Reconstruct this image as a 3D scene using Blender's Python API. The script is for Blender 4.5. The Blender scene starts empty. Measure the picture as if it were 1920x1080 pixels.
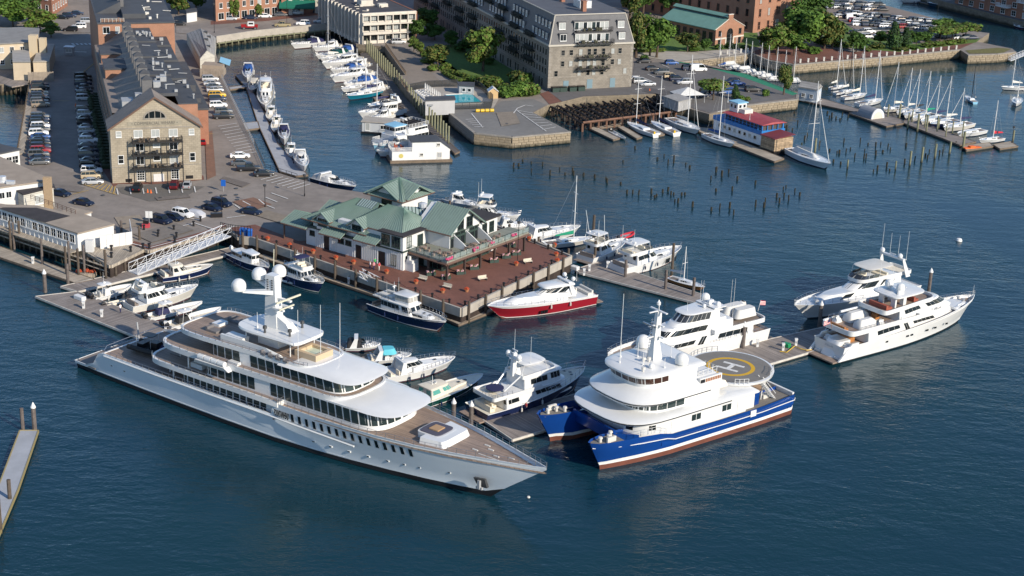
import bpy,math,random
from mathutils import Vector,Matrix
RD = math.radians
rnd = random.Random(11)
S = bpy.context.scene
COL = S.collection
# ---------------------------------------------------------------- camera, sky, sun, exposure
FPX,PITCH,ROLL,CAMZ = 3025.0,RD(19.6),RD(2.14),103.0
FW = Vector((0,math.cos(PITCH),-math.sin(PITCH)))
_u = Vector((0,math.sin(PITCH),math.cos(PITCH)))
CX = Vector((1,0,0)) * math.cos(ROLL) + _u * math.sin(ROLL)
CU = -Vector((1,0,0)) * math.sin(ROLL) + _u * math.cos(ROLL)
cam = bpy.data.cameras.new('camera')
cam.sensor_width = 36.0
cam.lens = 36.0 * FPX / 1920.0
cam.clip_start = 1.0
cam.clip_end = 9000.0
camo = bpy.data.objects.new('camera',cam)
COL.objects.link(camo)
_m = Matrix((CX,CU,-FW)).transposed().to_4x4()
_m.translation = Vector((0,0,CAMZ))
camo.matrix_world = _m
S.camera = camo
SUN_EL,SUN_AZ = RD(27.0),RD(132.0)
w = bpy.data.worlds.new('World')
S.world = w
w.use_nodes = True
nt = w.node_tree
sky = nt.nodes.new('ShaderNodeTexSky')
sky.sky_type = 'NISHITA'
sky.sun_disc = False
sky.sun_elevation = SUN_EL
sky.sun_rotation = SUN_AZ
sky.air_density = 1.0
sky.dust_density = 0.15
sky.ozone_density = 4.0
bg = nt.nodes['Background']
bg.inputs['Strength'].default_value = 0.12
nt.links.new(sky.outputs[0],bg.inputs[0])
sl = bpy.data.lights.new('sun','SUN')
sl.energy = 4.2
sl.angle = RD(0.55)
sl.color = (1.0,0.89,0.74)
so = bpy.data.objects.new('sun',sl)
COL.objects.link(so)
_d = Vector((-math.sin(SUN_AZ) * math.cos(SUN_EL),-math.cos(SUN_AZ) * math.cos(SUN_EL),-math.sin(SUN_EL)))
so.rotation_euler = _d.to_track_quat('-Z','Y').to_euler()
so.location = (100,-50,200)
S.view_settings.view_transform = 'Standard'
S.view_settings.look = 'None'
S.view_settings.exposure = 0.5
S.view_settings.gamma = 1.0
S.view_settings.use_curve_mapping = False
def G(px,py,z=0.0):
 """survey point: where the sight line through a photograph pixel meets level z"""
 d = FW * FPX + CX * (px - 960.0) - CU * (py - 540.0)
 t = (z - CAMZ) / d.z
 return Vector((d.x * t,d.y * t,z))
def GP(pts,z=0.0):
 return [G(a,b,z) for a,b in pts]
 # ---------------------------------------------------------------- materials
MATS = {}
def mat(name,col=(.5,.5,.5),rough=.5,metal=0.0,var=0.0,vs=1.0,bump=0.0,bs=6.0,kind=None,spec=.5,col2=None,sc=1.0,world=False,coat=0.0,ax=0,var2=0.0,vs2=.05):
 if name in MATS:
  return MATS[name]
 m = bpy.data.materials.new(name)
 m.use_nodes = True
 n,l = m.node_tree.nodes,m.node_tree.links
 p = n['Principled BSDF']
 p.inputs['Base Color'].default_value = (*col,1)
 p.inputs['Roughness'].default_value = rough
 p.inputs['Metallic'].default_value = metal
 p.inputs['Specular IOR Level'].default_value = spec
 p.inputs['Coat Weight'].default_value = coat
 if world:
  src = n.new('ShaderNodeNewGeometry').outputs['Position']
 else:
  src = n.new('ShaderNodeTexCoord').outputs['Object']
 cur = None
 def mix(a,b,f,mode='MIX'):
  x = n.new('ShaderNodeMix')
  x.data_type = 'RGBA'
  x.blend_type = mode
  for s,v in ((0,f),(6,a),(7,b)):
   if isinstance(v,(int,float)):
    x.inputs[s].default_value = v
   elif isinstance(v,tuple):
    x.inputs[s].default_value = (*v,1)
   else:
    l.new(v,x.inputs[s])
  return x.outputs[2]
 if kind == 'plank':
  sep = n.new('ShaderNodeSeparateXYZ')
  l.new(src,sep.inputs[0])
  ma = n.new('ShaderNodeMath'); ma.operation = 'MULTIPLY'
  l.new(sep.outputs[ax],ma.inputs[0]); ma.inputs[1].default_value = sc
  fr = n.new('ShaderNodeMath'); fr.operation = 'FRACT'
  l.new(ma.outputs[0],fr.inputs[0])
  gt = n.new('ShaderNodeMath'); gt.operation = 'GREATER_THAN'
  l.new(fr.outputs[0],gt.inputs[0]); gt.inputs[1].default_value = .84
  fl = n.new('ShaderNodeMath'); fl.operation = 'FLOOR'
  l.new(ma.outputs[0],fl.inputs[0])
  wn = n.new('ShaderNodeTexWhiteNoise'); wn.noise_dimensions = '1D'
  l.new(fl.outputs[0],wn.inputs['W'])
  c2 = col2 or tuple(c * .6 for c in col)
  a = mix(tuple(c * .8 for c in col),tuple(min(1,c * 1.2) for c in col),wn.outputs['Value'])
  cur = mix(a,c2,gt.outputs[0])
 elif kind in ('brick','stone'):
  b = n.new('ShaderNodeTexBrick')
  # wall coordinates: horizontal run from x+y, height from z
  sep = n.new('ShaderNodeSeparateXYZ'); l.new(src,sep.inputs[0])
  ad = n.new('ShaderNodeMath'); ad.operation = 'ADD'
  l.new(sep.outputs[0],ad.inputs[0]); l.new(sep.outputs[1],ad.inputs[1])
  cb = n.new('ShaderNodeCombineXYZ')
  l.new(ad.outputs[0],cb.inputs[0]); l.new(sep.outputs[2],cb.inputs[1])
  l.new(cb.outputs[0],b.inputs['Vector'])
  b.inputs['Scale'].default_value = sc
  b.inputs['Color1'].default_value = (*col,1)
  b.inputs['Color2'].default_value = (*(tuple(c * .84 for c in col)),1)
  b.inputs['Mortar'].default_value = (*(col2 or tuple(c * .68 for c in col)),1)
  b.inputs['Mortar Size'].default_value = .02
  b.inputs['Bias'].default_value = -.1
  cur = b.outputs['Color']
 elif kind == 'pave':
  b = n.new('ShaderNodeTexBrick')
  l.new(src,b.inputs['Vector'])
  b.inputs['Scale'].default_value = sc
  b.inputs['Color1'].default_value = (*col,1)
  b.inputs['Color2'].default_value = (*(tuple(c * .75 for c in col)),1)
  b.inputs['Mortar'].default_value = (*(col2 or tuple(c * .6 for c in col)),1)
  b.inputs['Mortar Size'].default_value = .015
  cur = b.outputs['Color']
 if var or var2:
  for (vv,s_) in ((var,vs),(var2,vs2)):
   if not vv:
    continue
   no = n.new('ShaderNodeTexNoise')
   l.new(src,no.inputs['Vector'])
   no.inputs['Scale'].default_value = s_
   no.inputs['Detail'].default_value = 5
   no.inputs['Roughness'].default_value = .62
   rp = n.new('ShaderNodeMapRange')
   l.new(no.outputs['Fac'],rp.inputs[0])
   rp.inputs[1].default_value = .3; rp.inputs[2].default_value = .7
   rp.inputs[3].default_value = 1 - vv; rp.inputs[4].default_value = 1 + vv
   hv = n.new('ShaderNodeVectorMath'); hv.operation = 'SCALE'
   if cur is None:
    hv.inputs[0].default_value = col
   else:
    l.new(cur,hv.inputs[0])
   l.new(rp.outputs[0],hv.inputs['Scale'])
   cur = hv.outputs[0]
 if cur is not None:
  l.new(cur,p.inputs['Base Color'])
 if bump:
  no = n.new('ShaderNodeTexNoise')
  l.new(src,no.inputs['Vector'])
  no.inputs['Scale'].default_value = bs
  no.inputs['Detail'].default_value = 4
  bp = n.new('ShaderNodeBump')
  bp.inputs['Strength'].default_value = bump
  bp.inputs['Distance'].default_value = .1
  l.new(no.outputs['Fac'],bp.inputs['Height'])
  l.new(bp.outputs[0],p.inputs['Normal'])
 MATS[name] = m
 return m
WHITE = mat('white_gelcoat',(.655,.66,.65),.25,var=.05,vs=.25,coat=.3)
OFFW = mat('offwhite_paint',(.58,.56,.51),.4,var=.07,vs=.7)
CREAM = mat('cream_deck',(.68,.62,.50),.6,var=.06,vs=1.5)
NAVY = mat('navy_gelcoat',(.010,.018,.065),.16,coat=.5,var=.1,vs=.3)
BLUE = mat('blue_hull_paint',(.006,.045,.215),.2,coat=.4,var=.08,vs=.2)
RED = mat('red_gelcoat',(.26,.012,.022),.2,coat=.4)
DGREEN = mat('green_hull_paint',(.008,.055,.045),.2,coat=.4)
TEALH = mat('teal_hull_paint',(.01,.16,.24),.25,coat=.3)
LBLUE = mat('pale_blue_paint',(.22,.46,.62),.4,var=.06,vs=.5)
SILVER = mat('silver_hull_paint',(.60,.655,.70),.2,var=.06,vs=.12,coat=.25,bump=.06,bs=.45)
BLACK = mat('black_trim',(.012,.012,.014),.35)
BOOT = mat('antifoul_red',(.14,.045,.028),.6,var=.2,vs=.5)
BOOTK = mat('antifoul_black',(.012,.013,.016),.5)
GLASS = mat('dark_window_glass',(.010,.014,.016),.07,spec=.5)
GLASSG = mat('greenish_window_glass',(.02,.032,.032),.06,spec=.6)
TEAK = mat('teak_deck',(.275,.205,.16),.65,kind='plank',sc=5.0,ax=1,var=.12,vs=.8)
TEAKG = mat('grey_teak_deck',(.20,.165,.14),.7,var=.1,vs=.6)
CANVB = mat('blue_canvas',(.012,.07,.26),.8,var=.1,vs=2)
CANVN = mat('navy_canvas',(.016,.018,.07),.8)
CANVK = mat('black_canvas',(.016,.016,.018),.75)
CANVG = mat('green_canvas',(.0,.22,.12),.8)
CANVT = mat('turquoise_canvas',(.10,.46,.56),.8)
CANVR = mat('red_canvas',(.45,.015,.03),.8)
CANVW = mat('white_canvas',(.56,.56,.54),.8,bump=.4,bs=2)
CHROME = mat('stainless_steel',(.62,.62,.62),.25,metal=.9)
ALU = mat('aluminium',(.58,.60,.62),.45,metal=.35,var=.08,vs=2)
GREYM = mat('grey_metal',(.32,.33,.34),.5,var=.1,vs=2)
DGREY = mat('dark_grey_metal',(.05,.052,.055),.5)
RUBBER = mat('black_rubber',(.018,.018,.018),.7)
WOODV = mat('varnished_wood',(.38,.16,.05),.35,var=.2,vs=3)
DOCKW = mat('weathered_dock_boards',(.235,.205,.185),.85,kind='plank',sc=3.2,ax=0,var=.2,vs=.25,world=False)
DOCKT = mat('tan_dock_boards',(.36,.31,.245),.85,kind='plank',sc=2.5,ax=0,var=.16,vs=.3)
DOCKC = mat('grey_float_deck',(.33,.345,.37),.8,var=.12,vs=.35)
PILEM = mat('pile_wood',(.085,.066,.050),.9,var=.3,vs=1.5)
PILEG = mat('green_treated_pile',(.20,.20,.125),.9,var=.25,vs=1.2)
PILES = mat('steel_pile',(.12,.10,.09),.7,var=.35,vs=1.5)
TIMB = mat('dock_timber',(.16,.12,.085),.85,var=.25,vs=1)
TIMBD = mat('burnt_timber_and_void',(.035,.024,.019),.9,var=.4,vs=.8)  # charred pier wood; also paints the shaded void below the quay edges
RUST = mat('rusty_beam',(.16,.085,.055),.85,var=.3,vs=1)
ASPH = mat('asphalt',(.215,.188,.165),.9,var=.13,vs=.5,world=True,var2=.2,vs2=.06,bump=.2,bs=8)
ASPHD = mat('dark_asphalt',(0.121,0.115,0.113),.9,var=.12,vs=.6,world=True,var2=.15,vs2=.06)
ASPHT = mat('tan_asphalt',(.215,.18,.145),.9,var=.08,vs=.8,world=True,var2=.12,vs2=.1)
BRICKP = mat('brick_paving',(.19,.080,.056),.85,kind='pave',sc=2.2,var=.12,vs=.5,world=True,var2=.15,vs2=.1)
CONC = mat('concrete',(.36,.33,.285),.85,var=.13,vs=.5,bump=.2,bs=3,world=True)
LINEW = mat('line_paint',(.62,.61,.58),.7,var=.2,vs=2,world=True)
LINEY = mat('yellow_line_paint',(.55,.36,.08),.7,var=.2,vs=2,world=True)
GRASS = mat('lawn_grass',(.085,.15,.025),.95,var=.25,vs=1.2,world=True,bump=.5,bs=6)
SOIL = mat('planting_bed',(.10,.05,.03),.95,var=.3,vs=1)
GRANITE = mat('granite_block',(0.264,0.215,0.149),.85,var=.28,vs=.9,bump=.5,bs=3)
GRANG = mat('grey_granite_block',(0.255,0.232,0.199),.85,var=.2,vs=.6,bump=.4,bs=3)
GRANW = mat('granite_wall',(0.339,0.295,0.224),.85,kind='stone',sc=.55,var=.13,vs=.5,var2=.12,vs2=.15)
GRANH = mat('granite_wall_grey',(0.243,0.218,0.182),.85,kind='stone',sc=.55,var=.16,vs=.4,var2=.16,vs2=.12)
BRICK = mat('red_brick',(.30,.125,.075),.85,kind='brick',sc=2.4,col2=(.28,.18,.13),var=.14,vs=.4)
BRICKO = mat('orange_brick',(.33,.158,.098),.85,kind='brick',sc=2.4,col2=(.30,.2,.14),var=.12,vs=.4)
SLATE = mat('slate_roof',(0.24,0.20,0.17),.8,kind='brick',sc=1.6,col2=(.15,.125,.11),var=.16,vs=.4)
SLATEG = mat('grey_slate',(.135,.135,.14),.75,kind='brick',sc=1.8,col2=(.09,.09,.095),var=.1,vs=.6)
TARR = mat('dark_membrane_roof',(.058,.062,.070),.75,var=.18,vs=.3,bump=.2,bs=1)
TARB = mat('black_roof',(.034,.030,.032),.9,var=.3,vs=.5,bump=.3,bs=4)
GRAVR = mat('gravel_roof',(.30,.25,.20),.95,var=.13,vs=.4,bump=.4,bs=7)
GREENR = mat('green_metal_roof',(.185,.245,.215),.5,var=.10,vs=.5,var2=.1,vs2=.15)
GREENS = mat('green_roof_seam',(.12,.20,.165),.5)
GREENT = mat('dark_green_trim',(.03,.055,.045),.6)
BROWNT = mat('brown_fascia',(.12,.07,.05),.7)
WALLW = mat('white_board_wall',(.60,.60,.59),.6,var=.05,vs=.5)
WALLG = mat('pale_grey_clapboard',(.50,.48,.42),.7,kind='plank',sc=5,ax=2,var=.06,vs=.4)
WALLT = mat('tan_stucco',(.50,.42,.31),.8,var=.08,vs=.5)
SHINGLE = mat('grey_shingle_roof',(.27,.265,.255),.85,kind='plank',sc=2.5,ax=2,var=.15,vs=.6)
CONCB = mat('pale_concrete_facade',(.56,.52,.45),.75,var=.08,vs=.4)
WOODF = mat('weathered_fence',(.23,.19,.15),.85,kind='plank',sc=4,ax=0,var=.2,vs=.5)
POOLW = mat('pool_water',(.03,.36,.42),.06,bump=.15,bs=2)
YELLOW = mat('yellow_paint',(.62,.40,.02),.5)
ORANGE = mat('orange_plastic',(.70,.14,.02),.5)
HELIG = mat('helideck_grey',(0.180,0.167,0.149),.75,var=.08,vs=.6)
HELIY = mat('helideck_yellow',(.58,.34,.015),.7)
PAINTW = mat('white_paint',(.66,.66,.645),.45,var=.03,vs=1)
GREENP = mat('green_plastic',(.01,.22,.08),.4)
BLUEP = mat('blue_plastic',(.01,.10,.42),.4)
SKIN = mat('skin',(.45,.26,.18),.6)
BLIND = mat('window_blind',(.36,.38,.37),.25,spec=.8)
# ---------------------------------------------------------------- mesh building
class MB:
 def __init__(s):
  s.v,s.f,s.m = [],[],[]
 def add(s,vs,fs,m=0):
  o = len(s.v)
  s.v += [tuple(p) for p in vs]
  s.f += [tuple(i + o for i in f) for f in fs]
  s.m += [m] * len(fs)
  return s
 def box(s,x0,x1,y0,y1,z0,z1,m=0):
  return s.add([(x0,y0,z0),(x1,y0,z0),(x1,y1,z0),(x0,y1,z0),(x0,y0,z1),(x1,y0,z1),(x1,y1,z1),(x0,y1,z1)],[(0,3,2,1),(4,5,6,7),(0,1,5,4),(1,2,6,5),(2,3,7,6),(3,0,4,7)],m)
 def prism(s,pts,z0,z1,m=0,mt=None,bottom=True):
  n = len(pts)
  a = sum(pts[i][0] * pts[(i + 1) % n][1] - pts[(i + 1) % n][0] * pts[i][1] for i in range(n))
  if a < 0:
   pts = list(pts)[::-1]
  vs = [(p[0],p[1],z0) for p in pts] + [(p[0],p[1],z1) for p in pts]
  s.add(vs,[(i,(i + 1) % n,n + (i + 1) % n,n + i) for i in range(n)],m)
  s.add(vs[n:],[tuple(range(n))],m if mt is None else mt)
  if bottom:
   s.add(vs[:n],[tuple(range(n))[::-1]],m)
  return s
 def loft(s,rings,m=0,cap=True,closed=True,ms=None):
  n = len(rings[0])
  o = len(s.v)
  for r in rings:
   s.v += [tuple(p) for p in r]
  for k in range(len(rings) - 1):
   for i in range(n if closed else n - 1):
    j = (i + 1) % n
    s.f.append((o + k * n + i,o + k * n + j,o + (k + 1) * n + j,o + (k + 1) * n + i))
    s.m.append(ms[i] if ms else m)
  if cap:
   s.f.append(tuple(o + i for i in range(n))[::-1]); s.m.append(m)
   s.f.append(tuple(o + (len(rings) - 1) * n + i for i in range(n))); s.m.append(m)
  return s
 def tube(s,pts,r,n=5,m=0,r2=None):
  pts = [Vector(p) for p in pts]
  rings = []
  for i,p in enumerate(pts):
   d = (pts[min(i + 1,len(pts) - 1)] - pts[max(i - 1,0)])
   if d.length < 1e-6:
    d = Vector((0,0,1))
   d.normalize()
   a = d.orthogonal().normalized() if abs(d.z) > .9 else d.cross(Vector((0,0,1))).normalized()
   b = d.cross(a)
   rr = r if r2 is None else r + (r2 - r) * i / (len(pts) - 1)
   rings.append([p + a * rr * math.cos(2 * math.pi * k / n) + b * rr * math.sin(2 * math.pi * k / n) for k in range(n)])
  return s.loft(rings,m)
 def lathe(s,prof,c=(0,0,0),n=12,m=0):
  rings = [[(c[0] + r * math.cos(2 * math.pi * k / n),c[1] + r * math.sin(2 * math.pi * k / n),c[2] + z) for k in range(n)] for r,z in prof]
  return s.loft(rings,m)
 def dome(s,c,r,n=14,m=0,neck=.35):
  pr = [(r * .55,0),(r * .55,r * neck),(r * .93,r * neck + .02),(r,r * (neck + .45))]
  for k in range(1,6):
   a = k / 6 * math.pi / 2
   pr.append((r * math.cos(a),r * (neck + .55) + r * math.sin(a)))
  pr.append((.01,r * (neck + 1.55)))
  return s.lathe(pr,c,n,m)
 def rail(s,pts,h=1.0,sp=1.6,k=2,r=.028,m=0):
  """posts and k horizontal rails along a 3-D polyline"""
  pts = [Vector(p) for p in pts]
  for j in range(k):
   z = h * (j + 1) / k
   s.tube([p + Vector((0,0,z)) for p in pts],r if j == k - 1 else r * .7,4,m)
  for a,b in zip(pts,pts[1:]):
   d = (b - a).length
   c = max(1,round(d / sp))
   for i in range(c):
    p = a.lerp(b,i / c)
    s.box(p.x - r,p.x + r,p.y - r,p.y + r,p.z,p.z + h,m)
  p = pts[-1]
  return s.box(p.x - r,p.x + r,p.y - r,p.y + r,p.z,p.z + h,m)
 def xf(s,M,start=0):
  for i in range(start,len(s.v)):
   s.v[i] = tuple(M @ Vector(s.v[i]))
  return s
 def mesh(s,name,mats,smooth=False):
  me = bpy.data.meshes.new(name)
  me.from_pydata(s.v,[],s.f)
  for m in (mats if isinstance(mats,(list,tuple)) else [mats]):
   me.materials.append(m)
  me.polygons.foreach_set('material_index',s.m)
  if smooth:
   me.polygons.foreach_set('use_smooth',[True] * len(s.f))
   if smooth != 'all':
    me.set_sharp_from_angle(angle=RD(38))
  me.update()
  return me
 def build(s,name,mats,parent=None,smooth=False,loc=None,rz=0.0):
  if not s.f:
   return None
  return link(name,s.mesh(name,mats,smooth),parent,loc,rz)
def link(name,data,parent=None,loc=None,rz=0.0):
 o = bpy.data.objects.new(name,data)
 COL.objects.link(o)
 if parent is not None:
  o.parent = parent
 if loc is not None:
  o.location = loc
 if rz:
  o.rotation_euler = (0,0,rz)
 return o
def tag(o,label,cat,group=None,kind=None):
 if label:
  o['label'] = label
 if cat:
  o['category'] = cat
 if group:
  o['group'] = group
 if kind:
  o['kind'] = kind
 return o
def thing(name,label,cat,loc=(0,0,0),rz=0.0,group=None):
 return tag(link(name,None,None,Vector(loc),rz),label,cat,group)
def struct(name,mb,mats,smooth=False):
 o = mb.build(name,mats,None,smooth)
 o['kind'] = 'structure'
 return o
def copy_tree(o,parent=None):
 c = o.copy()
 COL.objects.link(c)
 if parent is not None:
  c.parent = parent
 for ch in list(KIDS.get(o.name,o.children)):
  copy_tree(ch,c)
 return c
KIDS = {}
def ang(a,b):
 return math.atan2(b.y - a.y,b.x - a.x)
NUM = ['first','second','third','fourth','fifth','sixth','seventh','eighth','ninth','tenth','eleventh','twelfth','thirteenth','fourteenth','fifteenth','sixteenth','seventeenth','eighteenth','nineteenth','twentieth','twenty-first','twenty-second','twenty-third','twenty-fourth','twenty-fifth','twenty-sixth','twenty-seventh','twenty-eighth','twenty-ninth','thirtieth','thirty-first','thirty-second','thirty-third','thirty-fourth','thirty-fifth','thirty-sixth']
# ---------------------------------------------------------------- water
def water_mat():
 m = bpy.data.materials.new('harbour_water')
 m.use_nodes = True
 n,l = m.node_tree.nodes,m.node_tree.links
 p = n['Principled BSDF']
 p.inputs['Roughness'].default_value = .05
 p.inputs['IOR'].default_value = 1.33
 geo = n.new('ShaderNodeNewGeometry')
 # broad patches of deeper and greener water
 no = n.new('ShaderNodeTexNoise'); no.inputs['Scale'].default_value = .012; no.inputs['Detail'].default_value = 3
 l.new(geo.outputs['Position'],no.inputs['Vector'])
 cr = n.new('ShaderNodeValToRGB')
 cr.color_ramp.elements[0].position = .35; cr.color_ramp.elements[0].color = (.0050,.032,.041,1)
 cr.color_ramp.elements[1].position = .68; cr.color_ramp.elements[1].color = (.0040,.028,.052,1)
 l.new(no.outputs['Fac'],cr.inputs[0]); l.new(cr.outputs[0],p.inputs['Base Color'])
 # wind-driven ripples: two noises stretched along the crests, plus fine chop, in calmer and rougher patches
 last = None
 pat = n.new('ShaderNodeTexNoise'); pat.inputs['Scale'].default_value = .013; pat.inputs['Detail'].default_value = 4; pat.inputs['Distortion'].default_value = 1.2
 l.new(geo.outputs['Position'],pat.inputs['Vector'])
 pm = n.new('ShaderNodeMapRange'); pm.inputs[1].default_value = .35; pm.inputs[2].default_value = .65
 pm.inputs[3].default_value = .3; pm.inputs[4].default_value = 1.15
 l.new(pat.outputs['Fac'],pm.inputs[0])
 for sx,sy,rot,sc,dist in ((.5,1.0,8,.25,.12),(.6,1.0,-14,.8,.055),(.8,1.0,30,2.3,.026)):
  mp = n.new('ShaderNodeMapping')
  mp.inputs['Rotation'].default_value = (0,0,RD(rot)); mp.inputs['Scale'].default_value = (sx,sy,1)
  l.new(geo.outputs['Position'],mp.inputs[0])
  t = n.new('ShaderNodeTexNoise'); t.inputs['Scale'].default_value = sc; t.inputs['Detail'].default_value = 3
  t.inputs['Roughness'].default_value = .55; t.inputs['Distortion'].default_value = .4
  l.new(mp.outputs[0],t.inputs['Vector'])
  b = n.new('ShaderNodeBump'); b.inputs['Distance'].default_value = dist * 2.2
  l.new(pm.outputs[0],b.inputs['Strength'])
  l.new(t.outputs['Fac'],b.inputs['Height'])
  if last:
   l.new(last,b.inputs['Normal'])
  last = b.outputs[0]
 l.new(last,p.inputs['Normal'])
 return m
struct('water',MB().add([(-4000,-400,0),(4000,-400,0),(4000,6000,0),(-4000,6000,0)],[(0,1,2,3)]),water_mat())
# ---------------------------------------------------------------- land
WZ = 3.0
def tide(m,lo=.55,hi=1.45):
 """dark weed and wet stone below the high water mark"""
 n,l = m.node_tree.nodes,m.node_tree.links
 p = n['Principled BSDF']
 src = p.inputs['Base Color'].links[0].from_socket
 geo = n.new('ShaderNodeNewGeometry'); sep = n.new('ShaderNodeSeparateXYZ')
 l.new(geo.outputs['Position'],sep.inputs[0])
 no = n.new('ShaderNodeTexNoise'); no.inputs['Scale'].default_value = .6; l.new(geo.outputs['Position'],no.inputs['Vector'])
 ad = n.new('ShaderNodeMath'); l.new(sep.outputs[2],ad.inputs[0]); l.new(no.outputs['Fac'],ad.inputs[1])
 mr = n.new('ShaderNodeMapRange'); mr.inputs[1].default_value = lo + .5; mr.inputs[2].default_value = hi + .5
 l.new(ad.outputs[0],mr.inputs[0])
 x = n.new('ShaderNodeMix'); x.data_type = 'RGBA'
 l.new(mr.outputs[0],x.inputs[0]); x.inputs[6].default_value = (.028,.026,.014,1); l.new(src,x.inputs[7])
 l.new(x.outputs[2],p.inputs['Base Color'])
 return m
for _k in (GRANITE,GRANG,PILEG,PILEM,DOCKT):
 if _k is not DOCKT:
  tide(_k,.2,1.1)
SEAW = tide(mat('seawall_stone',(.21,.175,.125),.9,kind='stone',sc=.5,var=.25,vs=.7,bump=.6,bs=3))
SHORE = [(-200,172),(0,158),(55,155),(62,152),(36,292),(0,292),(-250,292),(-250,350),(0,424),(165,474),(207,497),(270,466),(279,469),(379,442),(425,425),(448,445),(475,447),(865,580),(1070,482),(820,380),(690,362),(620,352),(555,334),(495,316),(475,270),(415,145),(411,120),(400,85),(405,72),(480,61),(642,47),(650,56),(668,83),(721,87),(760,141),(741,141),(764,171),(798,203),(842,205),(842,212),(889,250),(960,257),(1070,247),(1000,211),(1027,197),(1095,181),(1235,176),(1243,196),(1290,203),(1330,214),(1400,197),(1495,186),(1497,178),(1400,141),(1310,118),(1265,117),(1390,103),(1408,99),(1440,113),(1488,121),(1655,107),(1800,93),(1815,103),(1870,101),(1905,97),(1898,91),(1832,78),(1855,62),(1815,57),(1775,40),(1652,8),(1560,-12)]
land_pts = [tuple(p)[:2] for p in GP(SHORE,WZ)]
x0,y0 = land_pts[-1]
lx,ly = land_pts[0]
land_pts = [(-2500,ly + 30)] + land_pts + [(60,y0 + 260),(300,4500),(-2500,4500)]
struct('wharf_ground',MB().prism(land_pts,-4,WZ,0,1,bottom=False),[SEAW,ASPH])
p4 = [tuple(p)[:2] for p in GP([(1700,-16),(1790,8),(1890,33),(1980,55),(2200,110)],WZ)]
struct('far_wharf_ground',MB().prism(p4 + [(900,700),(900,2500),(320,2500)],-4,WZ,0,1,bottom=False),[SEAW,ASPHD])
SHEETS = [0]
def sheet(name,px,m,lift=None,z=WZ):
 SHEETS[0] += 1
 lift = lift or .012 + .005 * SHEETS[0]
 pts = [tuple(p)[:2] for p in GP(px,z)]
 n = len(pts)
 a = sum(pts[i][0] * pts[(i + 1) % n][1] - pts[(i + 1) % n][0] * pts[i][1] for i in range(n))
 if a < 0:
  pts = pts[::-1]
 return struct(name,MB().add([(x,y,z + lift) for x,y in pts],[tuple(range(n))]),m)
sheet('brick_promenade',[(433,427),(449,444),(475,446),(865,579),(1068,482),(960,440),(820,381),(705,440),(690,470),(600,450),(560,452),(478,421)],BRICKP)
sheet('brick_pavement',[(241,458),(279,468),(379,441),(425,424),(421,419),(378,435),(285,461),(252,452)],BRICKP)
sheet('deck_boards',[(166,472),(207,496),(268,466),(240,458),(215,452),(180,462)],DOCKT)
sheet('gable_pavement',[(190,315),(213,351),(222,345),(300,346),(383,337),(381,329),(290,335),(212,338),(205,300),(190,100),(182,100)],BRICKP)
sheet('gable_parking',[(218,352),(228,363),(280,378),(340,372),(384,350),(300,345)],mat('newer_asphalt',(.125,.115,.102),.9,var=.1,vs=1,world=True))
sheet('lawn',[(800,92),(838,84),(900,78),(990,96),(985,158),(940,158),(885,152),(855,140)],GRASS)
sheet('garden_path',[(722,86),(735,80),(752,92),(800,130),(830,155),(852,160),(765,170),(742,141),(762,141)],ASPHT)
sheet('pool_deck',[(765,171),(800,202),(850,204),(925,203),(935,186),(900,168),(820,162)],CONC)
sheet('garden_bed',[(785,96),(805,92),(835,130),(860,150),(900,164),(935,183),(990,182),(1016,176),(1000,155),(900,150),(850,132)],mat('hedge_floor',(.07,.09,.02),.95,var=.4,vs=1.5,world=True))
sheet('pier_parking',[(843,213),(890,249),(960,256),(1066,246),(998,211),(1024,197),(1000,186),(940,190),(925,204),(850,206)],mat('pier_asphalt',(.165,.16,.15),.9,var=.1,vs=.8,world=True,var2=.15,vs2=.08))
sheet('brick_path',[(1012,176),(1028,171),(1053,191),(1030,196)],BRICKP)
sheet('quay_apron',[(1029,172),(1184,163),(1190,172),(1180,178),(1095,180),(1054,191)],ASPHD)
sheet('hotel_parking',[(1184,162),(1190,118),(1262,117),(1310,119),(1398,141),(1493,177),(1488,184),(1400,195),(1330,212),(1292,201),(1245,192),(1236,176),(1185,176)],ASPHD)
sheet('green_walkway',[(1264,117),(1274,116),(1400,139),(1496,176),(1486,179),(1395,146),(1310,122)],mat('green_matting',(.02,.20,.11),.85,var=.15,vs=.6,world=True))
sheet('park_path',[(1195,105),(1265,116),(1390,102),(1408,98),(1400,90),(1300,98),(1200,96)],CONC)
sheet('park_lawn',[(1180,60),(1420,62),(1425,88),(1300,97),(1195,95)],GRASS)
sheet('park_brick',[(1408,98),(1440,112),(1488,120),(1655,106),(1800,92),(1830,79),(1780,84),(1600,98),(1510,84),(1440,88)],BRICKP)
sheet('park_grass',[(1425,60),(1545,60),(1600,92),(1690,98),(1830,80),(1838,72),(1700,84),(1610,62),(1545,20),(1500,0),(1480,40)],GRASS)
sheet('far_parking_lot',[(1545,-8),(1650,9),(1774,41),(1812,58),(1836,71),(1700,82),(1612,60),(1560,30),(1530,5)],mat('far_asphalt',(.20,.165,.14),.9,var=.08,vs=.5,world=True))
sheet('point_grass',[(1810,95),(1870,90),(1896,92),(1880,100),(1818,101)],mat('dry_grass',(.13,.12,.035),.95,var=.3,vs=1,world=True))
sheet('back_street',[(330,-10),(330,62),(405,70),(480,59),(640,46),(636,20),(500,35),(430,38),(400,0),(390,-10)],ASPH)
sheet('brick_sidewalk',[(395,40),(500,34),(636,19),(636,24),(500,40),(395,47)],BRICKP)
sheet('side_street',[(85,28),(130,30),(190,0),(186,62),(95,62)],ASPH)
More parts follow.
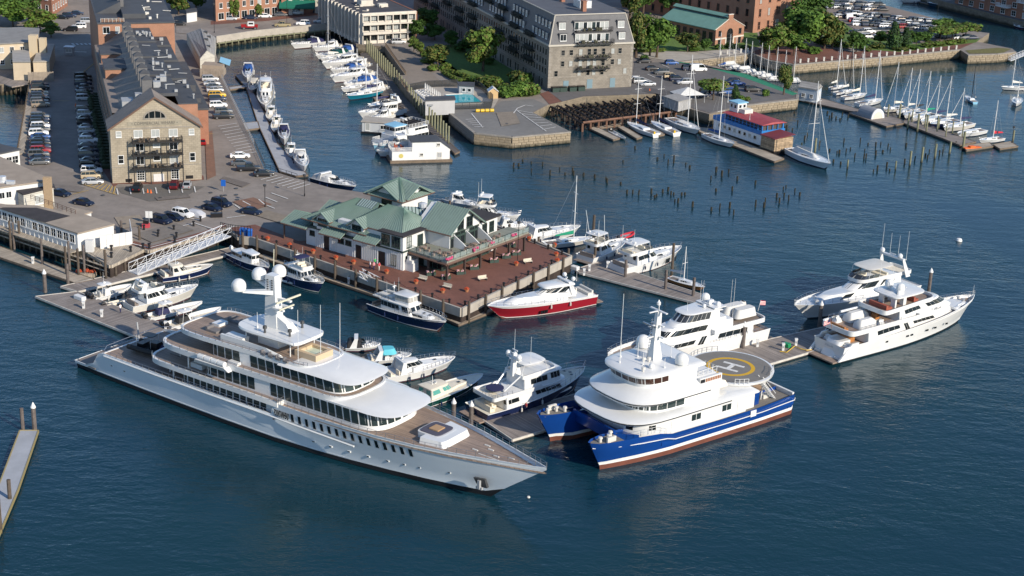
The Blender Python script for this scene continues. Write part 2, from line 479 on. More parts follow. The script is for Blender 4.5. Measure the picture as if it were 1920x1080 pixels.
for _q,_c in ((((214,408),(262,404),(274,421),(228,430)),(.26,.215,.165)),(((436,379),(475,371),(510,384),(470,397)),(.19,.105,.07)),(((384,250),(398,246),(405,330),(388,338)),(.12,.105,.095)),(((290,371),(352,366),(358,371),(296,377)),(.145,.125,.11)),(((100,345),(160,352),(150,362),(105,356)),(.16,.14,.125)),(((420,332),(470,345),(455,352),(412,338)),(.14,.12,.105)),(((500,395),(560,412),(540,424),(480,405)),(.215,.18,.14)),(((930,212),(965,210),(975,232),(940,238)),(.19,.18,.165)),(((1210,165),(1260,172),(1250,180),(1205,172)),(.085,.08,.08)),(((250,440),(330,420),(365,432),(285,456)),(.17,.15,.13))):
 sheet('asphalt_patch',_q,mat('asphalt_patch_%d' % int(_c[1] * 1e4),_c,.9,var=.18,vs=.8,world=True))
 # painted markings
ln = MB()
ly_ = MB()
def stripe(mb,a,b,wd=.13,z=WZ):
 A,B = G(*a,z),G(*b,z)
 d = (B - A); d.normalize()
 n_ = Vector((-d.y,d.x,0)) * wd
 up = Vector((0,0,.17))
 mb.add([A - n_ + up,B - n_ + up,B + n_ + up,A + n_ + up],[(0,1,2,3)])
for i in range(11):
 stripe(ln,(409 + i * 4.1,238 + i * 5.4),(444 + i * 3.6,232 + i * 5.4))
for i in range(7):
 t = i / 6
 stripe(ln,(489 + 60 * t,338 + 18 * t),(520 + 62 * t,330 + 16 * t))
for a,b in (((509,363),(540,374)),((498,371),(520,380)),((485,375),(497,385)),((500,386),(515,392)),((440,385),(450,392)),((455,378),(470,386)),((367,420),(412,435)),((412,435),(440,425)),((305,434),(366,419)),((375,414),(345,408)),((425,410),(460,405)),((240,456),(280,466)),((280,466),(380,440)),((380,440),(424,422))):
 stripe(ln,a,b)
for i in range(7):
 x = 219 + i * 24.2
 stripe(ln,(x,354.5 - i * .6),(x + 2.5,366 - i * .7))
for i in range(10):
 t = i / 9
 stripe(ln,(57 + 38 * (1 - t),222 + 10 * t),(94 + 1 * t,217 + 10 * t)) if i < 3 else None
for i in range(8):
 t = i / 7
 stripe(ly_,(158 + t * 55,347 + t * 17),(180 + t * 36,341 + t * 10),.1)
for a,b in (((150,345),(219,366)),((130,367),(166,358)),((98,190),(130,190)),((180,117),(150,141)),((380,252),(400,252))):
 stripe(ly_,a,b,.1)
for i in range(7):
 t = i / 6
 stripe(ln,(969 + 48 * t,208 + 36 * t),(1000 + 42 * t,213 + 26 * t))
stripe(ln,(969,208),(1024,247)); stripe(ln,(963,213),(970,204)); stripe(ln,(970,204),(985,198)); stripe(ln,(985,198),(1000,200))
for i in range(5):
 stripe(ln,(873 + i * 4,225 + i * 3.4),(888 + i * 5,224 + i * 3.6))
stripe(ln,(884,214),(905,240))
for i in range(7):
 stripe(ln,(1196 + i * 9,152 - i * 6),(1210 + i * 9,158 - i * 6))
for i in range(5):
 stripe(ln,(135 + i * 8,82.5),(139 + i * 8,84.8),.3)
struct('parking_lines',ln,LINEW)
struct('yellow_lines',ly_,LINEY)
mh = MB()
for p in ((193,367),(395,362),(422,367),(443,366),(445,375),(443,354),(233,421),(950,233),(300,372)):
 q = G(*p,WZ)
 mh.lathe([(.42,.05),(.42,.18),(.01,.18)],q,12)
struct('manhole_covers',mh,DGREY)
# ---------------------------------------------------------------- floating docks and seawalls
def dock(name,label,px,z=.55,boards=DOCKW,edge=None,axis=None,world=None,trim=TIMB,thick=.9):
 """floating dock: deck of boards, timber edge proud of it; local x along the axis direction"""
 P = world or [tuple(p)[:2] for p in GP(px,z)]
 A,B = (Vector((*P[0],0)),Vector((*P[1],0))) if axis is None else (G(*axis[0]),G(*axis[1]))
 th = ang(A,B)
 t = thing(name,label,'dock',(A.x,A.y,0),th)
 M = Matrix.Rotation(-th,3,'Z')
 L = [M @ (Vector((x,y,0)) - Vector((A.x,A.y,0))) for x,y in P]
 L = [(v.x,v.y) for v in L]
 MB().prism(L,z - thick,z - .12,0).build('float',mat('wet_float',(.03,.03,.03),.7),t)
 MB().prism(L,z - .119,z,0).build('deck',boards,t)
 e = MB()
 for (a,b) in zip(L,L[1:] + L[:1]):
  a3,b3 = Vector((*a,0)),Vector((*b,0))
  d = (b3 - a3)
  if d.length < .3:
   continue
  d.normalize(); nn = Vector((-d.y,d.x,0)) * .09
  for s_ in (1,):
   e.add([a3 - nn + Vector((0,0,z - .3)),b3 - nn + Vector((0,0,z - .3)),b3 + nn + Vector((0,0,z - .3)),a3 + nn + Vector((0,0,z - .3)),a3 - nn + Vector((0,0,z + .07)),b3 - nn + Vector((0,0,z + .07)),b3 + nn + Vector((0,0,z + .07)),a3 + nn + Vector((0,0,z + .07))],[(0,3,2,1),(4,5,6,7),(0,1,5,4),(1,2,6,5),(2,3,7,6),(3,0,4,7)])
 e.build('edge_timber',trim,t)
 return t
PALE = mat('pale_edge_timber',(.50,.47,.42),.7,var=.2,vs=1)
dock('floating_dock','grey boarded dock arm running from its white capped pile to the big silver yacht',None,axis=None,trim=PALE,world=[(-86.2,273.6),(-58,251.2),(-52.5,256),(-79.5,277.0)])
dock('floating_dock','grey boarded dock arm below the long aluminium gangway',None,trim=PALE,world=[(-83.2,279.3),(-79.4,276.9),(-55.5,301.5),(-52.2,298.9),(-50.6,301.2),(-56.2,305.9)],axis=((150,545),(432,472)))
dock('floating_dock','narrow tan boarded dock along the foot of the brick promenade',None,boards=DOCKT,world=[(-50.5,301),(-36.1,289.3),(-25.1,280.6),(-11.7,270.0),(-9.2,267.3),(-1.5,277.2),(-3.2,278.6),(-9.5,272.0),(-24,284.4),(-37.6,293.8),(-49,302.8)],axis=((600,510),(830,580)))
dock('floating_dock','grey dock reaching out from the promenade corner with three steel piles',None,world=[(12.2,300),(17.5,305.6),(22,312),(24,310.6),(19.6,303.6),(36.6,287.6),(34.6,283.2),(13.0,298.2)],axis=((1120,505),(1310,560)),trim=PALE)
dock('floating_dock','wide boarded dock between the blue catamaran and the white yacht at right',None,trim=PALE,world=[(.9,220.0),(53.3,261.4),(57.2,273.4),(46.2,266.2),(-3.7,226.8)])
dock('floating_pier','pale grey pier with yellow edge alone at lower left',[(37,807),(72,807),(34,918),(-2,1003),(-40,1003),(0,904)],.6,boards=DOCKC,axis=((0,1003),(72,807)),trim=mat('pier_rub_strip',(.30,.24,.10),.6))
dock('floating_walkway','long pale walkway at the left edge under the white waterside building',[(-60,462),(142,531),(178,524),(0,462),(-60,440)],.55,boards=DOCKT)
dock('floating_dock','long pale blue grey dock with small motorboats in the left canal',[(441,141),(462,165),(485,235),(525,322),(555,330),(577,328),(521,270),(490,200),(456,139)],.55,boards=DOCKC,axis=((441,141),(525,322)))
dock('dock_finger','short grey cross dock by the canal wall nearest the yellow taxi',[(429,164),(431,168),(467,163),(464,159)],.6,boards=DOCKC)
dock('dock_finger','short grey cross dock by the canal wall beside the navy pickup',[(455,231),(459,244),(487,240),(484,228)],.6,boards=DOCKC)
dock('marina_dock','dark marina dock lined with tall green piles and bows of many boats',[(676,100),(679,111),(675,132),(713,175),(751,207),(794,239),(828,262),(853,288),(862,284),(842,266),(786,212),(731,146),(686,96)],.55,boards=mat('dark_dock_boards',(.12,.105,.095),.85,kind='plank',sc=3,ax=0,var=.2,vs=.4),axis=((679,111),(853,288)))
dock('dock_finger','brown dock finger by the office building with boats moored head on',[(634,84),(640,94),(658,97),(650,84)],.55,boards=mat('brown_boards',(.20,.11,.07),.8,kind='plank',sc=3,ax=0))
dock('dock_finger','dock finger beside the teal sailboat in the marina',[(700,183),(704,188),(740,184),(735,178)],.55)
dock('dock_finger','outer L shaped dock finger with a small dinghy near the ruined pier',[(1104,240),(1150,262),(1162,259),(1124,240),(1170,233),(1167,230)],.55,boards=DOCKT)
dock('dock_finger','straight dock finger left of the two white sailboats',[(1158,238),(1194,260),(1204,257),(1170,236)],.55,boards=DOCKT)
dock('dock_finger','dock finger between the two white sailboats by the ruined pier',[(1212,232),(1236,254),(1246,252),(1224,231)],.55,boards=DOCKT)
dock('floating_dock','long dock along the blue ferry with a red roof',[(1300,238),(1313,248),(1452,303),(1470,297),(1330,240)],.55,boards=DOCKT)
dock('dinghy_dock','dock with rows of small covered keelboats beside the green walkway',[(1322,124),(1330,132),(1420,168),(1440,164),(1425,155),(1340,122)],.55)
dock('marina_dock','dock behind the pale blue boathouse leading to the right hand sailboats',[(1462,172),(1470,181),(1602,210),(1614,206),(1560,190),(1495,172)],.55)
dock('floating_platform','square floating platform under the grey quonset hut',[(1592,212),(1662,237),(1694,231),(1690,224),(1660,213),(1620,205)],.6,boards=DOCKW)
dock('marina_dock','long dock lined with green piles along the right hand sailboats',[(1695,226),(1695,231),(1800,272),(1830,266),(1770,246),(1710,221)],.55)
dock('dock_float','last float with a lamp post at the end of the right hand dock',[(1862,271),(1875,279),(1909,274),(1895,265)],.55,boards=DOCKT)
dock('dock_float','low float with an orange cover beside the red covered sailboat',[(1806,273),(1812,282),(1862,274),(1856,267)],.55,boards=DOCKT)
dock('far_dock','thin dock in front of the dark brick wharf at upper right',[(1722,1),(1724,4),(1860,32),(1935,54),(1938,50),(1862,28)],.55,boards=DOCKC)
# granite block facings where the courses can be told apart
def block_wall(name,label,px,z0=.2,z1=WZ + .12,course=.68,blk=1.7,m=GRANITE,out=.12,cap=True,limit=300):
 P = GP(px,WZ)
 t = thing(name,label,'seawall',P[0])
 proto = {}
 n = 0
 rest = MB()
 for A,B in zip(P,P[1:]):
  d = B - A; L = d.length; d.normalize()
  nrm = Vector((d.y,-d.x,0))
  th = math.atan2(d.y,d.x)
  k = 0; z = z1 - (.32 if cap else 0)
  if cap:
   c = MB(); c.box(0,L,-out - .08,.6,z1 - .32,z1)
   o = c.build('capstone',GRANG,t,loc=(A - P[0]),rz=th); o.location.z = -P[0].z
  while z > z0 + .1:
   x = -rnd.random() * blk * .6
   while x < L:
    w_ = blk * rnd.uniform(.65,1.3)
    xa,xb = max(x,0) + .03,min(x + w_,L) - .03
    if xb - xa > .25:
     kk = round((xb - xa) * 4)
     if n < limit:
      if kk not in proto:
       bb = MB(); q = kk / 4
       e = .06
       bb.loft([[(0,.1,0),(q,.1,0),(q,.1,course - .05),(0,.1,course - .05)],[(0,-out + e,0),(q,-out + e,0),(q,-out + e,course - .05),(0,-out + e,course - .05)],[(e,-out,e),(q - e,-out,e),(q - e,-out,course - .05 - e),(e,-out,course - .05 - e)]])
       proto[kk] = bb.mesh('stone',m)
      s_ = link('stone',proto[kk],t,(A - P[0]) + d * xa - nrm * rnd.uniform(-.02,.05) * -1,th)
      s_.location.z = z - course - P[0].z
      s_.scale.x = (xb - xa) / (kk / 4)
      n += 1
     else:
      s0 = len(rest.v)
      rest.box(xa,xb,-out,.1,z - course,z - .05)
      rest.xf(Matrix.Translation(A - P[0] - Vector((0,0,A.z))) @ Matrix.Rotation(th,4,'Z'),s0)
    x += w_
   z -= course; k += 1
 if rest.f:
  r_ = rest.build('stone_courses',m,t); r_.location.z = -P[0].z + A.z; r_['kind'] = 'stuff'
 return t
block_wall('seawall','sunlit granite block face of the quay car park',[(889,250),(960,257.5),(1070,247.5)])
block_wall('seawall','shaded granite flank of the quay car park below the pool building',[(842,212),(889,250)],m=GRANG)
block_wall('seawall','long granite harbour wall of the park below its stone posts',[(1488,121.5),(1655,107.5),(1800,93.5)],course=.7,blk=2.2,limit=240)
block_wall('seawall','short granite wall turning the corner at the dinghy basin',[(1408,99.5),(1440,113.5),(1488,121.5)],course=.7,blk=2.2,m=GRANG)
block_wall('seawall','low granite wall of the grassy point at far right',[(1815,103.5),(1870,101.5),(1905,97.5)],blk=2,course=.7)
block_wall('seawall','granite wall around the hotel parking beside the ferry',[(1400,197.5),(1495,186.5),(1497,178.5)],blk=2)
block_wall('seawall','granite wall by the small park path behind the parking',[(1265,117.5),(1390,103.5),(1408,99.5)],course=.7,blk=2.2)
# ---------------------------------------------------------------- buildings
def win_geo(mf,mp,w,h,nx=1,ny=2,fr=.11,arch=False,dep=.10):
 """frame (mf) stands proud of the wall, pane (mp) set back inside it; local x along wall, -y outward, centred"""
 x,z = w / 2,h / 2
 for a in ((-x - fr,-x,-z - fr,z + fr),(x,x + fr,-z - fr,z + fr),(-x,x,-z - fr,-z),(-x,x,z,z + fr)):
  mf.box(a[0],a[1],-dep,.02,a[2],a[3])
 mf.box(-x - fr - .05,x + fr + .05,-dep - .08,.02,-z - fr - .1,-z - fr)
 for i in range(1,nx):
  q = -x + w * i / nx
  mf.box(q - .03,q + .03,-dep + .02,.02,-z,z)
 for i in range(1,ny):
  q = -z + h * i / ny
  mf.box(-x,x,-dep + .03,.02,q - .03,q + .03)
 mp.add([(-x,-.03,-z),(x,-.03,-z),(x,-.03,z),(-x,-.03,z)],[(0,1,2,3)])
WC = {}
def window(par,x,y,z,th,w,h,nx=1,ny=2,fm=PAINTW,gm=GLASS,name='window'):
 if gm is GLASS and rnd.random() < .22:
  gm = BLIND
 k = (w,h,nx,ny,fm.name,gm.name)
 if k not in WC:
  a,b = MB(),MB()
  win_geo(a,b,w,h,nx,ny)
  WC[k] = (a.mesh('window_frame',fm),b.mesh('pane',gm))
 o = link(name,WC[k][0],par,(x,y,z),th)
 link('pane',WC[k][1],o)
 return o
def win_merge(mf,mp,x,y,z,th,w,h,nx=1,ny=1,fr=.11):
 a,b = len(mf.v),len(mp.v)
 win_geo(mf,mp,w,h,nx,ny,fr)
 M = Matrix.Translation((x,y,z)) @ Matrix.Rotation(th,4,'Z')
 mf.xf(M,a); mp.xf(M,b)
def gable_roof(mb,x0,x1,y0,y1,ze,zr,ov=.35,th=.22,along='y',m=0):
 """two slopes with thickness, ridge along y (or x)"""
 c = (x0 + x1) / 2 if along == 'y' else (y0 + y1) / 2
 s = (zr - ze) / ((x1 - x0) / 2 if along == 'y' else (y1 - y0) / 2)
 if along == 'y':
  a,b = x0 - ov,x1 + ov
  zo = ze - s * ov
  pr = [(a,zo),(c,zr),(b,zo),(b,zo + th),(c,zr + th),(a,zo + th)]
  r0 = [(p,y0 - ov,q) for p,q in pr]; r1 = [(p,y1 + ov,q) for p,q in pr]
 else:
  a,b = y0 - ov,y1 + ov
  zo = ze - s * ov
  pr = [(a,zo),(c,zr),(b,zo),(b,zo + th),(c,zr + th),(a,zo + th)]
  r0 = [(x0 - ov,p,q) for p,q in pr]; r1 = [(x1 + ov,p,q) for p,q in pr]
 return mb.loft([r0,r1],m)
def gable_wall(mb,x0,x1,y,ze,zr,m=0,t=.3):
 c = (x0 + x1) / 2
 P = [(x0,0),(x1,0),(x1,ze),(c,zr),(x0,ze)]
 return mb.loft([[(a,y,b) for a,b in P],[(a,y + t,b) for a,b in P]],m)
def text(parent,s,size,loc,rot,m,name='lettering',ext=.02,sx=1.0,bold=.0):
 c = bpy.data.curves.new(name,'FONT')
 c.body = s; c.size = size; c.extrude = ext; c.offset = bold; c.align_x = 'CENTER'; c.align_y = 'CENTER'; c.resolution_u = 2
 c.materials.append(m)
 o = link(name,c,parent,loc)
 o.rotation_euler = rot
 bpy.context.view_layer.update()
 me = bpy.data.meshes.new_from_object(o)
 bpy.data.objects.remove(o)
 o = link(name,me,parent,loc)
 o.rotation_euler = rot
 o.scale.x = sx
 return o
def rooftop(par,mb,n,x0,x1,y0,y1,z):
 for i in range(n):
  x,y = rnd.uniform(x0,x1),rnd.uniform(y0,y1)
  k = rnd.random()
  if k < .4:
   mb.box(x,x + rnd.uniform(.5,1.1),y,y + rnd.uniform(.5,1.1),z,z + rnd.uniform(.5,.9))
  elif k < .75:
   mb.lathe([(.18,0),(.18,.9),(.3,.9),(.3,1.1),(.01,1.15)],(x,y,z),8)
  else:
   mb.tube([(x,y,z + .3),(x + rnd.uniform(1,3),y + rnd.uniform(-1,1),z + .3)],.12,5)
   # ---- long stone warehouse with the lettered gable
A,B = G(211.3,344.1,WZ),G(378.5,336.7,WZ)
W1 = (B - A).length
t = thing('stone_warehouse','long stone warehouse whose gable front carries balconies and a half round window','building',A,ang(A,B))
g = MB(); gable_wall(g,0,W1,0,12.1,18.8,t=.6); g.box(0,W1,.6,8,0,12.0)
g.build('gable_wall',GRANW,t)
g = MB(); g.box(1.2,2,8,86,0,11.6); g.box(2,W1 - .6,8,86,0,11.2); g.box(W1 - .6,W1 + .35,8,86,0,14.2)
g.box(10,W1 + .35,7.7,8,11.2,15.3); g.build('brick_wall',BRICKO,t)
g = MB()
c = W1 / 2
for s_,e in ((-1,-.5),(1,W1 + .5)):
 k = (18.8 - 12.1) / (W1 / 2)
 zo = 12.1 - k * .5
 if s_ < 0:
  g.loft([[(e,-.4,zo),(c,-.4,18.85),(c,-.4,19.15),(e,-.4,zo + .3)],[(e,9,zo),(c,9,18.85),(c,9,19.15),(e,9,zo + .3)]])
 else:
  g.loft([[(c,-.4,18.85),(e,-.4,zo),(e,-.4,zo + .3),(c,-.4,19.15)],[(c,7.6,18.85),(e,7.6,zo),(e,7.6,zo + .3),(c,7.6,19.15)]])
g.add([(1.0,9,13.6),(3.0,9,13.7),(3.0,86,13.7),(1.0,86,13.6),(1.0,9,11.5),(1.0,86,11.5)],[(0,1,2,3),(4,0,3,5)])
g.add([(3.0,9,13.7),(c + .6,9,18.3),(c + .6,86,18.3),(3.0,86,13.7)],[(0,1,2,3)])
g.build('slate_roof',SLATE,t)
g = MB()
for x in (-.62,W1 + .5):
 g.loft([[(x + (.12 if x < 0 else 0),-.55,11.8),(c,-.55,18.75),(c,-.55,19.2),(x,-.55,12.2)],[(x + (.12 if x < 0 else 0),-.4,11.8),(c,-.4,18.75),(c,-.4,19.2),(x,-.4,12.2)]])
g.build('rake_board',BROWNT,t)
g = MB(); g.box(c + .6,15.4,8.2,86,17.2,17.9); g.box(15.4,W1 + .5,8.0,86,14.6,15.5)
for y in (26,47,66):
 g.box(c + .6,15.6,y,y + .3,17.9,18.3); g.box(15.6,W1 + .5,y + 6,y + 6.3,15.5,16.0)
g.build('flat_roof',TARR,t)
g = MB(); rooftop(t,g,26,c + 1.5,15,9,84,17.9); rooftop(t,g,12,15.6,W1,10,84,15.5)
g.box(10.6,12.2,14,15.6,17.9,19.2); g.box(12.6,14,20,21.2,17.9,19.0)
g.build('roof_equipment',GREYM,t)['kind'] = 'stuff'
for i in range(11):
 y = 13 + i * 6.6
 o = MB()
 o.box(c - 1.6,c + .6,y,y + 2.3,15.5,19.9)
 o.loft([[(c - 1.7,y - .1,19.9),(c + .7,y - .1,19.9),(c + .7,y + 2.4,19.9),(c - 1.7,y + 2.4,19.9)],[(c - .6,y + 1.1,20.8),(c - .4,y + 1.1,20.8),(c - .4,y + 1.2,20.8),(c - .6,y + 1.2,20.8)]],1)
 o.build('ridge_cupola',[SLATEG,TARR],t)
for y0,y1 in ((44,56),(62,72)):
 o = MB(); o.box(1.6,7.4,y0,y1,10,15.8); o.box(1.4,7.6,y0 - .2,y1 + .2,15.8,16.1,1)
 o.build('brick_bay',[BRICKO,TARR],t)
o = MB(); o.box(3.4,6.2,11,15.5,13.2,15.6); o.box(6.4,8,12,14,15,17); o.build('roof_hatch',GREYM,t)
for x,z,w_,h_ in ((1.75,11.0,1.0,1.15),(17.35,11.0,1.0,1.15),(2.0,5.35,1.05,1.7),(17.4,5.35,1.05,1.7)):
 window(t,x,0,z,0,w_,h_,1,2,gm=BLIND if z > 10 else GLASS)
for x,w_ in ((5.9,1.7),(9.55,1.6),(13.4,1.7)):
 window(t,x,0,10.95,0,w_,1.5,2,1,gm=BLIND)
for z in (8.15,5.1):
 for x in (6.1,13.35):
  window(t,x,0,z,0,1.6,1.95,2,1)
 window(t,9.7,0,z + .35,0,1.35,1.2,1,1)
for x in (6.1,13.5):
 window(t,x,0,1.55,0,1.5,2.0,3,4)
o = MB(); o.box(8.8,11.1,-.1,.05,0,1.75); o.build('garage_door',WALLW,t)
o = MB(); o.box(2.8,4.2,-.07,.05,.2,.9); o.box(15.8,17.4,-.07,.05,.35,1.1); o.build('cellar_opening',BLACK,t)
fan = MB(); pn = MB()
R_ = 2.2
arc = [(9.6 + R_ * math.cos(a),14.35 + 1.55 * math.sin(a)) for a in [math.pi * i / 14 for i in range(15)]]
pn.add([(x,-.04,z) for x,z in arc],[tuple(range(15))[::-1]])
arc2 = [(9.6 + (R_ + .3) * math.cos(a),14.35 + 1.85 * math.sin(a)) for a in [math.pi * i / 14 for i in range(15)]]
for i in range(14):
 fan.loft([[(p[0],y,p[1]) for p in (arc[i],arc2[i],arc2[i + 1],arc[i + 1])] for y in (-.12,.03)])
fan.box(7.1,12.1,-.14,.03,14.1,14.36)
for x in (8.35,9.6,10.85):
 h_ = 1.55 * math.sqrt(max(0,1 - ((x - 9.6) / R_) ** 2))
 fan.box(x - .07,x + .07,-.09,.02,14.36,14.36 + h_)
o = fan.build('fan_window',GRANG,t); pn.build('pane',GLASS,o)
o = MB(); o.box(3.7,15.3,-.06,.02,12.75,13.65); o.build('sign_band',mat('sign_stone',(.27,.245,.19),.85,var=.06,vs=1),t)
text(t,'\u2022 COMMERCIAL WHARF \u2022',.95,(9.5,-.08,13.2),(RD(90),0,0),mat('carved_letters',(.10,.09,.078),.9),sx=.92)
o = MB(); o.box(-.05,W1 + .05,-.1,.02,12.1,12.3); o.box(-.05,W1 + .05,-.08,.02,3.55,3.72); o.build('string_course',GRANG,t)
for i,z in enumerate((9.35,6.5,3.5)):
 o = MB(); o.box(4.4,15.3,-1.9,-.05,z - .22,z)
 o.rail([(4.5,-.1,z),(4.5,-1.85,z),(15.2,-1.85,z),(15.2,-.1,z)],1.0,.45,2,.03)
 b = o.build('balcony',mat('black_steel',(.02,.02,.022),.5),t)
 f = MB()
 for k in range(9):
  x = 5.2 + rnd.random() * 9.4
  if rnd.random() < .5:
   f.lathe([(.05,0),(.05,.68),(.45,.7),(.45,.74),(.01,.74)],(x,-1.1,z),8)
  else:
   f.box(x,x + .5,-1.3,-.8,z,z + .42); f.box(x,x + .5,-.85,-.8,z + .42,z + .95)
 f.build('furniture',[TIMB,DGREY,TIMB][i],b)['kind'] = 'stuff'
for x in (4.6,8.15,11.7,15.1):
 o = MB(); o.box(x - .1,x + .1,-1.95,-1.75,0,10.3); o.build('balcony_post',MATS['black_steel'],t)
 # side windows along the canal-side wall and wharf-side wall
mf,mp = MB(),MB()
for i in range(24):
 for z in (2,5.2,8.6):
  win_merge(mf,mp,W1 + .35,10 + i * 3.1,z,RD(90),1.0,1.6)
  win_merge(mf,mp,1.2,10 + i * 3.1,z,RD(-90),1.0,1.6)
o = mf.build('side_windows',GRANG,t); mp.build('panes',GLASS,o); o['kind'] = 'stuff'
t2 = thing('brick_rowhouse','taller brick block joining the far end of the stone warehouse roof','building',A,ang(A,B))
o = MB(); o.box(2.2,22,86.3,140,0,19); o.build('wall',BRICKO,t2)
o = MB(); o.box(2.0,22.2,86.1,140,19,19.35); o.box(9,15,92,140,19.35,20.6)
o.loft([[(2.4,100,19.35),(9,100,22.5),(9,100,19.35)],[(2.4,140,19.35),(9,140,22.5),(9,140,19.35)]]); o.build('flat_roof',TARR,t2)
for i in range(6):
 o = MB(); o.box(8.4,10,103 + i * 5,105 + i * 5,19.3,23.6); o.build('ridge_cupola',SLATEG,t2)
o = MB(); rooftop(t2,o,22,12,21.5,88,130,19.35); o.build('roof_equipment',OFFW,t2)['kind'] = 'stuff'
for x,w_ in ((4.3,1.6),(7.2,.9)):
 window(t2,x,86.3,17.4,0,w_,1.6,2,1)
o = MB(); o.rail([(3,87,19.35),(9,87,19.35)],1.0,1,3,.04); o.build('roof_railing',OFFW,t2)
o = MB()
for i in range(10):
 x = 3.2 + i * .6
 o.box(x,x + .5,87.3,88,19.35,19.35 + rnd.uniform(.5,1.1))
o.build('planter_row',mat('terrace_planting',(.22,.10,.05),.9,var=.5,vs=3),t2)['kind'] = 'stuff'
t2b = thing('brick_annex','long low brick annex with a dark flat roof beside the stone warehouse','building',A,ang(A,B))
o = MB(); o.box(W1 + .6,W1 + 5.0,30,84,0,8.6); o.build('wall',BRICK,t2b)
o = MB(); o.box(W1 + .45,W1 + 5.2,29.8,84.2,8.6,9.0); o.box(W1 + 1.5,W1 + 4,48,55,9,10.6); o.box(W1 + 2,W1 + 4,36,39,9,10); o.build('flat_roof',TARR,t2b)
# people-height clutter along the shaded side: stoops with plants
o = MB()
for i in range(26):
 y = 12 + i * 2.9
 o.box(-1.6,-.2 + 1.3,y,y + 1.3,0,.9)
 o.lathe([(.1,0),(.8,.6),(.7,1.3),(.05,1.7)],(-1.0 + rnd.uniform(-.4,.4),y + 1.9,.0),7)
o.build('stoop_row',mat('dark_planting',(.03,.045,.02),.95,var=.5,vs=2),t)['kind'] = 'stuff'
# ---- granite hotel block with a mansard roof
A,B = G(1026.7,170,WZ),G(1183,162.5,WZ)
WH = (B - A).length
LH = 128.0
ZE,ZT,IN = 12.9,20.7,2.1
t = thing('granite_block','huge granite apartment block with slate mansard roof and black balconies','building',A,ang(A,B))
o = MB(); o.box(0,WH,0,LH,0,ZE); o.build('wall',GRANH,t)
o = MB()
o.loft([[(0,0,ZE),(WH,0,ZE),(WH,LH,ZE),(0,LH,ZE)],[(IN,IN,ZT),(WH - IN,IN,ZT),(WH - IN,LH - IN,ZT),(IN,LH - IN,ZT)]])
o.build('mansard',SLATEG,t)
o = MB(); o.box(IN - .1,WH - IN + .1,IN - .1,LH - IN + .1,ZT + .003,ZT + .25); o.build('roof',mat('blue_grey_roof',(.085,.09,.105),.8,var=.12,vs=.25),t)
o = MB(); o.box(-.35,WH + .35,-.35,LH,ZE - .35,ZE + .12); o.build('cornice',mat('pale_cornice',(.45,.42,.36),.8),t)
o = MB()
for (x,y) in ((IN,IN),(WH - IN,IN)):
 e = 0 if x < 9 else WH
 o.tube([(e,0,ZE + .1),(x,y,ZT + .1)],.16,5)
o.tube([(IN,IN,ZT + .2),(WH - IN,IN,ZT + .2)],.18,5); o.tube([(IN,IN,ZT + .2),(IN,LH - IN,ZT + .2)],.16,5)
o.build('roof_flashing',mat('pale_cornice'),t)
o = MB(); o.box(-.08,WH + .08,-.1,.03,3.55,3.8); o.box(-.1,.03,0,LH,3.55,3.8)
for i in range(13):
 for x in (0,WH - (.9 if i % 2 else .6)):
  o.box(x - .04,x + (.9 if i % 2 else .6) + .04,-.05,.2,.15 + i * .98,.98 + i * .98)
o.build('quoin',GRANG,t)
for x,y in ((12.2,6),(12.2,22),(16.0,13),(3.4,30),(12,52)):
 o = MB(); o.box(x,x + 1.1,y,y + 1.8,ZT,ZT + 3.0); o.box(x - .1,x + 1.2,y - .1,y + 1.9,ZT + 3.0,ZT + 3.25)
 o.build('chimney',BRICK,t)
o = MB(); o.box(13.4,17,11,16,ZT + .2,ZT + 2.3); o.build('stair_head',ALU,t)
def mans(x,z):
 k = (z - ZE) / (ZT - ZE)
 return IN * k
for x,z,g_ in ((4.0,18.0,BLIND),(22.0,18.0,BLIND),(4.1,14.9,GLASS),(22.1,14.9,BLIND)):
 d = MB(); y1 = mans(x,z + 1.1) + .3
 y0 = mans(x,z - 1.0) - .15
 d.box(x - 1.15,x + 1.15,y0,y1,z - 1.0,z + 1.05); d.box(x - 1.3,x + 1.3,y0 - .2,y1,z + 1.05,z + 1.2)
 dd = d.build('dormer',SLATEG,t)
 window(dd,x,y0,z,0,1.75,1.7,2,1,gm=g_)
for z in (17.9,14.7):
 y0 = mans(0,z - 1.2) - .1
 o = MB(); o.box(7.6,18.2,y0,y0 + 1.5,z - 1.3,z + 1.25); o.box(7.3,18.5,y0 - .35,y0 + 1.6,z + 1.25,z + 1.5); dd = o.build('dormer',SLATEG,t)
 for i in range(8):
  window(dd,8.35 + i * 1.3,y0,z,0,1.1,2.0,1,1,gm=(BLIND,GLASSG,BLIND,GLASS,BLIND,GLASSG,GLASS,BLIND)[(i + int(z)) % 8])
for z,x0,x1,dep in ((16.55,8.0,19.0,1.5),(13.3,8.2,19.1,1.9),(9.2,8.4,18.4,1.7),(6.0,8.3,18.2,1.7)):
 yb = mans(0,z) if z > ZE else 0
 o = MB(); o.box(x0,x1,yb - dep,yb - .02,z - .25,z)
 o.rail([(x0,yb - .1,z),(x0,yb - dep,z),(x1,yb - dep,z),(x1,yb - .1,z)],1.0,.5,3,.028)
 for i in range(6):
  x = x0 + .4 + i * (x1 - x0 - .8) / 5
  o.tube([(x,yb - dep + .1,z - .2),(x,yb - .05,z - 1.3)],.07,4)
 b = o.build('balcony',MATS['black_steel'],t)
 f = MB()
 for k in range(8):
  x = rnd.uniform(x0 + .5,x1 - .9)
  f.box(x,x + rnd.uniform(.3,.7),yb - 1.3,yb - .7,z,z + rnd.uniform(.4,1.0))
 f.build('furniture',mat('pot_plants',(.10,.10,.06),.9,var=.6,vs=3),b)['kind'] = 'stuff'
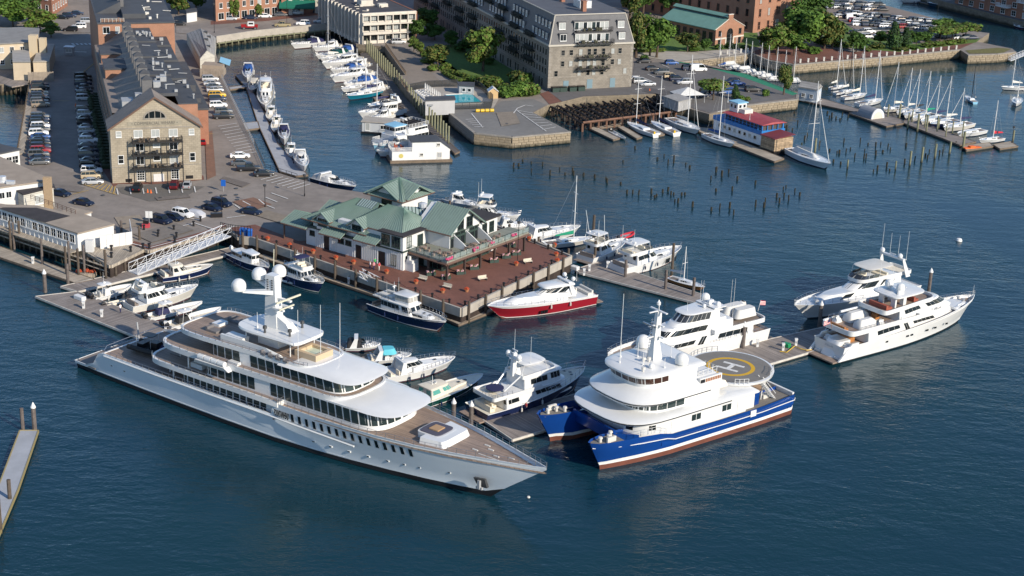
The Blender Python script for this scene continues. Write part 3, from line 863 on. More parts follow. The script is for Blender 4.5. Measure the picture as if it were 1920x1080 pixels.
for z in (10.6,7.5):
 for i,x in enumerate((4.2,6.7,9.6,12.2,14.0,16.6,19.5,21.7)):
  window(t,x,0,z,0,1.0,1.75 if 9 < x < 17 else 1.45,1,2,fm=GRANG,gm=(GLASS,BLIND)[(i * 3 + int(z)) % 4 == 0],name='window')
for x in (2.3,9.4,12.1,13.9,16.4,23.6):
 window(t,x,0,4.75,0,1.0,1.55,1,2,fm=GRANG)
BLUEDOOR = mat('blue_grey_door',(.16,.24,.28),.4)
for x,w_,h_ in ((5.5,1.6,1.6),(12.8,1.7,2.6),(19.9,1.6,2.7)):
 o = MB(); o.box(x - w_ / 2,x + w_ / 2,-.08,.05,.1 if h_ > 2 else 1.0,(.1 if h_ > 2 else 1.0) + h_)
 o.build('door',BLUEDOOR,t)
mf,mp = MB(),MB()
for i in range(58):
 y = 2.2 + i * 2.15
 for z in (1.6,5.2,7.7,10.6):
  if z < 3 and i % 3 == 0:
   continue
  win_merge(mf,mp,0,y,z,RD(-90),.95,1.7 if z > 3 else 2.4)
o = mf.build('side_windows',GRANG,t); mp.build('panes',GLASS,o); o['kind'] = 'stuff'
mf,mp,dm = MB(),MB(),MB()
for i in range(46):
 y = 3 + i * 2.6
 if i % 7 > 4:
  continue
 for z in (15.0,18.1):
  k = IN * (z - 1 - ZE) / (ZT - ZE)
  dm.box(k - .1,k + 1.2,y - .75,y + .75,z - .95,z + 1.0)
  win_merge(mf,mp,k - .1,y,z,RD(-90),1.0,1.5)
o = dm.build('side_dormers',SLATEG,t); q = mf.build('dormer_windows',PAINTW,o); mp.build('dormer_panes',BLIND,o); o['kind'] = 'stuff'
for i in range(9):
 y = 11 + i * 12.5
 for z in (6.1,9.2,13.3,16.4):
  if (i + int(z)) % 4 == 0:
   continue
  yb = 0 if z < ZE else IN * (z - ZE) / (ZT - ZE)
  o = MB(); o.box(yb - 1.6,yb,y,y + 6,z - .25,z); o.rail([(yb - 1.6,y,z),(yb - 1.6,y + 6,z)],1,.5,2,.04)
  for k in range(6):
   o.lathe([(.1,0),(.5,.4),(.4,1.0),(.05,1.3)],(yb - .9,y + .6 + k,z),6)
  o.build('balcony',mat('dark_balcony',(.025,.028,.022),.8),t)
  # ---- concrete office building with stepped terraces, partly over the water
A,B = G(680,83,WZ),G(783,77,WZ)
t = thing('office_building','three storey pale concrete office with ribbon windows at the canal head','building',A,ang(A,B))
WO = 18.2
o = MB(); o.box(0.3,WO - .3,.9,42,-.4,9.0); o.build('core',mat('office_core',(.10,.095,.085),.6),t)
o = MB(); o.box(-.2,WO + .2,.2,42,9.0,9.35); o.build('flat_roof',mat('office_roof',(.05,.05,.058),.85,var=.2,vs=.3),t)
o = MB(); o.box(WO,WO + .5,.4,42,0,9.5); o.build('brick_end_wall',BRICK,t)
o = MB(); rooftop(t,o,18,1,16,3,30,9.35); o.box(5,9,14,18,9.35,11.2); o.box(10,13,11,13,9.35,10.4); o.build('roof_equipment',CONCB,t)['kind'] = 'stuff'
o = MB()
for k,z in enumerate((0,3.1,6.1)):
 o.box(-.15,WO,.15,1.0,z,z + .95); o.box(-.15,WO,-.1 - .1 * k,1.0,z + 2.75,z + 3.1)
 if k:
  o.box(-.1,9,-.9,.15,z - .1,z + .75); o.box(9,WO,-.7,.15,z - .1,z + .25)
o.box(-.2,WO + .1,.1,.8,9.0,9.7)
for i in range(8):
 x = i * (WO - .3) / 7
 o.box(x - .14,x + .14,-.25,1,0,9.2)
o.build('facade_frame',CONCB,t)
for k in range(3):
 for i in range(7):
  x = (i + .5) * (WO - .3) / 7
  window(t,x,.72,.95 + 3.05 * k + .95,0,2.1,1.55,3,1,fm=DGREY,gm=(GLASS,GLASS,BLIND)[(i + k) % 3])
o = MB()
for i in range(13):
 y = 1 + i * 3.1
 o.box(-.9,.35,y,y + .4,-.6,9.5)
o.box(-.3,.3,.9,41,-.6,.6); o.build('side_fin',CONCB,t)
o = MB()
for i in range(12):
 o.box(.1,.31,1.5 + i * 3.1,3.9 + i * 3.1,.8,8.8)
o.build('side_glazing',GLASS,t)
o = MB()
for i in range(9):
 o.lathe([(.3,-4),(.3,2.5)],(.8 + rnd.random() * .5,1 + i * 4.5,-2.9),8)
o.build('pile',PILEM,t)
# ---- generic block read from its roof outline
def pxblock(name,label,px,zr,wall,roof,zb=WZ,over=.25,th=.28,cat='building',world=None):
 P = world or [Vector((p.x,p.y,0)) for p in GP(px,zr)]
 n = len(P)
 a = sum(P[i].x * P[(i + 1) % n].y - P[(i + 1) % n].x * P[i].y for i in range(n))
 if a < 0:
  P = P[::-1]
 O = Vector((P[0].x,P[0].y,zb))
 t = thing(name,label,cat,O)
 L = [p - Vector((O.x,O.y,0)) for p in P]
 c = sum(L,Vector()) / n
 MB().prism([(p.x,p.y) for p in L],0,zr - zb - .003,0).build('wall',wall,t)
 q = []
 for p in L:
  d = (p - c); q.append(((p + d.normalized() * over).x,(p + d.normalized() * over).y))
 MB().prism(q,zr - zb,zr - zb + th,0).build('flat_roof',roof,t)
 return t,L,zr - zb
def ewin(t,L,i,n,w,h,z,nx=1,ny=2,a=.5,b=.5,fm=PAINTW,gm=GLASS):
 A,B = L[i],L[(i + 1) % len(L)]
 d = B - A; ln_ = d.length; d.normalize()
 th = math.atan2(d.y,d.x)
 for k in range(n):
  s = a + (ln_ - a - b) * (k + .5) / n
  p = A + d * s
  window(t,p.x,p.y,z,th,w,h,nx,ny,fm,gm)
def nearest_edge(L,O,px,z):
 """index of the edge whose middle lies closest to a surveyed point"""
 q = G(*px,z); q = Vector((q.x - O.x,q.y - O.y,0))
 return min(range(len(L)),key=lambda i: ((L[i] + L[(i + 1) % len(L)]) / 2 - q).length)
 # ---- waterside restaurant with green metal roofs
A,B = G(574.5,457,WZ),G(755.5,508,WZ)
R0 = thing('harbour_restaurant','white boarded harbour restaurant with many green metal roofs and a tower','building',A,ang(A,B))
def seams(mb,a,b,c,d,n,r=.05):
 """standing seams from eave a-b up to ridge c-d"""
 a,b,c,d = map(Vector,(a,b,c,d))
 for i in range(n + 1):
  k = i / n
  p,q = a.lerp(b,k),c.lerp(d,k)
  if (q - p).length > .3:
   mb.tube([p + Vector((0,0,.05)),q + Vector((0,0,.05))],r,4)
def slope(name,faces,par=R0,sp=.62,m=GREENR,th=.18):
 """roof planes: each face (eaveA, eaveB, ridgeB, ridgeA) with thickness, brown fascia and standing seams"""
 r,s,f = MB(),MB(),MB()
 for (a,b,c,d) in faces:
  up = [Vector(p) for p in (a,b,c,d)]
  dn = [p - Vector((0,0,th)) for p in up]
  r.loft([dn,up])
  n = max(1,round((up[1] - up[0]).length / sp))
  seams(s,a,b,d,c,n)
  f.tube([up[0] - Vector((0,0,.14)),up[1] - Vector((0,0,.14))],.13,4)
 o = r.build(name,m,par)
 s.build('standing_seams',GREENS,o)['kind'] = 'stuff'
 f.build('fascia',BROWNT,o)
 return o
o = MB(); o.box(0,24.6,0,19,0,3.7); o.box(-.03,24.63,-.03,.3,3.7,3.71)
o.box(8,24.6,.35,18.5,3.9,6.7); o.box(1.4,8,.5,15,3.9,5.3)
o.build('wall',WALLW,R0)
o = MB(); o.box(-.15,24.75,-.15,19,3.55,3.95); o.build('green_band',GREENT,R0)
o = MB()
for i in range(46):
 x = 2.5 + i * .48
 if (4.6 < x < 6.4) or (8 < x < 12) or (12.6 < x < 14.4) or (18.4 < x < 20.4):
  continue
 o.box(x,x + .1,-.12,0,.1,3.5)
o.build('batten',PAINTW,R0)['kind'] = 'stuff'
for x0,x1 in ((4.7,6.0),(12.9,14.2),(18.6,20.2)):
 o = MB(); o.box(x0,x1,-.05,.1,0,2.7); o.build('doorway',BLACK,R0)
for x,w_ in ((1.6,1.1),(9.1,1.3),(11.0,1.3)):
 window(R0,x,0,2.6,0,w_,.8,2,1,fm=GREENT)
window(R0,22.3,0,1.7,0,1.3,2.0,2,3,fm=GREENT)
for x in (20.6,23.1):
 window(R0,x,-.3,5.45,0,1.9,2.0,3,2,fm=GREENT)
o = MB(); o.box(19.3,24.8,-.3,6.5,3.96,6.85); o.build('upper_block',WALLW,R0)
o = MB(); o.box(18.9,25.3,-.8,6.9,6.85,7.1); o.build('flat_roof',TARB,R0)
for y in (1.5,):
 window(R0,24.8,y,5.45,RD(90),1.2,2.0,2,2,fm=GREENT)
 window(R0,24.6,y,1.6,RD(90),1.2,2.1,2,3,fm=GREENT)
window(R0,24.8,4.8,5.0,RD(90),1.4,2.2,2,1,fm=GREENT,gm=GLASSG)
# left hip roof
e = .7
zl,zr = 5.4,9.4
lx0,lx1,lyA,lyB = -e,16,-e,14.2
slope('hip_roof',[((lx0,lyA,zl),(lx1,lyA,zl),(13,6.7,zr),(7.2,6.7,zr)),((lx0,lyB,zl),(lx0,lyA,zl),(7.2,6.7,zr),(7.2,6.9,zr)),((lx1,lyB,zl),(lx0,lyB,zl),(7.2,6.9,zr),(13,6.9,zr))])
zr2,ze2 = 10.2,6.9
slope('hip_roof',[((11.0,.3,ze2 - .2),(24.0,.3,ze2 - .2),(20.2,5.4,zr2),(16.2,5.4,zr2)),((24.0,.3,ze2 - .2),(24.0,10.5,ze2 - .2),(20.2,5.6,zr2),(20.2,5.4,zr2)),((11.0,10.5,ze2 - .2),(11.0,.3,ze2 - .2),(16.2,5.4,zr2),(16.2,5.6,zr2)),((24.0,10.5,ze2 - .2),(11.0,10.5,ze2 - .2),(16.2,5.6,zr2),(20.2,5.6,zr2))])
for x in (4.6,13.4):
 z0 = 4.4 if x < 8 else 5.0
 d = MB(); d.box(x - 1.6,x + 1.6,-.25,4,z0 - .5,z0 + 1.9)
 d.loft([[(x - 1.6,-.25,z0 + 1.9),(x + 1.6,-.25,z0 + 1.9),(x,-.25,z0 + 3.0)],[(x - 1.6,4,z0 + 1.9),(x + 1.6,4,z0 + 1.9),(x,4,z0 + 3.0)]])
 dd = d.build('dormer',WALLW,R0)
 window(dd,x - .1,-.25,z0 + 1.0,0,2.1,1.3,3,2,fm=GREENT)
 slope('dormer_roof',[((x - 2.2,5,z0 + 1.55),(x - 2.2,-.9,z0 + 1.55),(x,-.9,z0 + 3.15),(x,5,z0 + 3.15)),((x + 2.2,-.9,z0 + 1.55),(x + 2.2,5,z0 + 1.55),(x,5,z0 + 3.15),(x,-.9,z0 + 3.15))])
 slope('canopy_roof',[((x + .5,-2.0,z0 - .55),(x + 6.0,-2.0,z0 - .55),(x + 6.0,.6,z0 + .75),(x + .5,.6,z0 + .75))])
slope('canopy_roof',[((-6.0,-1.0,3.4),(.6,-1.0,3.4),(.6,3.2,5.0),(-6.0,3.2,5.0)),((.6,7.4,3.4),(-6.0,7.4,3.4),(-6.0,3.2,5.0),(.6,3.2,5.0))])
slope('canopy_roof',[((-4.8,8.6,3.6),(2.2,8.6,3.6),(2.2,12.2,5.4),(-4.8,12.2,5.4)),((2.2,16,3.6),(-4.8,16,3.6),(-4.8,12.2,5.4),(2.2,12.2,5.4))])
o = MB()
for x,y in ((-5.6,-.6),(-5.6,7),(-4.4,9),(-4.4,15.4)):
 o.box(x,x + .25,y,y + .25,0,3.5)
o.build('canopy_post',BROWNT,R0)
# tower with crossed gables
tx0,tx1,ty0,ty1 = 8.3,16.3,9.6,17.6
cx,cy = (tx0 + tx1) / 2,(ty0 + ty1) / 2
o = MB(); o.box(tx0,tx1,ty0,ty1,6,10.3)
o.loft([[(tx1 - .01,ty0 + .6,10),(tx1 - .01,ty1 - .6,10),(tx1 - .01,cy,12.3)],[(cx,ty0 + .6,10),(cx,ty1 - .6,10),(cx,cy,12.3)]])
o.loft([[(tx0 + .6,ty0 + .01,10),(tx1 - .6,ty0 + .01,10),(cx,ty0 + .01,12.3)],[(tx0 + .6,cy,10),(tx1 - .6,cy,10),(cx,cy,12.3)]])
tw = o.build('tower',WALLW,R0)
window(tw,tx0 + 4.2,ty0,8.8,0,2.4,3.0,3,2,fm=GREENT); window(tw,tx1 - 1,ty0,7.6,0,1.2,1.2,2,2,fm=GREENT)
window(tw,tx1,cy - 1.2,10.3,RD(90),2.6,.8,4,1,fm=GREENT); window(tw,tx1,cy + 1.6,10.4,RD(90),.8,1.0,1,1,fm=GREENT)
window(tw,tx1,cy + 1.6,7.4,RD(90),1.0,2.0,1,1,fm=GREENT)
e = 1.0
ap = 13.1
slope('tower_roof',[((tx0 - e,ty0 - e,10.1),(tx1 + e,ty0 - e,10.1),(cx + .1,cy,ap),(cx - .1,cy,ap)),((tx1 + e,ty0 - e,10.1),(tx1 + e,ty1 + e,10.1),(cx,cy + .1,ap),(cx,cy - .1,ap)),((tx1 + e,ty1 + e,10.1),(tx0 - e,ty1 + e,10.1),(cx - .1,cy,ap),(cx + .1,cy,ap)),((tx0 - e,ty1 + e,10.1),(tx0 - e,ty0 - e,10.1),(cx,cy - .1,ap),(cx,cy + .1,ap))])
slope('gable_roof',[((cx,ty0 + .2,10.35),(tx1 + 1.2,ty0 + .2,10.35),(tx1 + 1.2,cy,12.5),(cx,cy,12.9)),((tx1 + 1.2,ty1 - .2,10.35),(cx,ty1 - .2,10.35),(cx,cy,12.9),(tx1 + 1.2,cy,12.5))])
slope('gable_roof',[((tx0 + .2,cy,10.35),(tx0 + .2,ty0 - 1.2,10.35),(cx,ty0 - 1.2,12.5),(cx,cy,12.9)),((tx1 - .2,ty0 - 1.2,10.35),(tx1 - .2,cy,10.35),(cx,cy,12.9),(cx,ty0 - 1.2,12.5))])
# skylights, roof terrace, kitchen plant
for a,b,c,d in (((8.6,5.0,8.55),(12.6,5.0,8.55),(12.6,6.8,9.5),(8.6,6.8,9.5)),((18,7.6,8.0),(22,10.2,8.0),(21,11.2,9.2),(17,8.6,9.2))):
 o = MB(); a,b,c,d = map(Vector,(a,b,c,d))
 for i in range(7):
  p,q = a.lerp(b,i / 7 + .01),a.lerp(b,(i + 1) / 7 - .01)
  r_,s_ = d.lerp(c,(i + 1) / 7 - .01),d.lerp(c,i / 7 + .01)
  o.loft([[v - Vector((0,0,.2)) for v in (p,q,r_,s_)],[v + Vector((0,0,.1)) for v in (p,q,r_,s_)]])
 sk = o.build('skylight',mat('skylight_glass',(.30,.38,.36),.15,spec=.8),R0)
 o = MB()
 for i in range(8):
  p,q = a.lerp(b,i / 7),d.lerp(c,i / 7)
  o.tube([p + Vector((0,0,.1)),q + Vector((0,0,.1))],.09,4)
 o.build('glazing_bar',GREENT,sk)
o = MB(); o.box(20.5,23,12,14.5,5,8.2); o.lathe([(.5,0),(.5,2.8),(.85,2.9),(.85,3.6),(.4,3.8)],(20.6,10.8,6.5),10); o.lathe([(.6,0),(.6,1.6),(.9,1.7),(.9,2.2),(.1,2.4)],(22.2,12.6,8),10)
o.box(18,20,12,14,6,7.4); o.tube([(21,12,7.4),(24,11,7.4),(24,9,7.4)],.35,8); o.build('kitchen_plant',ALU,R0)['kind'] = 'stuff'
# gable hall at the right
o = MB(); gx = 30.2
o.box(22,gx,7.0,16.4,3.7,7.3)
o.loft([[(22,7.0,7.3),(22,16.4,7.3),(22,11.7,10.6)],[(gx,7.0,7.3),(gx,16.4,7.3),(gx,11.7,10.6)]])
hl = o.build('hall',WALLW,R0)
slope('hall_roof',[((23.4,6.1,6.95),(31.2,6.1,6.95),(31.2,11.7,10.85),(23.4,11.7,10.85)),((31.2,17.3,6.95),(23.4,17.3,6.95),(23.4,11.7,10.85),(31.2,11.7,10.85))])
for y,z,w_,h_ in ((10.3,8.0,1.7,1.9),(13.1,8.0,1.7,1.9)):
 window(hl,gx,y,z,RD(90),w_,h_,2,2,fm=GREENT)
for i in range(6):
 window(hl,gx,7.9 + i * 1.5,6.35,RD(90),1.25,.55,3,1,fm=GREENT)
 window(hl,gx,7.9 + i * 1.5,4.75,RD(90),1.2,1.9,1,1,fm=GREENT)
o = MB(); o.box(24.5,30.0,16.5,22.5,0,6.9); o.box(24.2,30.6,16.3,23,6.9,7.15,1); bk = o.build('rear_block',[WALLW,TARB],R0)
window(bk,30.0,18.3,5.2,RD(90),1.3,1.9,2,2,fm=GREENT); window(bk,30.0,20.6,5.2,RD(90),1.3,1.9,2,2,fm=GREENT)
o = MB(); o.box(14,22,18.6,24,0,5); o.build('service_wing',WALLW,R0)
slope('wing_roof',[((13,17.5,5.2),(23,17.5,5.2),(23,21,7.2),(13,21,7.2)),((23,25,5.2),(13,25,5.2),(13,21,7.2),(23,21,7.2))])
slope('canopy_roof',[((4,18.2,3.4),(12,18.2,3.4),(12,22,5.0),(4,22,5.0)),((12,26,3.4),(4,26,3.4),(4,22,5.0),(12,22,5.0))])
# upper deck on posts, glazed dining room below
DK = [(24.9,1.4),(34.6,.6),(35.2,26),(30.2,26),(30.2,6.9),(24.9,6.9)]
o = MB(); o.prism(DK,3.35,3.9); o.build('upper_deck',[mat('deck_grey_boards',(.22,.23,.19),.8,kind='plank',sc=4,ax=1)],R0)
o = MB()
for a,b in zip(DK[:3],DK[1:3]):
 a,b = Vector((*a,3.3)),Vector((*b,3.3)); o.tube([a,b],.28,4)
o.build('deck_beam',BROWNT,R0)
rg = MB(); rl = MB()
pts = [Vector((*DK[0],3.9)),Vector((*DK[1],3.9)),Vector((*DK[2],3.9))]
rl.rail(pts,1.05,1.9,1,.04)
for a,b in zip(pts,pts[1:]):
 rg.add([a + Vector((0,0,.1)),b + Vector((0,0,.1)),b + Vector((0,0,.95)),a + Vector((0,0,.95))],[(0,1,2,3)])
gl = mat('clear_railing_glass',(.5,.62,.58),.05)
gl.node_tree.nodes['Principled BSDF'].inputs['Alpha'].default_value = .3
rr = rl.build('deck_railing',GREENT,R0); rg.build('glass_panel',gl,rr)
for y0 in (8.2,12.0,15.8):
 o = MB(); o.loft([[(30.25,y0,3.92),(33.6,y0,3.92),(33.6,y0,4.4),(32.4,y0,5.2),(30.25,y0,6.4)],[(30.25,y0 + .2,3.92),(33.6,y0 + .2,3.92),(33.6,y0 + .2,4.4),(32.4,y0 + .2,5.2),(30.25,y0 + .2,6.4)]])
 o.build('privacy_wing',WALLW,R0)
for x,y in ((34.3,1.1),(29.6,1.4),(34.5,6.2),(34.6,11),(34.7,15.4),(34.8,20),(34.9,25)):
 o = MB(); o.box(x - .18,x + .18,y - .18,y + .18,0,3.35); o.box(x - .6,x + .3,y - .12,y + .12,2.9,3.1); o.build('deck_post',mat('dark_brown_post',(.05,.032,.026),.7),R0)
o = MB(); o.box(24.6,30.3,4.75,20,.05,3.3); o.build('dining_room',mat('dim_interior',(.06,.05,.045),.7),R0)
for i in range(5):
 window(R0,25.3 + i * 1.1,4.75,1.7,0,.95,2.9,1,2,fm=GREENT)
for i in range(13):
 window(R0,30.3,5.4 + i * 1.12,1.7,RD(90),.98,2.9,1,2,fm=GREENT,gm=GLASSG if i % 3 else GLASS)
for (x,y),c in zip(((27.3,3),(31,2.6),(32.8,3.8),(33.8,8.6),(33.2,11),(33.9,13.2),(33.6,18)),'abcdefg'):
 o = MB(); o.lathe([(.06,0),(.06,.7),(.6,.72),(.6,.78),(.01,.78)],(x,y,3.9),10)
 for a in (0,2.1,4.2):
  px_,py_ = x + 1.0 * math.cos(a),y + 1.0 * math.sin(a)
  o.box(px_ - .25,px_ + .25,py_ - .25,py_ + .25,3.9,4.35); o.box(px_ - .25,px_ + .25,py_ + .2,py_ + .26,4.35,4.8)
 tb = tag(o.build('cafe_table',TEAK,None,loc=A,rz=ang(A,B)),'round cafe table with chairs, %s from the left on the restaurant deck' % NUM['abcdefg'.index(c)],'table','cafe tables on the restaurant deck')
PINKF = mat('pink_flowers',(.42,.06,.14),.9,var=.5,vs=6)
o = MB()
for x,y in ((34.4,1.4),(34.8,9),(34.7,14.5),(35,21)):
 for k in range(7):
  o.lathe([(.02,-.25),(.3,0),(.25,.25),(.02,.35)],(x + rnd.uniform(-.4,.4),y + rnd.uniform(-.9,.9),4.2 + rnd.uniform(0,.3)),6)
o.build('flower_baskets',PINKF,R0)['kind'] = 'stuff'
o = MB(); o.box(24.65,26.6,.6,2.2,0,1.7); o.box(25.0,26.4,.5,2.3,1.7,2.2); o.box(25.2,25.7,.6,1.1,2.2,2.9); o.build('stair_enclosure',WALLW,R0)
# ---- white waterside buildings at left
t,L,H_ = pxblock('waterside_building','long low white building with ribbon windows and brown gravel roof at left edge',[(-45,377),(144.8,439),(213,422),(153,403),(132,404),(70,388),(13,386)],6.5,WALLW,GRAVR)
O = t.location
i = nearest_edge(L,O,(50,408),6.5)
ewin(t,L,i,16,1.35,1.5,2.3,2,2,a=.8,b=.6)
o = MB(); A_,B_ = L[i],L[(i + 1) % len(L)]
d = (B_ - A_); d.normalize(); nn = Vector((d.y,-d.x,0))
for k in range(int((B_ - A_).length / 1.4)):
 p = A_ + d * (k * 1.4 + .3) + nn * .05
 o.box(p.x - .05,p.x + .05,p.y - .05,p.y + .05,.05,1.4)
o.build('wall_batten',PAINTW,t)
o = MB(); o.prism([((A_ + nn * .1).x,(A_ + nn * .1).y),((B_ + nn * .1).x,(B_ + nn * .1).y),((B_ + nn * 2.1).x,(B_ + nn * 2.1).y),((A_ + nn * 2.1).x,(A_ + nn * 2.1).y)],.02,.14); o.build('walkway',DOCKT,t)
P_ = [G(x,y,6.8) for x,y in ((85,417),(131.5,405),(68,389.5),(5,389),(0,391))]
o = MB().prism([(p.x - O.x,p.y - O.y) for p in P_],3.79,3.83); o.build('black_roof_patch',TARB,t)
o = MB(); o.rail([G(58,374,6.5) - Vector((O.x,O.y,3)),G(100,388,6.5) - Vector((O.x,O.y,3)),G(142,403,6.5) - Vector((O.x,O.y,3))],1.0,1.5,3,.05); o.build('roof_railing',BROWNT,t)
o = MB()
P_ = [G(*q,WZ) - O for q in ((188,467),(248,458),(244,434))]
for a,b in zip(P_,P_[1:]):
 d = (b - a).normalized(); n_ = Vector((-d.y,d.x,0)) * .06
 k = max(1,round((b - a).length / 1.3))
 for j in range(k):
  u,v = a.lerp(b,j / k + .004),a.lerp(b,(j + 1) / k - .004)
  fp = MB(); fp.loft([[u - n_,v - n_,v + n_,u + n_],[p + Vector((0,0,2.6)) for p in (u - n_,v - n_,v + n_,u + n_)]])
  fp.build('fence_panel',WALLW,t)
c_ = G(168,473,WZ) - O
o = MB(); o.box(c_.x - .7,c_.x + .7,c_.y - .2,c_.y + 1,.05,2.4); o.build('white_cabinet',WALLW,t)
t,L,H_ = pxblock('waterside_building','white flat roofed building with brown roof and air conditioner behind the ribbon window block',[(-60,300),(0,296),(40,314),(83,333),(84,341),(26,349),(-60,362)],8.2,WALLW,GRAVR)
O = t.location
o = MB(); p = G(5,342,8.4) - O; o.box(p.x - 1.2,p.x + 1.2,p.y - 1,p.y + 1,p.z,p.z + .3); o.lathe([(.8,.3),(.8,1.3),(.1,1.35)],p,10); p += Vector((2,-1,0)); o.box(p.x - .8,p.x + .8,p.y - .5,p.y + .5,p.z,p.z + .7); o.build('air_conditioner',ALU,t)
p = G(89,346,8.2) - O; o = MB(); o.box(p.x - .8,p.x + .8,p.y - .4,p.y + .5,-.05,p.z + 1.6); o.build('chimney',mat('tan_brick',(.40,.29,.18),.9,kind='brick',sc=2),t)
i = nearest_edge(L,O,(0,356),8.2); ewin(t,L,i,6,1.0,1.2,3.6,2,1)
t,L,H_ = pxblock('clapboard_cottage','grey clapboard annex with a sloping black roof and white double window',[(27,355),(74,343),(100,352),(44,366)],7.0,WALLG,TARB)
i = nearest_edge(L,t.location,(72,359),7.0); ewin(t,L,i,1,2.0,1.7,2.3,2,1,gm=BLIND)
t,L,H_ = pxblock('waterside_building','white house with dark pitched roof cut by the left picture edge',[(-60,258),(-20,268),(36,281),(-5,289),(-60,296)],8.0,WALLW,TARR,over=.5)
i = nearest_edge(L,t.location,(15,285),8.0); ewin(t,L,i,3,1.5,1.6,3,2,2); i = nearest_edge(L,t.location,(-32,293),8.0); ewin(t,L,i,3,1.5,1.6,3,2,2)
t,L,H_ = pxblock('waterside_building','small brown gravel roofed entry block beside the dark blue car',[(100,405),(134,391),(171,399),(141,408)],5.8,WALLW,GRAVR)
# timber underpinning of the left wharf
for k,(x,y) in enumerate([(21,470),(27,467),(38,466),(80,500),(125,519),(131,508),(148,520),(159,517),(199,527),(229,462),(263,477)]):
 p = G(x,y,.0); o = MB(); o.lathe([(.24,-2),(.24,5.4 + rnd.random() * .8),(.02,5.6)],(0,0,0),8)
 tag(o.build('pile',(PILEM,PILES)[k % 2],None,loc=p),'brown pile, %s from the left below the white waterside building' % NUM[k],'pile','piles under the left wharf edge')
t = thing('wharf_framing','tan timber beams and short piles below the deck of the white building','wharf framing',G(0,440,2.0))
O = t.location
for k in range(20):
 a = G(-30 + k * 12,421 + k * 4.05,2.4) - O
 o = MB(); o.lathe([(.2,-4.5),(.2,.4)],a + Vector((.3,-.4,0)),7); o.build('timber_pile',PILEM,t)
o = MB(); a = G(-40,420,2.3) - O; b = G(207,503,2.3) - O; o.tube([a,b],.22,4); o.tube([a - Vector((0,0,.9)),b - Vector((0,0,.9))],.16,4); o.build('timber_beam',DOCKT,t)
P_ = [G(*q,WZ) for q in ((166,474),(207,497.5),(270,466.5),(279,469.5),(379,442.5),(425,425.5),(448,445.5))]
t = thing('quay_edge','painted dark void with a pale beam under the tan deck and yard edge','quay wall',P_[0])
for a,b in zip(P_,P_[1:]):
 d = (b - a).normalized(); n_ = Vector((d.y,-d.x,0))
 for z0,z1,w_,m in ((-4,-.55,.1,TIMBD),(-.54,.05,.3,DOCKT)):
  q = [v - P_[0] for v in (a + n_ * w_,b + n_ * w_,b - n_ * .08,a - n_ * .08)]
  MB().loft([[v + Vector((0,0,z0)) for v in q],[v + Vector((0,0,z1)) for v in q]]).build('quay_beam' if m is DOCKT else 'painted_void',m,t)  # dark sheet: shade of the open underside put into the colour
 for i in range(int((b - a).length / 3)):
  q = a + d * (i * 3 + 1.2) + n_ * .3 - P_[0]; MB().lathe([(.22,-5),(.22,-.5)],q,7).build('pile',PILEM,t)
  # ---- shed along the canal
t = thing('boat_shed','long narrow shed with pale grey pitched roof on the canal wall','building',G(375,112,WZ),0)
p0,p1,p2,p3 = [G(*q,WZ + 2.9) - t.location for q in ((375,111),(350,64),(405,72),(402,104))]
r0,r1 = (p0 + p3) / 2 + Vector((0,0,1.9)),(p1 + p2) / 2 + Vector((0,0,1.9))
r1 += (r1 - r0).normalized() * 2;
o = MB(); o.prism([(p.x,p.y) for p in (p0,p3,p2,p1)],0,2.88); o.add([p0,p3,r0,p1,p2,r1],[(0,1,2),(4,3,5)]); o.build('wall',WALLG,t)
o = MB()
for a,b,c_,d in ((p0,p1,r1,r0),(p2,p3,r0,r1)):
 o.loft([[v + Vector((0,0,.02)) for v in (a,b,c_,d)],[v + Vector((0,0,.22)) for v in (a,b,c_,d)]])
o.build('pitched_roof',SHINGLE,t)
for k,(u,v) in enumerate(((.2,.3),(.5,.2),(.75,.5),(.9,.3))):
 q = r0.lerp(r1,u).lerp(p3.lerp(p2,u),v); MB().box(q.x - .5,q.x + .5,q.y - .5,q.y + .5,q.z,q.z + .8).build('roof_vent',DGREY,t)
c_ = G(397,145,WZ) - t.location
for k in range(9):
 o = MB(); o.box(c_.x - 3.3 + k * .75,c_.x - 3.3 + k * .75 + .7,c_.y - .1,c_.y + .05,0,2.4); o.build('fence_panel',mat('grey_cedar',(.26,.22,.18),.85,var=.2,vs=1),t)
o = MB(); o.box(c_.x - 3,c_.x + 3,c_.y + 1,c_.y + 6,0,3.2); o.build('lean_to',GRAVR,t)
o = MB(); o.loft([[(c_.x + 1.5,c_.y + 4,3.6),(c_.x + 4.6,c_.y + 3,2.8),(c_.x + 3.6,c_.y + 11,2.8),(c_.x + .6,c_.y + 11,3.6)],[(c_.x + 1.5,c_.y + 4,3.7),(c_.x + 4.6,c_.y + 3,2.9),(c_.x + 3.6,c_.y + 11,2.9),(c_.x + .6,c_.y + 11,3.7)]]); o.build('awning',LBLUE,t)
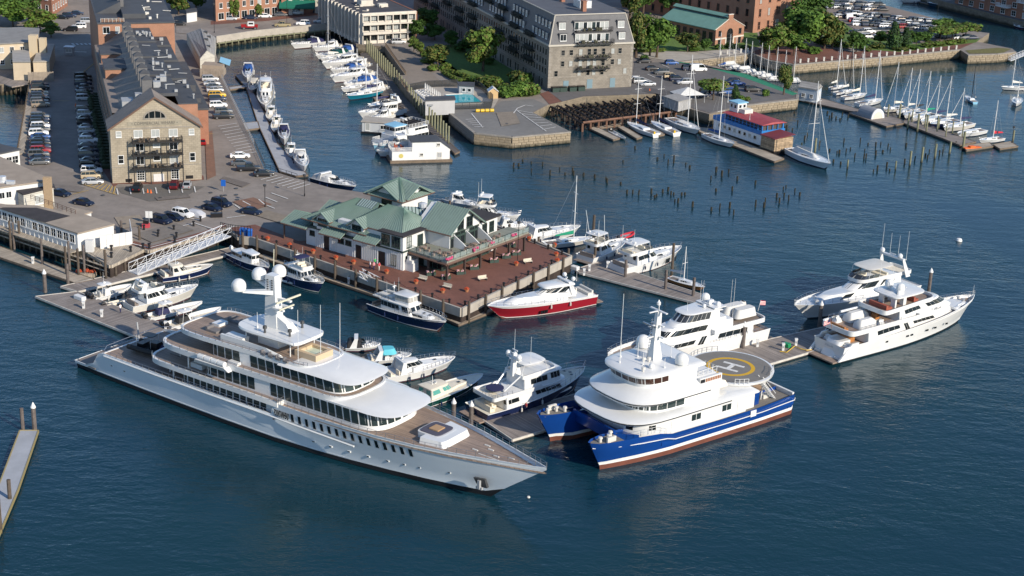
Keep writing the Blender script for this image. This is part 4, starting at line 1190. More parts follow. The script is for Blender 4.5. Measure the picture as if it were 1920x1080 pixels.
# ---- brick pump house with green roof
A,B = G(1340,88,WZ),G(1393,80,WZ)
t = thing('brick_hall','small red brick hall with arched window, stepped gable and long green roof','building',A,ang(A,B))
wd = (B - A).length
o = MB(); o.box(0,wd,.3,24,0,5.4); gable_wall(o,0,wd,0,5.5,8.9); o.box(wd / 2 - 1.1,wd / 2 + 1.1,-.05,.5,7.6,9.9); o.build('brick_wall',BRICKO,t)
o = MB(); o.loft([[(-.5,.3,5.35),(wd / 2 - 1,.3,8.3),(wd / 2 - 1,.3,8.55),(-.5,.3,5.6)],[(-.5,24.5,5.35),(wd / 2 - 1,24.5,8.3),(wd / 2 - 1,24.5,8.55),(-.5,24.5,5.6)]])
o.loft([[(wd / 2 + 1,.3,8.3),(wd + .5,.3,5.35),(wd + .5,.3,5.6),(wd / 2 + 1,.3,8.55)],[(wd / 2 + 1,24.5,8.3),(wd + .5,24.5,5.35),(wd + .5,24.5,5.6),(wd / 2 + 1,24.5,8.55)]])
gable_roof(o,wd / 2 - 1.1,wd / 2 + 1.1,.5,24.5,9.2,9.8,.3,.15); o.build('green_roof',mat('green_painted_roof',(.14,.27,.22),.55,var=.1,vs=.6),t)
o = MB(); o.box(wd / 2 - 1,wd / 2 + 1,.6,24,8.0,9.2); o.build('clerestory',DGREY,t)
o = MB(); o.tube([(-.3,-.05,5.55),(wd / 2 - 1.1,-.05,8.5)],.14,4); o.tube([(wd + .3,-.05,5.55),(wd / 2 + 1.1,-.05,8.5)],.14,4); o.box(wd / 2 - 1.2,wd / 2 + 1.2,-.15,.6,9.9,10.1)
o.box(0,wd / 2 - 1.9,-.1,0,2.2,2.7); o.box(wd / 2 + 1.9,wd,-.1,0,2.2,2.7); o.box(wd / 2 - 2.1,wd / 2 - 1.6,-.12,0,0,2.6); o.box(wd / 2 + 1.6,wd / 2 + 2.1,-.12,0,0,2.6); o.build('stone_trim',CONCB,t)
o = MB(); P_ = [(wd / 2 - 1.5,.1),(wd / 2 + 1.5,.1)] + [(wd / 2 + 1.5 * math.cos(a),4.0 + 1.5 * math.sin(a)) for a in [math.pi * k / 8 for k in range(9)]]
o.add([(x,-.05,z) for x,z in P_],[tuple(range(len(P_)))]); aw = o.build('arched_window',GLASS,t)
o = MB()
for k in range(1,4):
 o.box(wd / 2 - 1.5,wd / 2 + 1.5,-.12,-.05,k * 1.2,k * 1.2 + .1)
o.box(wd / 2 - .05,wd / 2 + .05,-.12,-.05,.1,5.4); o.build('glazing_bar',DGREY,aw)
for x in (2.0,wd - 2.0):
 window(t,x,0,4.2,0,1.1,1.6,2,2,fm=DGREY); window(t,x,0,1.2,0,1.1,1.8,2,2,fm=DGREY)
for k in range(8):
 window(t,0,2 + k * 2.9,2.8,RD(-90),1.4,3.2,2,3,fm=DGREY)
t = thing('brick_tenement','tall red brick wharf building with arched windows behind the green roofed hall','building',G(1411,62,WZ),ang(G(1411,62,WZ),G(1492,48,WZ)))
o = MB(); o.box(0,27,0,60,0,24); o.build('brick_wall',BRICKO,t)
o = MB(); o.box(-.3,27.3,-.3,60,24,24.5); o.build('flat_roof',TARR,t)
for r_,z in enumerate((2.2,6.6,11.0,15.5,20)):
 for k in range(5):
  ww = 1.9 if k == 2 else 1.15
  window(t,3.2 + k * 5.1,0,z,0,ww,2.6,2,2,fm=BRICK)
mf,mp = MB(),MB()
for k in range(13):
 for z in (2.2,6.6,11,15.5,20):
  win_merge(mf,mp,0,3 + k * 4.2,z,RD(-90),1.2,2.4)
o = mf.build('side_windows',BRICK,t); mp.build('panes',GLASS,o); o['kind'] = 'stuff'
# ---- top left: tan house, brick blocks; top centre brick block
t,L,H_ = pxblock('tan_house','tan stucco house with grey shingle roof above the left parking rows',[(-70,86),(54,80),(70,72),(72,55),(40,53),(-70,57)],10.2,WALLT,SHINGLE,over=.5)
i = nearest_edge(L,t.location,(0,84),10); ewin(t,L,i,6,1.0,1.4,5.5,2,1); ewin(t,L,i,6,1.0,1.2,2.0,2,2)
q = G(62,84,10) - t.location
o = MB(); o.box(q.x - 1,q.x + 1.2,q.y - .8,q.y + 1.4,0,9.8); o.box(q.x + 1.8,q.x + 3.6,q.y - .4,q.y + 1.2,0,9.0); o.build('chimney_stack',mat('tan_chimney',(.53,.44,.31),.8),t)
t,L,H_ = pxblock('stucco_annex','two storey stucco annex with flat pale roof and parapet beside bikes',[(62,117),(92,116),(102,84),(76,84)],7.6,WALLT,CONC)
t,L,H_ = pxblock('stucco_annex','lower pale stucco wing with bare wall facing the left canal',[(23,90),(53,90),(57,117),(24,117)],8.0,WALLT,SHINGLE)
t = thing('board_fence','weathered grey board fence standing at the end of the left seawall','fence',G(53,153,WZ),ang(G(53,153,WZ),G(97,152,WZ)))
for k in range(18):
 o = MB(); o.box(k * .38,k * .38 + .35,-.05,.05,0,2.6 + rnd.uniform(-.08,.08)); o.build('board',MATS['grey_cedar'],t)
t = thing('timber_terrace','timber terrace on piles behind the tan house over the left canal','terrace',G(0,158,WZ))
o = MB(); P_ = [G(*q,WZ) - t.location for q in ((-60,150),(-60,136),(50,134),(52,158),(22,163),(0,155))]; o.prism([(p.x,p.y) for p in P_],-.25,.06); o.build('deck',DOCKW,t)
for x in range(0,50,9):
 q = G(x,160,WZ) - t.location; o = MB(); o.lathe([(.2,-5),(.2,0)],q + Vector((0,1,-.2)),6); o.build('pile',PILEM,t)
for px,lab,zr,wl in (([(-60,12),(92,33),(128,18),(122,-12),(-60,-30)],'red brick block with rows of sash windows at the top left corner',20,BRICK),):
 P = [G(x,y,WZ) for x,y in ((98,30),(127,11),(40,-28),(-40,-18),(-40,8))]
 t,L,H_ = pxblock('brick_block',lab,None,zr,wl,TARR,world=[Vector((p.x,p.y,0)) for p in P])
 for i in range(len(L)):
  n_ = int((L[(i + 1) % len(L)] - L[i]).length / 3.2)
  for z in (2.4,6,9.6,13.2):
   ewin(t,L,i,n_,1.1,1.8,z,1,2)
P = [G(x,y,WZ) for x,y in ((405,41),(524,28),(524,-12),(398,-12))]
t,L,H_ = pxblock('brick_block','red brick building with blue door awning along the canal head street',None,19,BRICKO,TARR,world=[Vector((p.x,p.y,0)) for p in P])
i = nearest_edge(L,t.location,(465,34),WZ)
for z,w_ in ((1.7,2.0),(5.2,1.2),(8.8,1.2),(12.4,1.2)):
 ewin(t,L,i,8,w_,2.1 if z < 3 else 1.7,z,2,1)
for q,w_,m_ in (((500,24),1.6,CANVN),):
 p = G(*q,WZ) - t.location; o = MB(); p.z = 2.9
 o.loft([[p + Vector((-w_ * math.cos(a),-.1,w_ * .6 * math.sin(a))) for a in [math.pi * k / 6 for k in range(7)]],[p + Vector((-w_ * math.cos(a),-1.6,w_ * .4 * math.sin(a) - .3)) for a in [math.pi * k / 6 for k in range(7)]]]); o.build('awning',m_,t)
P = [G(x,y,WZ) for x,y in ((528,29),(600,24),(640,20),(640,-14),(528,-14))]
t,L,H_ = pxblock('brick_block','brick and pale column block with a dark green awning at the top',None,22,BRICK,TARR,world=[Vector((p.x,p.y,0)) for p in P])
o = MB()
for q in ((545,28),(566,27),(594,25),(612,23),(634,20)):
 p = G(*q,WZ) - t.location; o.box(p.x - .6,p.x + .6,p.y - .7,p.y + .6,0,22)
o.build('pale_column',CONCB,t)
p = G(542,28,WZ) - t.location; o = MB(); o.loft([[p + Vector(v) for v in ((-3,-.8,3),(9,.2,3),(9,.4,5.2),(-3,-.6,5.2))],[p + Vector(v) for v in ((-3,-3,2.6),(9,-2,2.6),(9,-2,3.1),(-3,-3,3.1))]]); o.build('green_awning',mat('dark_green_canvas',(.0,.11,.07),.8),t)
t,L,H_ = pxblock('garage','small white garage under trees near the back street',[(350,25),(369,22),(368,16),(349,19)],6.2,WALLW,TARR)
# blocks beyond the frame, seen only as reflections in the canal
for k,(x0,x1,y0,y1,h_,m_,lab) in enumerate(((-200,-140,690,720,24,BRICK,'brick block beyond the street at far left'),(-110,-60,660,700,22,BRICKO,'brick block beyond the back street'),(20,90,690,730,26,BRICK,'brick block behind the granite apartment block'))):
 pxblock('brick_block',lab,None,h_,m_,TARR,world=[Vector(v) for v in ((x0,y0,0),(x1,y0,0),(x1,y1,0),(x0,y1,0))])
 # ---- pool buildings
t,L,H_ = pxblock('pool_house','grey box shaped pool building on piles over the marina water',[(798,190),(853,188),(851,181),(799,183)],6.6,mat('grey_panel',(.40,.40,.40),.7,var=.05,vs=1),TARR,zb=2.8)
for q in ((-.2,0),(.5,0),(1,0)):
 p = L[0].lerp(L[1],max(0,q[0])); o = MB(); o.lathe([(.3,-4),(.3,0)],p + Vector((.2,.4,0)),8); o.build('pile',PILEG,t)
o = MB(); p = G(806,194,6) - t.location; o.box(p.x - .5,p.x + .8,p.y - .35,p.y,2.6,3.0); o.build('plate',GREYM,t)
t,L,H_ = pxblock('pool_shed','low grey flat roofed changing hut at the far side of the pool',[(861,161),(889,163),(889,156),(858,155)],5.4,mat('grey_panel'),TARR)
i = nearest_edge(L,t.location,(875,162),5.4); ewin(t,L,i,2,.8,.8,1.4,1,1)
t = thing('garden_shed','little tan wooden shed with white trim right of the pool','shed',G(916,185,WZ),.15)
o = MB(); o.box(0,2.6,0,2.6,0,2.0); o.loft([[(0,0,2),(2.6,0,2),(1.3,0,2.9)],[(0,2.6,2),(2.6,2.6,2),(1.3,2.6,2.9)]]); o.build('wall',mat('tan_board',(.52,.36,.18),.7),t)
o = MB(); gable_roof(o,0,2.6,0,2.6,2.02,2.95,.2,.1); o.build('roof',WALLW,t)
PZ = WZ + .06
sheet('pool_water',[(835,179),(883,176.5),(906,194.5),(852,196.5)],POOLW)
o = MB()
q = GP([(835,179),(883,176.5),(906,194.5),(852,196.5)],WZ)
for a,b in zip(q,q[1:] + q[:1]):
 o.tube([a + Vector((0,0,.04)),b + Vector((0,0,.04))],.3,4)
struct('pool_coping',o,OFFW)
t = thing('pool_fence','black mesh fence around the swimming pool','fence',G(853,205,WZ))
fpts = [G(*q,WZ) - t.location for q in ((853,206),(921,203),(924,190),(900,166),(890,162))]
mm = mat('black_mesh',(.02,.022,.022),.8)
mm.node_tree.nodes['Principled BSDF'].inputs['Alpha'].default_value = .75
for pts_ in (fpts,[G(*q,WZ) - t.location for q in ((768,170),(800,164),(858,162))]):
 o = MB(); o.rail(pts_,1.9,2.2,1,.05); o.build('fence_frame',DGREY,t)
 for a,b in zip(pts_,pts_[1:]):
  MB().add([a,b,b + Vector((0,0,1.85)),a + Vector((0,0,1.85))],[(0,1,2,3)]).build('mesh_panel',mm,t)
for k in range(9):
 p = G(797 + k * 3.4,173 + k * 2.2,WZ)
 um = thing('parasol','closed white parasol, %s in the row beside the pool loungers' % NUM[k],'parasol',p,group='closed parasols by the pool')
 o = MB(); o.lathe([(.05,0),(.05,1.0),(.22,1.1),(.16,2.2),(.03,2.7)],(0,0,0),7); o.build('canopy',CANVW,um)
for k in range(34):
 i,j = k % 12,k // 12
 p = G(779 + i * 3.3 + j * 8,173 + i * 2.6 - j * .4,WZ)
 o = MB(); o.box(-.32,.32,-.6,.8,.3,.42); o.loft([[(-.32,-.6,.3),(.32,-.6,.3),(.32,-.5,.42),(-.32,-.5,.42)],[(-.32,-1.1,.8),(.32,-1.1,.8),(.32,-1.05,.9),(-.32,-1.05,.9)]])
 o.box(-.3,-.2,-.6,.7,0,.3); o.box(.2,.3,-.6,.7,0,.3)
 tag(o.build('sun_lounger',PAINTW,None,loc=p,rz=.5),'white sun lounger, %s in the %s row beside the pool' % (NUM[i],NUM[j]),'sun lounger','sun loungers by the pool')
 # ---- shed and tent by the ruined pier
t,L,H_ = pxblock('dock_shed','grey weathered shed and pen beside the ruined pier',[(1245,182),(1272,192),(1296,186),(1268,177)],5.6,mat('weathered_board',(.33,.33,.33),.8,kind='plank',sc=4,ax=0,var=.15,vs=1),SHINGLE)
t = thing('canopy_tent','white peaked canopy tent behind the ruined pier shed','tent',G(1288,190,WZ),.35)
o = MB(); o.loft([[(-4,-3,2.3),(4,-3,2.3),(4,3,2.3),(-4,3,2.3)],[(-.2,-.2,4.0),(.2,-.2,4.0),(.2,.2,4.0),(-.2,.2,4.0)]]); o.build('canopy',CANVW,t)
for x,y in ((-3.9,-2.9),(3.9,-2.9),(3.9,2.9),(-3.9,2.9)):
 MB().tube([(x,y,0),(x,y,2.4)],.06,5).build('pole',ALU,t)
 # ---- floating boathouse and quonset hut
t,L,H_ = pxblock('boathouse','pale blue grey floating boathouse with shingle roof at the sailing dock',[(1497,164),(1533,170),(1541,163),(1506,157)],4.2,mat('pale_blue_board',(.40,.46,.52),.7),SHINGLE,zb=.5)
a,b = (L[0] + L[3]) / 2,(L[1] + L[2]) / 2
hz = H_ + .3
o = MB(); rr = [v + Vector((0,0,hz)) for v in L]; a = (rr[0] + rr[3]) / 2 + Vector((0,0,1.2)); b = (rr[1] + rr[2]) / 2 + Vector((0,0,1.2))
o.add(rr + [a,b],[(0,1,5,4),(2,3,4,5),(0,4,3),(1,2,5)]); o.build('pitched_roof',SHINGLE,t)
i = nearest_edge(L,t.location,(1515,167),4.2); ewin(t,L,i,2,.9,.9,1.8,2,2)
i = nearest_edge(L,t.location,(1537,167),4.2); ewin(t,L,i,1,2.4,2.2,1.6,1,1,gm=PAINTW)
A = G(1619,214,.62); B = G(1644,222,.62)
t = thing('quonset_hut','grey arched quonset hut with white front on the floating platform','hut',A,ang(A,B))
o = MB(); rs = []
for x in (0,5.5):
 rs.append([(x,2.4 * math.cos(a),2.7 * math.sin(a)) for a in [math.pi * k / 12 for k in range(13)]])
o.loft(rs); o.build('shell',mat('grey_canvas',(.26,.27,.29),.8),t)
o = MB(); o.loft([[(5.52,2.45 * math.cos(a),2.8 * math.sin(a)) for a in [math.pi * k / 12 for k in range(13)]],[(5.8,2.4 * math.cos(a),2.7 * math.sin(a)) for a in [math.pi * k / 12 for k in range(13)]]]); o.build('front_ring',PAINTW,t)
o = MB(); o.loft([[(5.8,1.7 * math.cos(a),2.0 * math.sin(a)) for a in [math.pi * k / 12 for k in range(13)]],[(5.85,1.7 * math.cos(a),2.0 * math.sin(a)) for a in [math.pi * k / 12 for k in range(13)]]]); o.build('door',CONCB,t)
# ---- dark brick wharf across the channel
P = [G(x,y,WZ) for x,y in ((1790,6),(1975,50),(2030,30),(1850,-14))]
t,L,H_ = pxblock('brick_wharf_building','dark brick wharf houses with white balconies across the far channel',None,14,BRICK,TARR,world=[Vector((p.x,p.y,0)) for p in P])
i = nearest_edge(L,t.location,(1880,28),WZ)
for z in (1.4,4.5,7.6,10.7):
 ewin(t,L,i,9,2.0,1.8,z,2,2)
d = (L[(i + 1) % len(L)] - L[i]); dl = d.length; d.normalize(); nn = Vector((d.y,-d.x,0)); th = math.atan2(d.y,d.x)
for k in range(5):
 p = L[i] + d * (3 + k * dl / 5)
 o = MB(); o.box(0,6,-2,0,0,.25); o.rail([(0,-.1,.25),(0,-1.9,.25),(6,-1.9,.25),(6,-.1,.25)],1,.7,2,.06); o.build('balcony',PAINTW,t,loc=(p.x,p.y,3 + (k % 2) * 3),rz=th)
 # ---- timber bulkhead at the canal head and the ruined pier
t = thing('timber_bulkhead','concrete parapet over timber piles along the canal head street','bulkhead',G(405,73,WZ))
pp = [G(*q,WZ) - t.location for q in ((404,73.5),(480,62),(600,50),(642,46.5))]
for a,b in zip(pp,pp[1:]):
 d = (b - a).normalized(); n_ = Vector((d.y,-d.x,0))
 o = MB(); o.loft([[a + n_ * .5,b + n_ * .5,b - n_ * .1,a - n_ * .1],[v + Vector((0,0,1.0)) for v in (a + n_ * .5,b + n_ * .5,b - n_ * .1,a - n_ * .1)]])
 o.loft([[v - Vector((0,0,1.1)) for v in (a + n_ * .6,b + n_ * .6,b - n_ * .1,a - n_ * .1)],[a + n_ * .6,b + n_ * .6,b - n_ * .1,a - n_ * .1]]); o.build('parapet',CONC,t)
 o = MB(); o.tube([a + n_ * .95 - Vector((0,0,1.3)),b + n_ * .95 - Vector((0,0,1.3))],.22,4); o.build('waler',PILEG,t)
 for k in range(int((b - a).length / 2.6)):
  q = a + d * (k * 2.6 + .6) + n_ * 1.0
  o = MB(); o.lathe([(.2,-5),(.2,-.9)],q,6); o.build('pile',PILEG,t)
t = thing('ruined_pier','burnt skeleton of an old pier with charred joists on leaning piles','ruined pier',G(1030,204,0))
c0,c1,c2,c3 = [G(*q,2.3) for q in ((1031,200),(1093,231),(1268,210),(1226,181))]
o0 = t.location
for k in range(15):
 u = k / 14
 a,b = c0.lerp(c3,u),c1.lerp(c2,u)
 o = MB(); a_,b_ = a - o0,b - o0
 o.tube([a_ + Vector((0,0,rnd.uniform(-.2,.2))),a_.lerp(b_,.5) + Vector((0,0,rnd.uniform(-.1,.2))),b_ + Vector((0,0,rnd.uniform(-.2,.1)))],.30,4); o.build('joist',TIMBD,t)
 for j in range(8):
  q = a_.lerp(b_,(j + .5) / 8) + Vector((rnd.uniform(-.7,.7),rnd.uniform(-.7,.7),0))
  o = MB(); o.tube([q + Vector((rnd.uniform(-.3,.3),0,-4.5)),q + Vector((0,0,rnd.uniform(-.3,.5)))],.24,6); o.build('charred_pile',TIMBD,t)
for j in range(5):
 u = (j + .5) / 5
 o = MB(); o.tube([c0.lerp(c1,u) - o0 + Vector((0,0,-.5)),c3.lerp(c2,u) - o0 + Vector((0,0,-.5))],.26,4); o.build('cross_beam',TIMBD,t)
o = MB(); o.tube([c1 - o0 + Vector((0,0,.1)),c2 - o0 + Vector((0,0,.1))],.34,4); o.build('rusty_edge_beam',RUST,t)
for k in range(13):
 q = c1.lerp(c2,k / 12) - o0
 o = MB(); o.box(q.x - .25,q.x + .25,q.y - .25,q.y + .25,-5,-.1 + q.z); o.build('front_post',RUST,t)
 # ---------------------------------------------------------------- boats: shared builders
def lerp(a,b,t):
 return a + (b - a) * t
def hull(par,st,mats,bulw=.35,deckm=None,stripe=.35,gun=True,gunm=None,inner=None):
 """st: stations (x, half beam at sheer, sheer z, half beam at waterline, keel z). mats: topside, boot stripe, bottom"""
 mb = MB()
 rings = []
 for x,wd,zs,ww,zb in st:
  zs_ = max(stripe,zb + .02)
  zk = max(-.5,zb)
  p = [(wd,zs),(lerp(wd,ww,.30),lerp(zs,zs_,.33)),(lerp(wd,ww,.72),lerp(zs,zs_,.70)),(ww,zs_),(ww * .995,max(.1,zb + .01)),(ww * .7,zk - .25 if zb <= 0 else zb)]
  rings.append([(x,-a,b) for a,b in p] + [(x,a,b) for a,b in p[::-1]])
 ms = [0,0,0,1,2,2,2,1,0,0,0]
 mb.loft(rings,0,cap=False,closed=False,ms=ms)
 k = len(rings[0])
 n0 = len(mb.v); mb.v += [tuple(p) for p in rings[0]]
 mb.f.append(tuple(n0 + i for i in range(k))); mb.m.append(0)
 h = mb.build('hull',mats,par,smooth=True)
 d = MB(); s = MB()
 for (x0,w0,z0,a,b),(x1,w1,z1,c,e) in zip(st,st[1:]):
  i0,i1 = max(.01,w0 - .12),max(.01,w1 - .12)
  if x1 - x0 > .05:
   d.add([(x0,-i0,z0 - bulw),(x1,-i1,z1 - bulw),(x1,i1,z1 - bulw),(x0,i0,z0 - bulw)],[(0,1,2,3)])
  for sg in (-1,1):
   s.add([(x0,sg * i0,z0 - bulw),(x1,sg * i1,z1 - bulw),(x1,sg * i1,z1 + .02),(x0,sg * i0,z0 + .02)],[(0,1,2,3)])
   s.add([(x0,sg * i0,z0 + .02),(x1,sg * i1,z1 + .02),(x1,sg * (w1 + .02),z1 + .02),(x0,sg * (w0 + .02),z0 + .02)],[(0,1,2,3)])
 if deckm:
  d.build('deck',deckm,par)
 s.build('bulwark',inner or WHITE,h)
 if gun:
  g = MB()
  for sg in (-1,1):
   g.tube([(x,sg * (wd + .02),zs) for x,wd,zs,ww,zb in st],.06,4)
  g.build('gunwale',gunm or WHITE,h)
 return h
def auto_st(L,B,fs,fb,ws=.9,p=2.4,rake=.09,wl=.86,xm=.4,n=16,sheer=1.4,tr=0.0):
 """stations of an ordinary motor hull, stern at x=0"""
 st = []
 for i in range(n + 1):
  t = i / n
  t = t ** .9
  w = (ws + (1 - ws) * math.sin(math.pi / 2 * t / xm)) if t < xm else max(0,1 - ((t - xm) / (1 - xm)) ** p) ** .72
  x = L * t
  xw = 1 - rake
  tw = min(1,t / xw)
  ww = (ws + (1 - ws) * math.sin(math.pi / 2 * tw / xm)) * wl if tw < xm else max(0,1 - ((tw - xm) / (1 - xm)) ** (p * .72)) ** .85 * wl
  zs = fs + (fb - fs) * t ** sheer
  zb = 0 if t <= xw else (t - xw) / rake * fb * .97
  st.append((x,max(.04,w * B / 2),zs,max(.03,ww * B / 2),zb - (.5 if t <= xw else 0)))
 return st
def plan(x0,x1,w,ra,rf,ea=.5,ef=.55,n=9,wf=1.0):
 """closed outline, aft centre -> starboard (-y) -> bow centre -> port; ends are superellipse quarters"""
 h = []
 for i in range(n + 1):
  a = math.pi / 2 * i / n
  h.append((x0 + ra * (1 - math.cos(a) ** ea if i < n else 1),-w * math.sin(a) ** ea))
 xs,xe = x0 + ra,x1 - rf
 for k in (.33,.66):
  h.append((lerp(xs,xe,k),-w * lerp(1,wf,k)))
 for i in range(n + 1):
  a = math.pi / 2 * i / n
  h.append((xe + rf * math.sin(a) ** ef,-w * wf * (math.cos(a) ** ef if i < n else 0)))
 return h + [(x,-y) for x,y in h[-2:0:-1]]
def outl(o,z):
 return [(x,y,z) for x,y in o]
def solid(mb,rings,m=0):
 return mb.loft(rings,m)
def roofslab(mb,o,z0,z1,m=0,r=.12,crown=0.0):
 """slab with softened top edge and a slight crown"""
 c = (sum(x for x,y in o) / len(o),0)
 ins = [(lerp(x,c[0],.02),y * .97) for x,y in o]
 ins2 = [(lerp(x,c[0],.12),y * .82) for x,y in o]
 mb.loft([outl(ins,z0),outl(o,z0 + .02),outl(o,z1 - r),outl(ins,z1),outl(ins2,z1 + crown)],m)
def tray(par,o,z0,z1,zf,t=.18,m=None,fm=None,name='deck_bulwark',fname='deck'):
 """deck with a solid bulwark: outer skin, rim and inner skin; floor at zf"""
 c = (sum(x for x,y in o) / len(o),0)
 hx = max(abs(x - c[0]) for x,y in o); hy = max(abs(y) for x,y in o)
 ins = [(c[0] + (x - c[0]) * (1 - t / hx),y * (1 - t / hy)) for x,y in o]
 b = MB(); b.loft([outl(ins,z0),outl(o,z0 + .03),outl(o,z1),outl(ins,z1),outl(ins,zf - .05)],0,cap=False)
 b.add(outl(ins,z0),[tuple(range(len(ins)))[::-1]])
 r = b.build(name,m or WHITE,par,smooth=True)
 MB().add(outl(ins,zf),[tuple(range(len(ins)))]).build(fname,fm or TEAKG,par)
 return r
def arc_s(o):
 half = o[:len(o) // 2 + 1]
 d = [0]
 for a,b in zip(half,half[1:]):
  d.append(d[-1] + math.hypot(b[0] - a[0],b[1] - a[1]))
 return half,d
def at_s(half,d,q):
 for i in range(len(d) - 1):
  if d[i + 1] >= q or i == len(d) - 2:
   t = (q - d[i]) / max(1e-9,d[i + 1] - d[i])
   return Vector((lerp(half[i][0],half[i + 1][0],t),lerp(half[i][1],half[i + 1][1],t),0)),Vector((half[i + 1][0] - half[i][0],half[i + 1][1] - half[i][1],0))
def s_at_x(o,x):
 half,d = arc_s(o)
 m = min(y for _,y in half)
 for i in range(len(half) - 1):
  if half[i][0] <= x <= half[i + 1][0] and half[i][1] < m * .3:
   t = (x - half[i][0]) / max(1e-9,half[i + 1][0] - half[i][0])
   return lerp(d[i],d[i + 1],t)
 return d[-1]
def panes(par,o0,o1,z0,z1,za,zb,sa,sb,n,gap=.12,off=.03,m=None,sides=(-1,1),sub=2,name='window',skew=0.0,frame=None):
 """n window panes along the outline between arc lengths sa..sb (metres from the aft centre), lying on the skin between two outlines"""
 h0,d0 = arc_s(o0)
 h1,d1 = arc_s(o1)
 R1 = d1[-1] / d0[-1]
 ka,kb = (za - z0) / (z1 - z0),(zb - z0) / (z1 - z0)
 w_ = (sb - sa) / n
 for side in sides:
  for i in range(n):
   a,b = sa + i * w_ + gap / 2,sa + (i + 1) * w_ - gap / 2
   lo,hi = [],[]
   for k in range(sub + 1):
    q = lerp(a,b,k / sub)
    p,t = at_s(h0,d0,q)
    p1,t1 = at_s(h1,d1,q * R1)
    t.normalize(); nn = Vector((t.y,-t.x,0)) * off
    for lst,kk,sh in ((lo,ka,0),(hi,kb,skew)):
     v = p.lerp(p1,kk) + nn + t * sh
     lst.append((v.x,v.y * (1 if side < 0 else -1),lerp(z0,z1,kk)))
   mb = MB()
   for k in range(sub):
    f = (0,1,2,3) if side < 0 else (3,2,1,0)
    mb.add([lo[k],lo[k + 1],hi[k + 1],hi[k]],[f])
   mb.build(name,m or GLASS,par)
def house(par,o0,o1,z0,z1,m=None,name='deckhouse',cap=True):
 mb = MB(); mb.loft([outl(o0,z0),outl(o1,z1)],0,cap)
 return mb.build(name,m or WHITE,par,smooth=True)
def railing(par,pts,h=1.0,sp=1.5,k=3,r=.03,m=None,name='railing'):
 return MB().rail(pts,h,sp,k,r).build(name,m or CHROME,par)
def part_out(o,xa,xb,z,side):
 """points of the outline on one side between two x values"""
 half = o[:len(o) // 2 + 1]
 return [(x,y * (1 if side < 0 else -1),z) for x,y in half if xa <= x <= xb]
def place(stern,bow):
 return (Vector((stern[0],stern[1],0)),math.atan2(bow[1] - stern[1],bow[0] - stern[0]),math.hypot(bow[0] - stern[0],bow[1] - stern[1]))
 # ---------------------------------------------------------------- the big silver motor yacht
th = RD(-34.9)
bw = Vector((-1.5,202.4,0))
O = bw - Vector((math.cos(th),math.sin(th),0)) * 80
Y = thing('superyacht','huge silver hulled motor yacht with three teak decks and a mast of white domes','yacht',O,th)
st = [(0,6.5,1.25,6.0,-.5),(3,6.7,1.35,6.3,-.5),(5.2,6.9,2.3,6.45,-.5),(6.6,7.0,4.3,6.5,-.5),(8,7.05,4.62,6.55,-.5),(20,7.25,4.68,6.75,-.5),(32,7.3,4.75,6.75,-.5),(44.6,7.3,4.85,6.5,-.5),(45.2,7.3,6.75,6.45,-.5),(52,7.2,6.75,5.9,-.5),(58,6.95,6.75,5.1,-.5),(64,6.45,6.78,4.1,-.5),(70,5.5,6.82,2.9,-.5),(75,4.35,6.87,1.7,-.5),(79,3.2,6.92,.55,-.45),(82,2.3,6.96,.35,1.9),(85,1.35,7.0,.25,4.1),(87.2,.65,7.05,.16,5.7),(88.6,.12,7.1,.1,6.7)]
hl = hull(Y,st,[SILVER,BOOTK,BOOTK],bulw=.45,deckm=None,stripe=.75,gun=False,inner=WHITE)
o = MB()
for sg in (-1,1):
 o.tube([(x,sg * (wd + .03),zs - .35) for x,wd,zs,ww,zb in st[4:8]] + [(50,sg * 7.12,4.3),(60,sg * 6.55,3.95)],.16,5)
 o.tube([(x,sg * (ww + .02),.95) for x,wd,zs,ww,zb in st[:14]] + [(78.5,sg * .62,.95)],.05,4)
o.build('rub_rail',WHITE,hl)
d = MB()
d.prism([(.1,-6.3),(5.2,-6.7),(5.2,6.7),(.1,6.3)],1.0,1.2); d.build('swim_platform',TEAKG,Y)
d = MB(); d.prism([(6.7,-6.85),(45,-7.1),(45,7.1),(6.7,6.85)],3.9,4.1); d.build('main_deck',TEAK,Y)
fd = [(x,wd - .14) for x,wd,zs,ww,zb in st if x >= 45]
d = MB(); d.prism([(x,-w_) for x,w_ in fd] + [(x,w_) for x,w_ in fd[::-1]],6.1,6.32); d.build('foredeck',TEAK,Y)
o = MB(); o.loft([[(5.3,-6.2,1.2),(6.7,-6.6,4.2),(6.7,6.6,4.2),(5.3,6.2,1.2)],[(7,-6.2,1.2),(7,-6.6,4.2),(7,6.6,4.2),(7,6.2,1.2)]])
for k in range(7):
 for sg in (-1,1):
  o.box(4.6 + k * .28,5.0 + k * .28,sg * 4.2 - .9,sg * 4.2 + .9,1.2,1.55 + k * .38)
o.build('stern_stairs',WHITE,Y)
# tier 1: main deck house in the recess
h0 = plan(25,50,6.45,1.2,.1,.35,.3)
house(Y,h0,h0,4.1,6.2,WHITE)
panes(Y,h0,h0,4.1,6.2,4.55,6.1,4.6,24.0,14,.25,m=GLASSG)
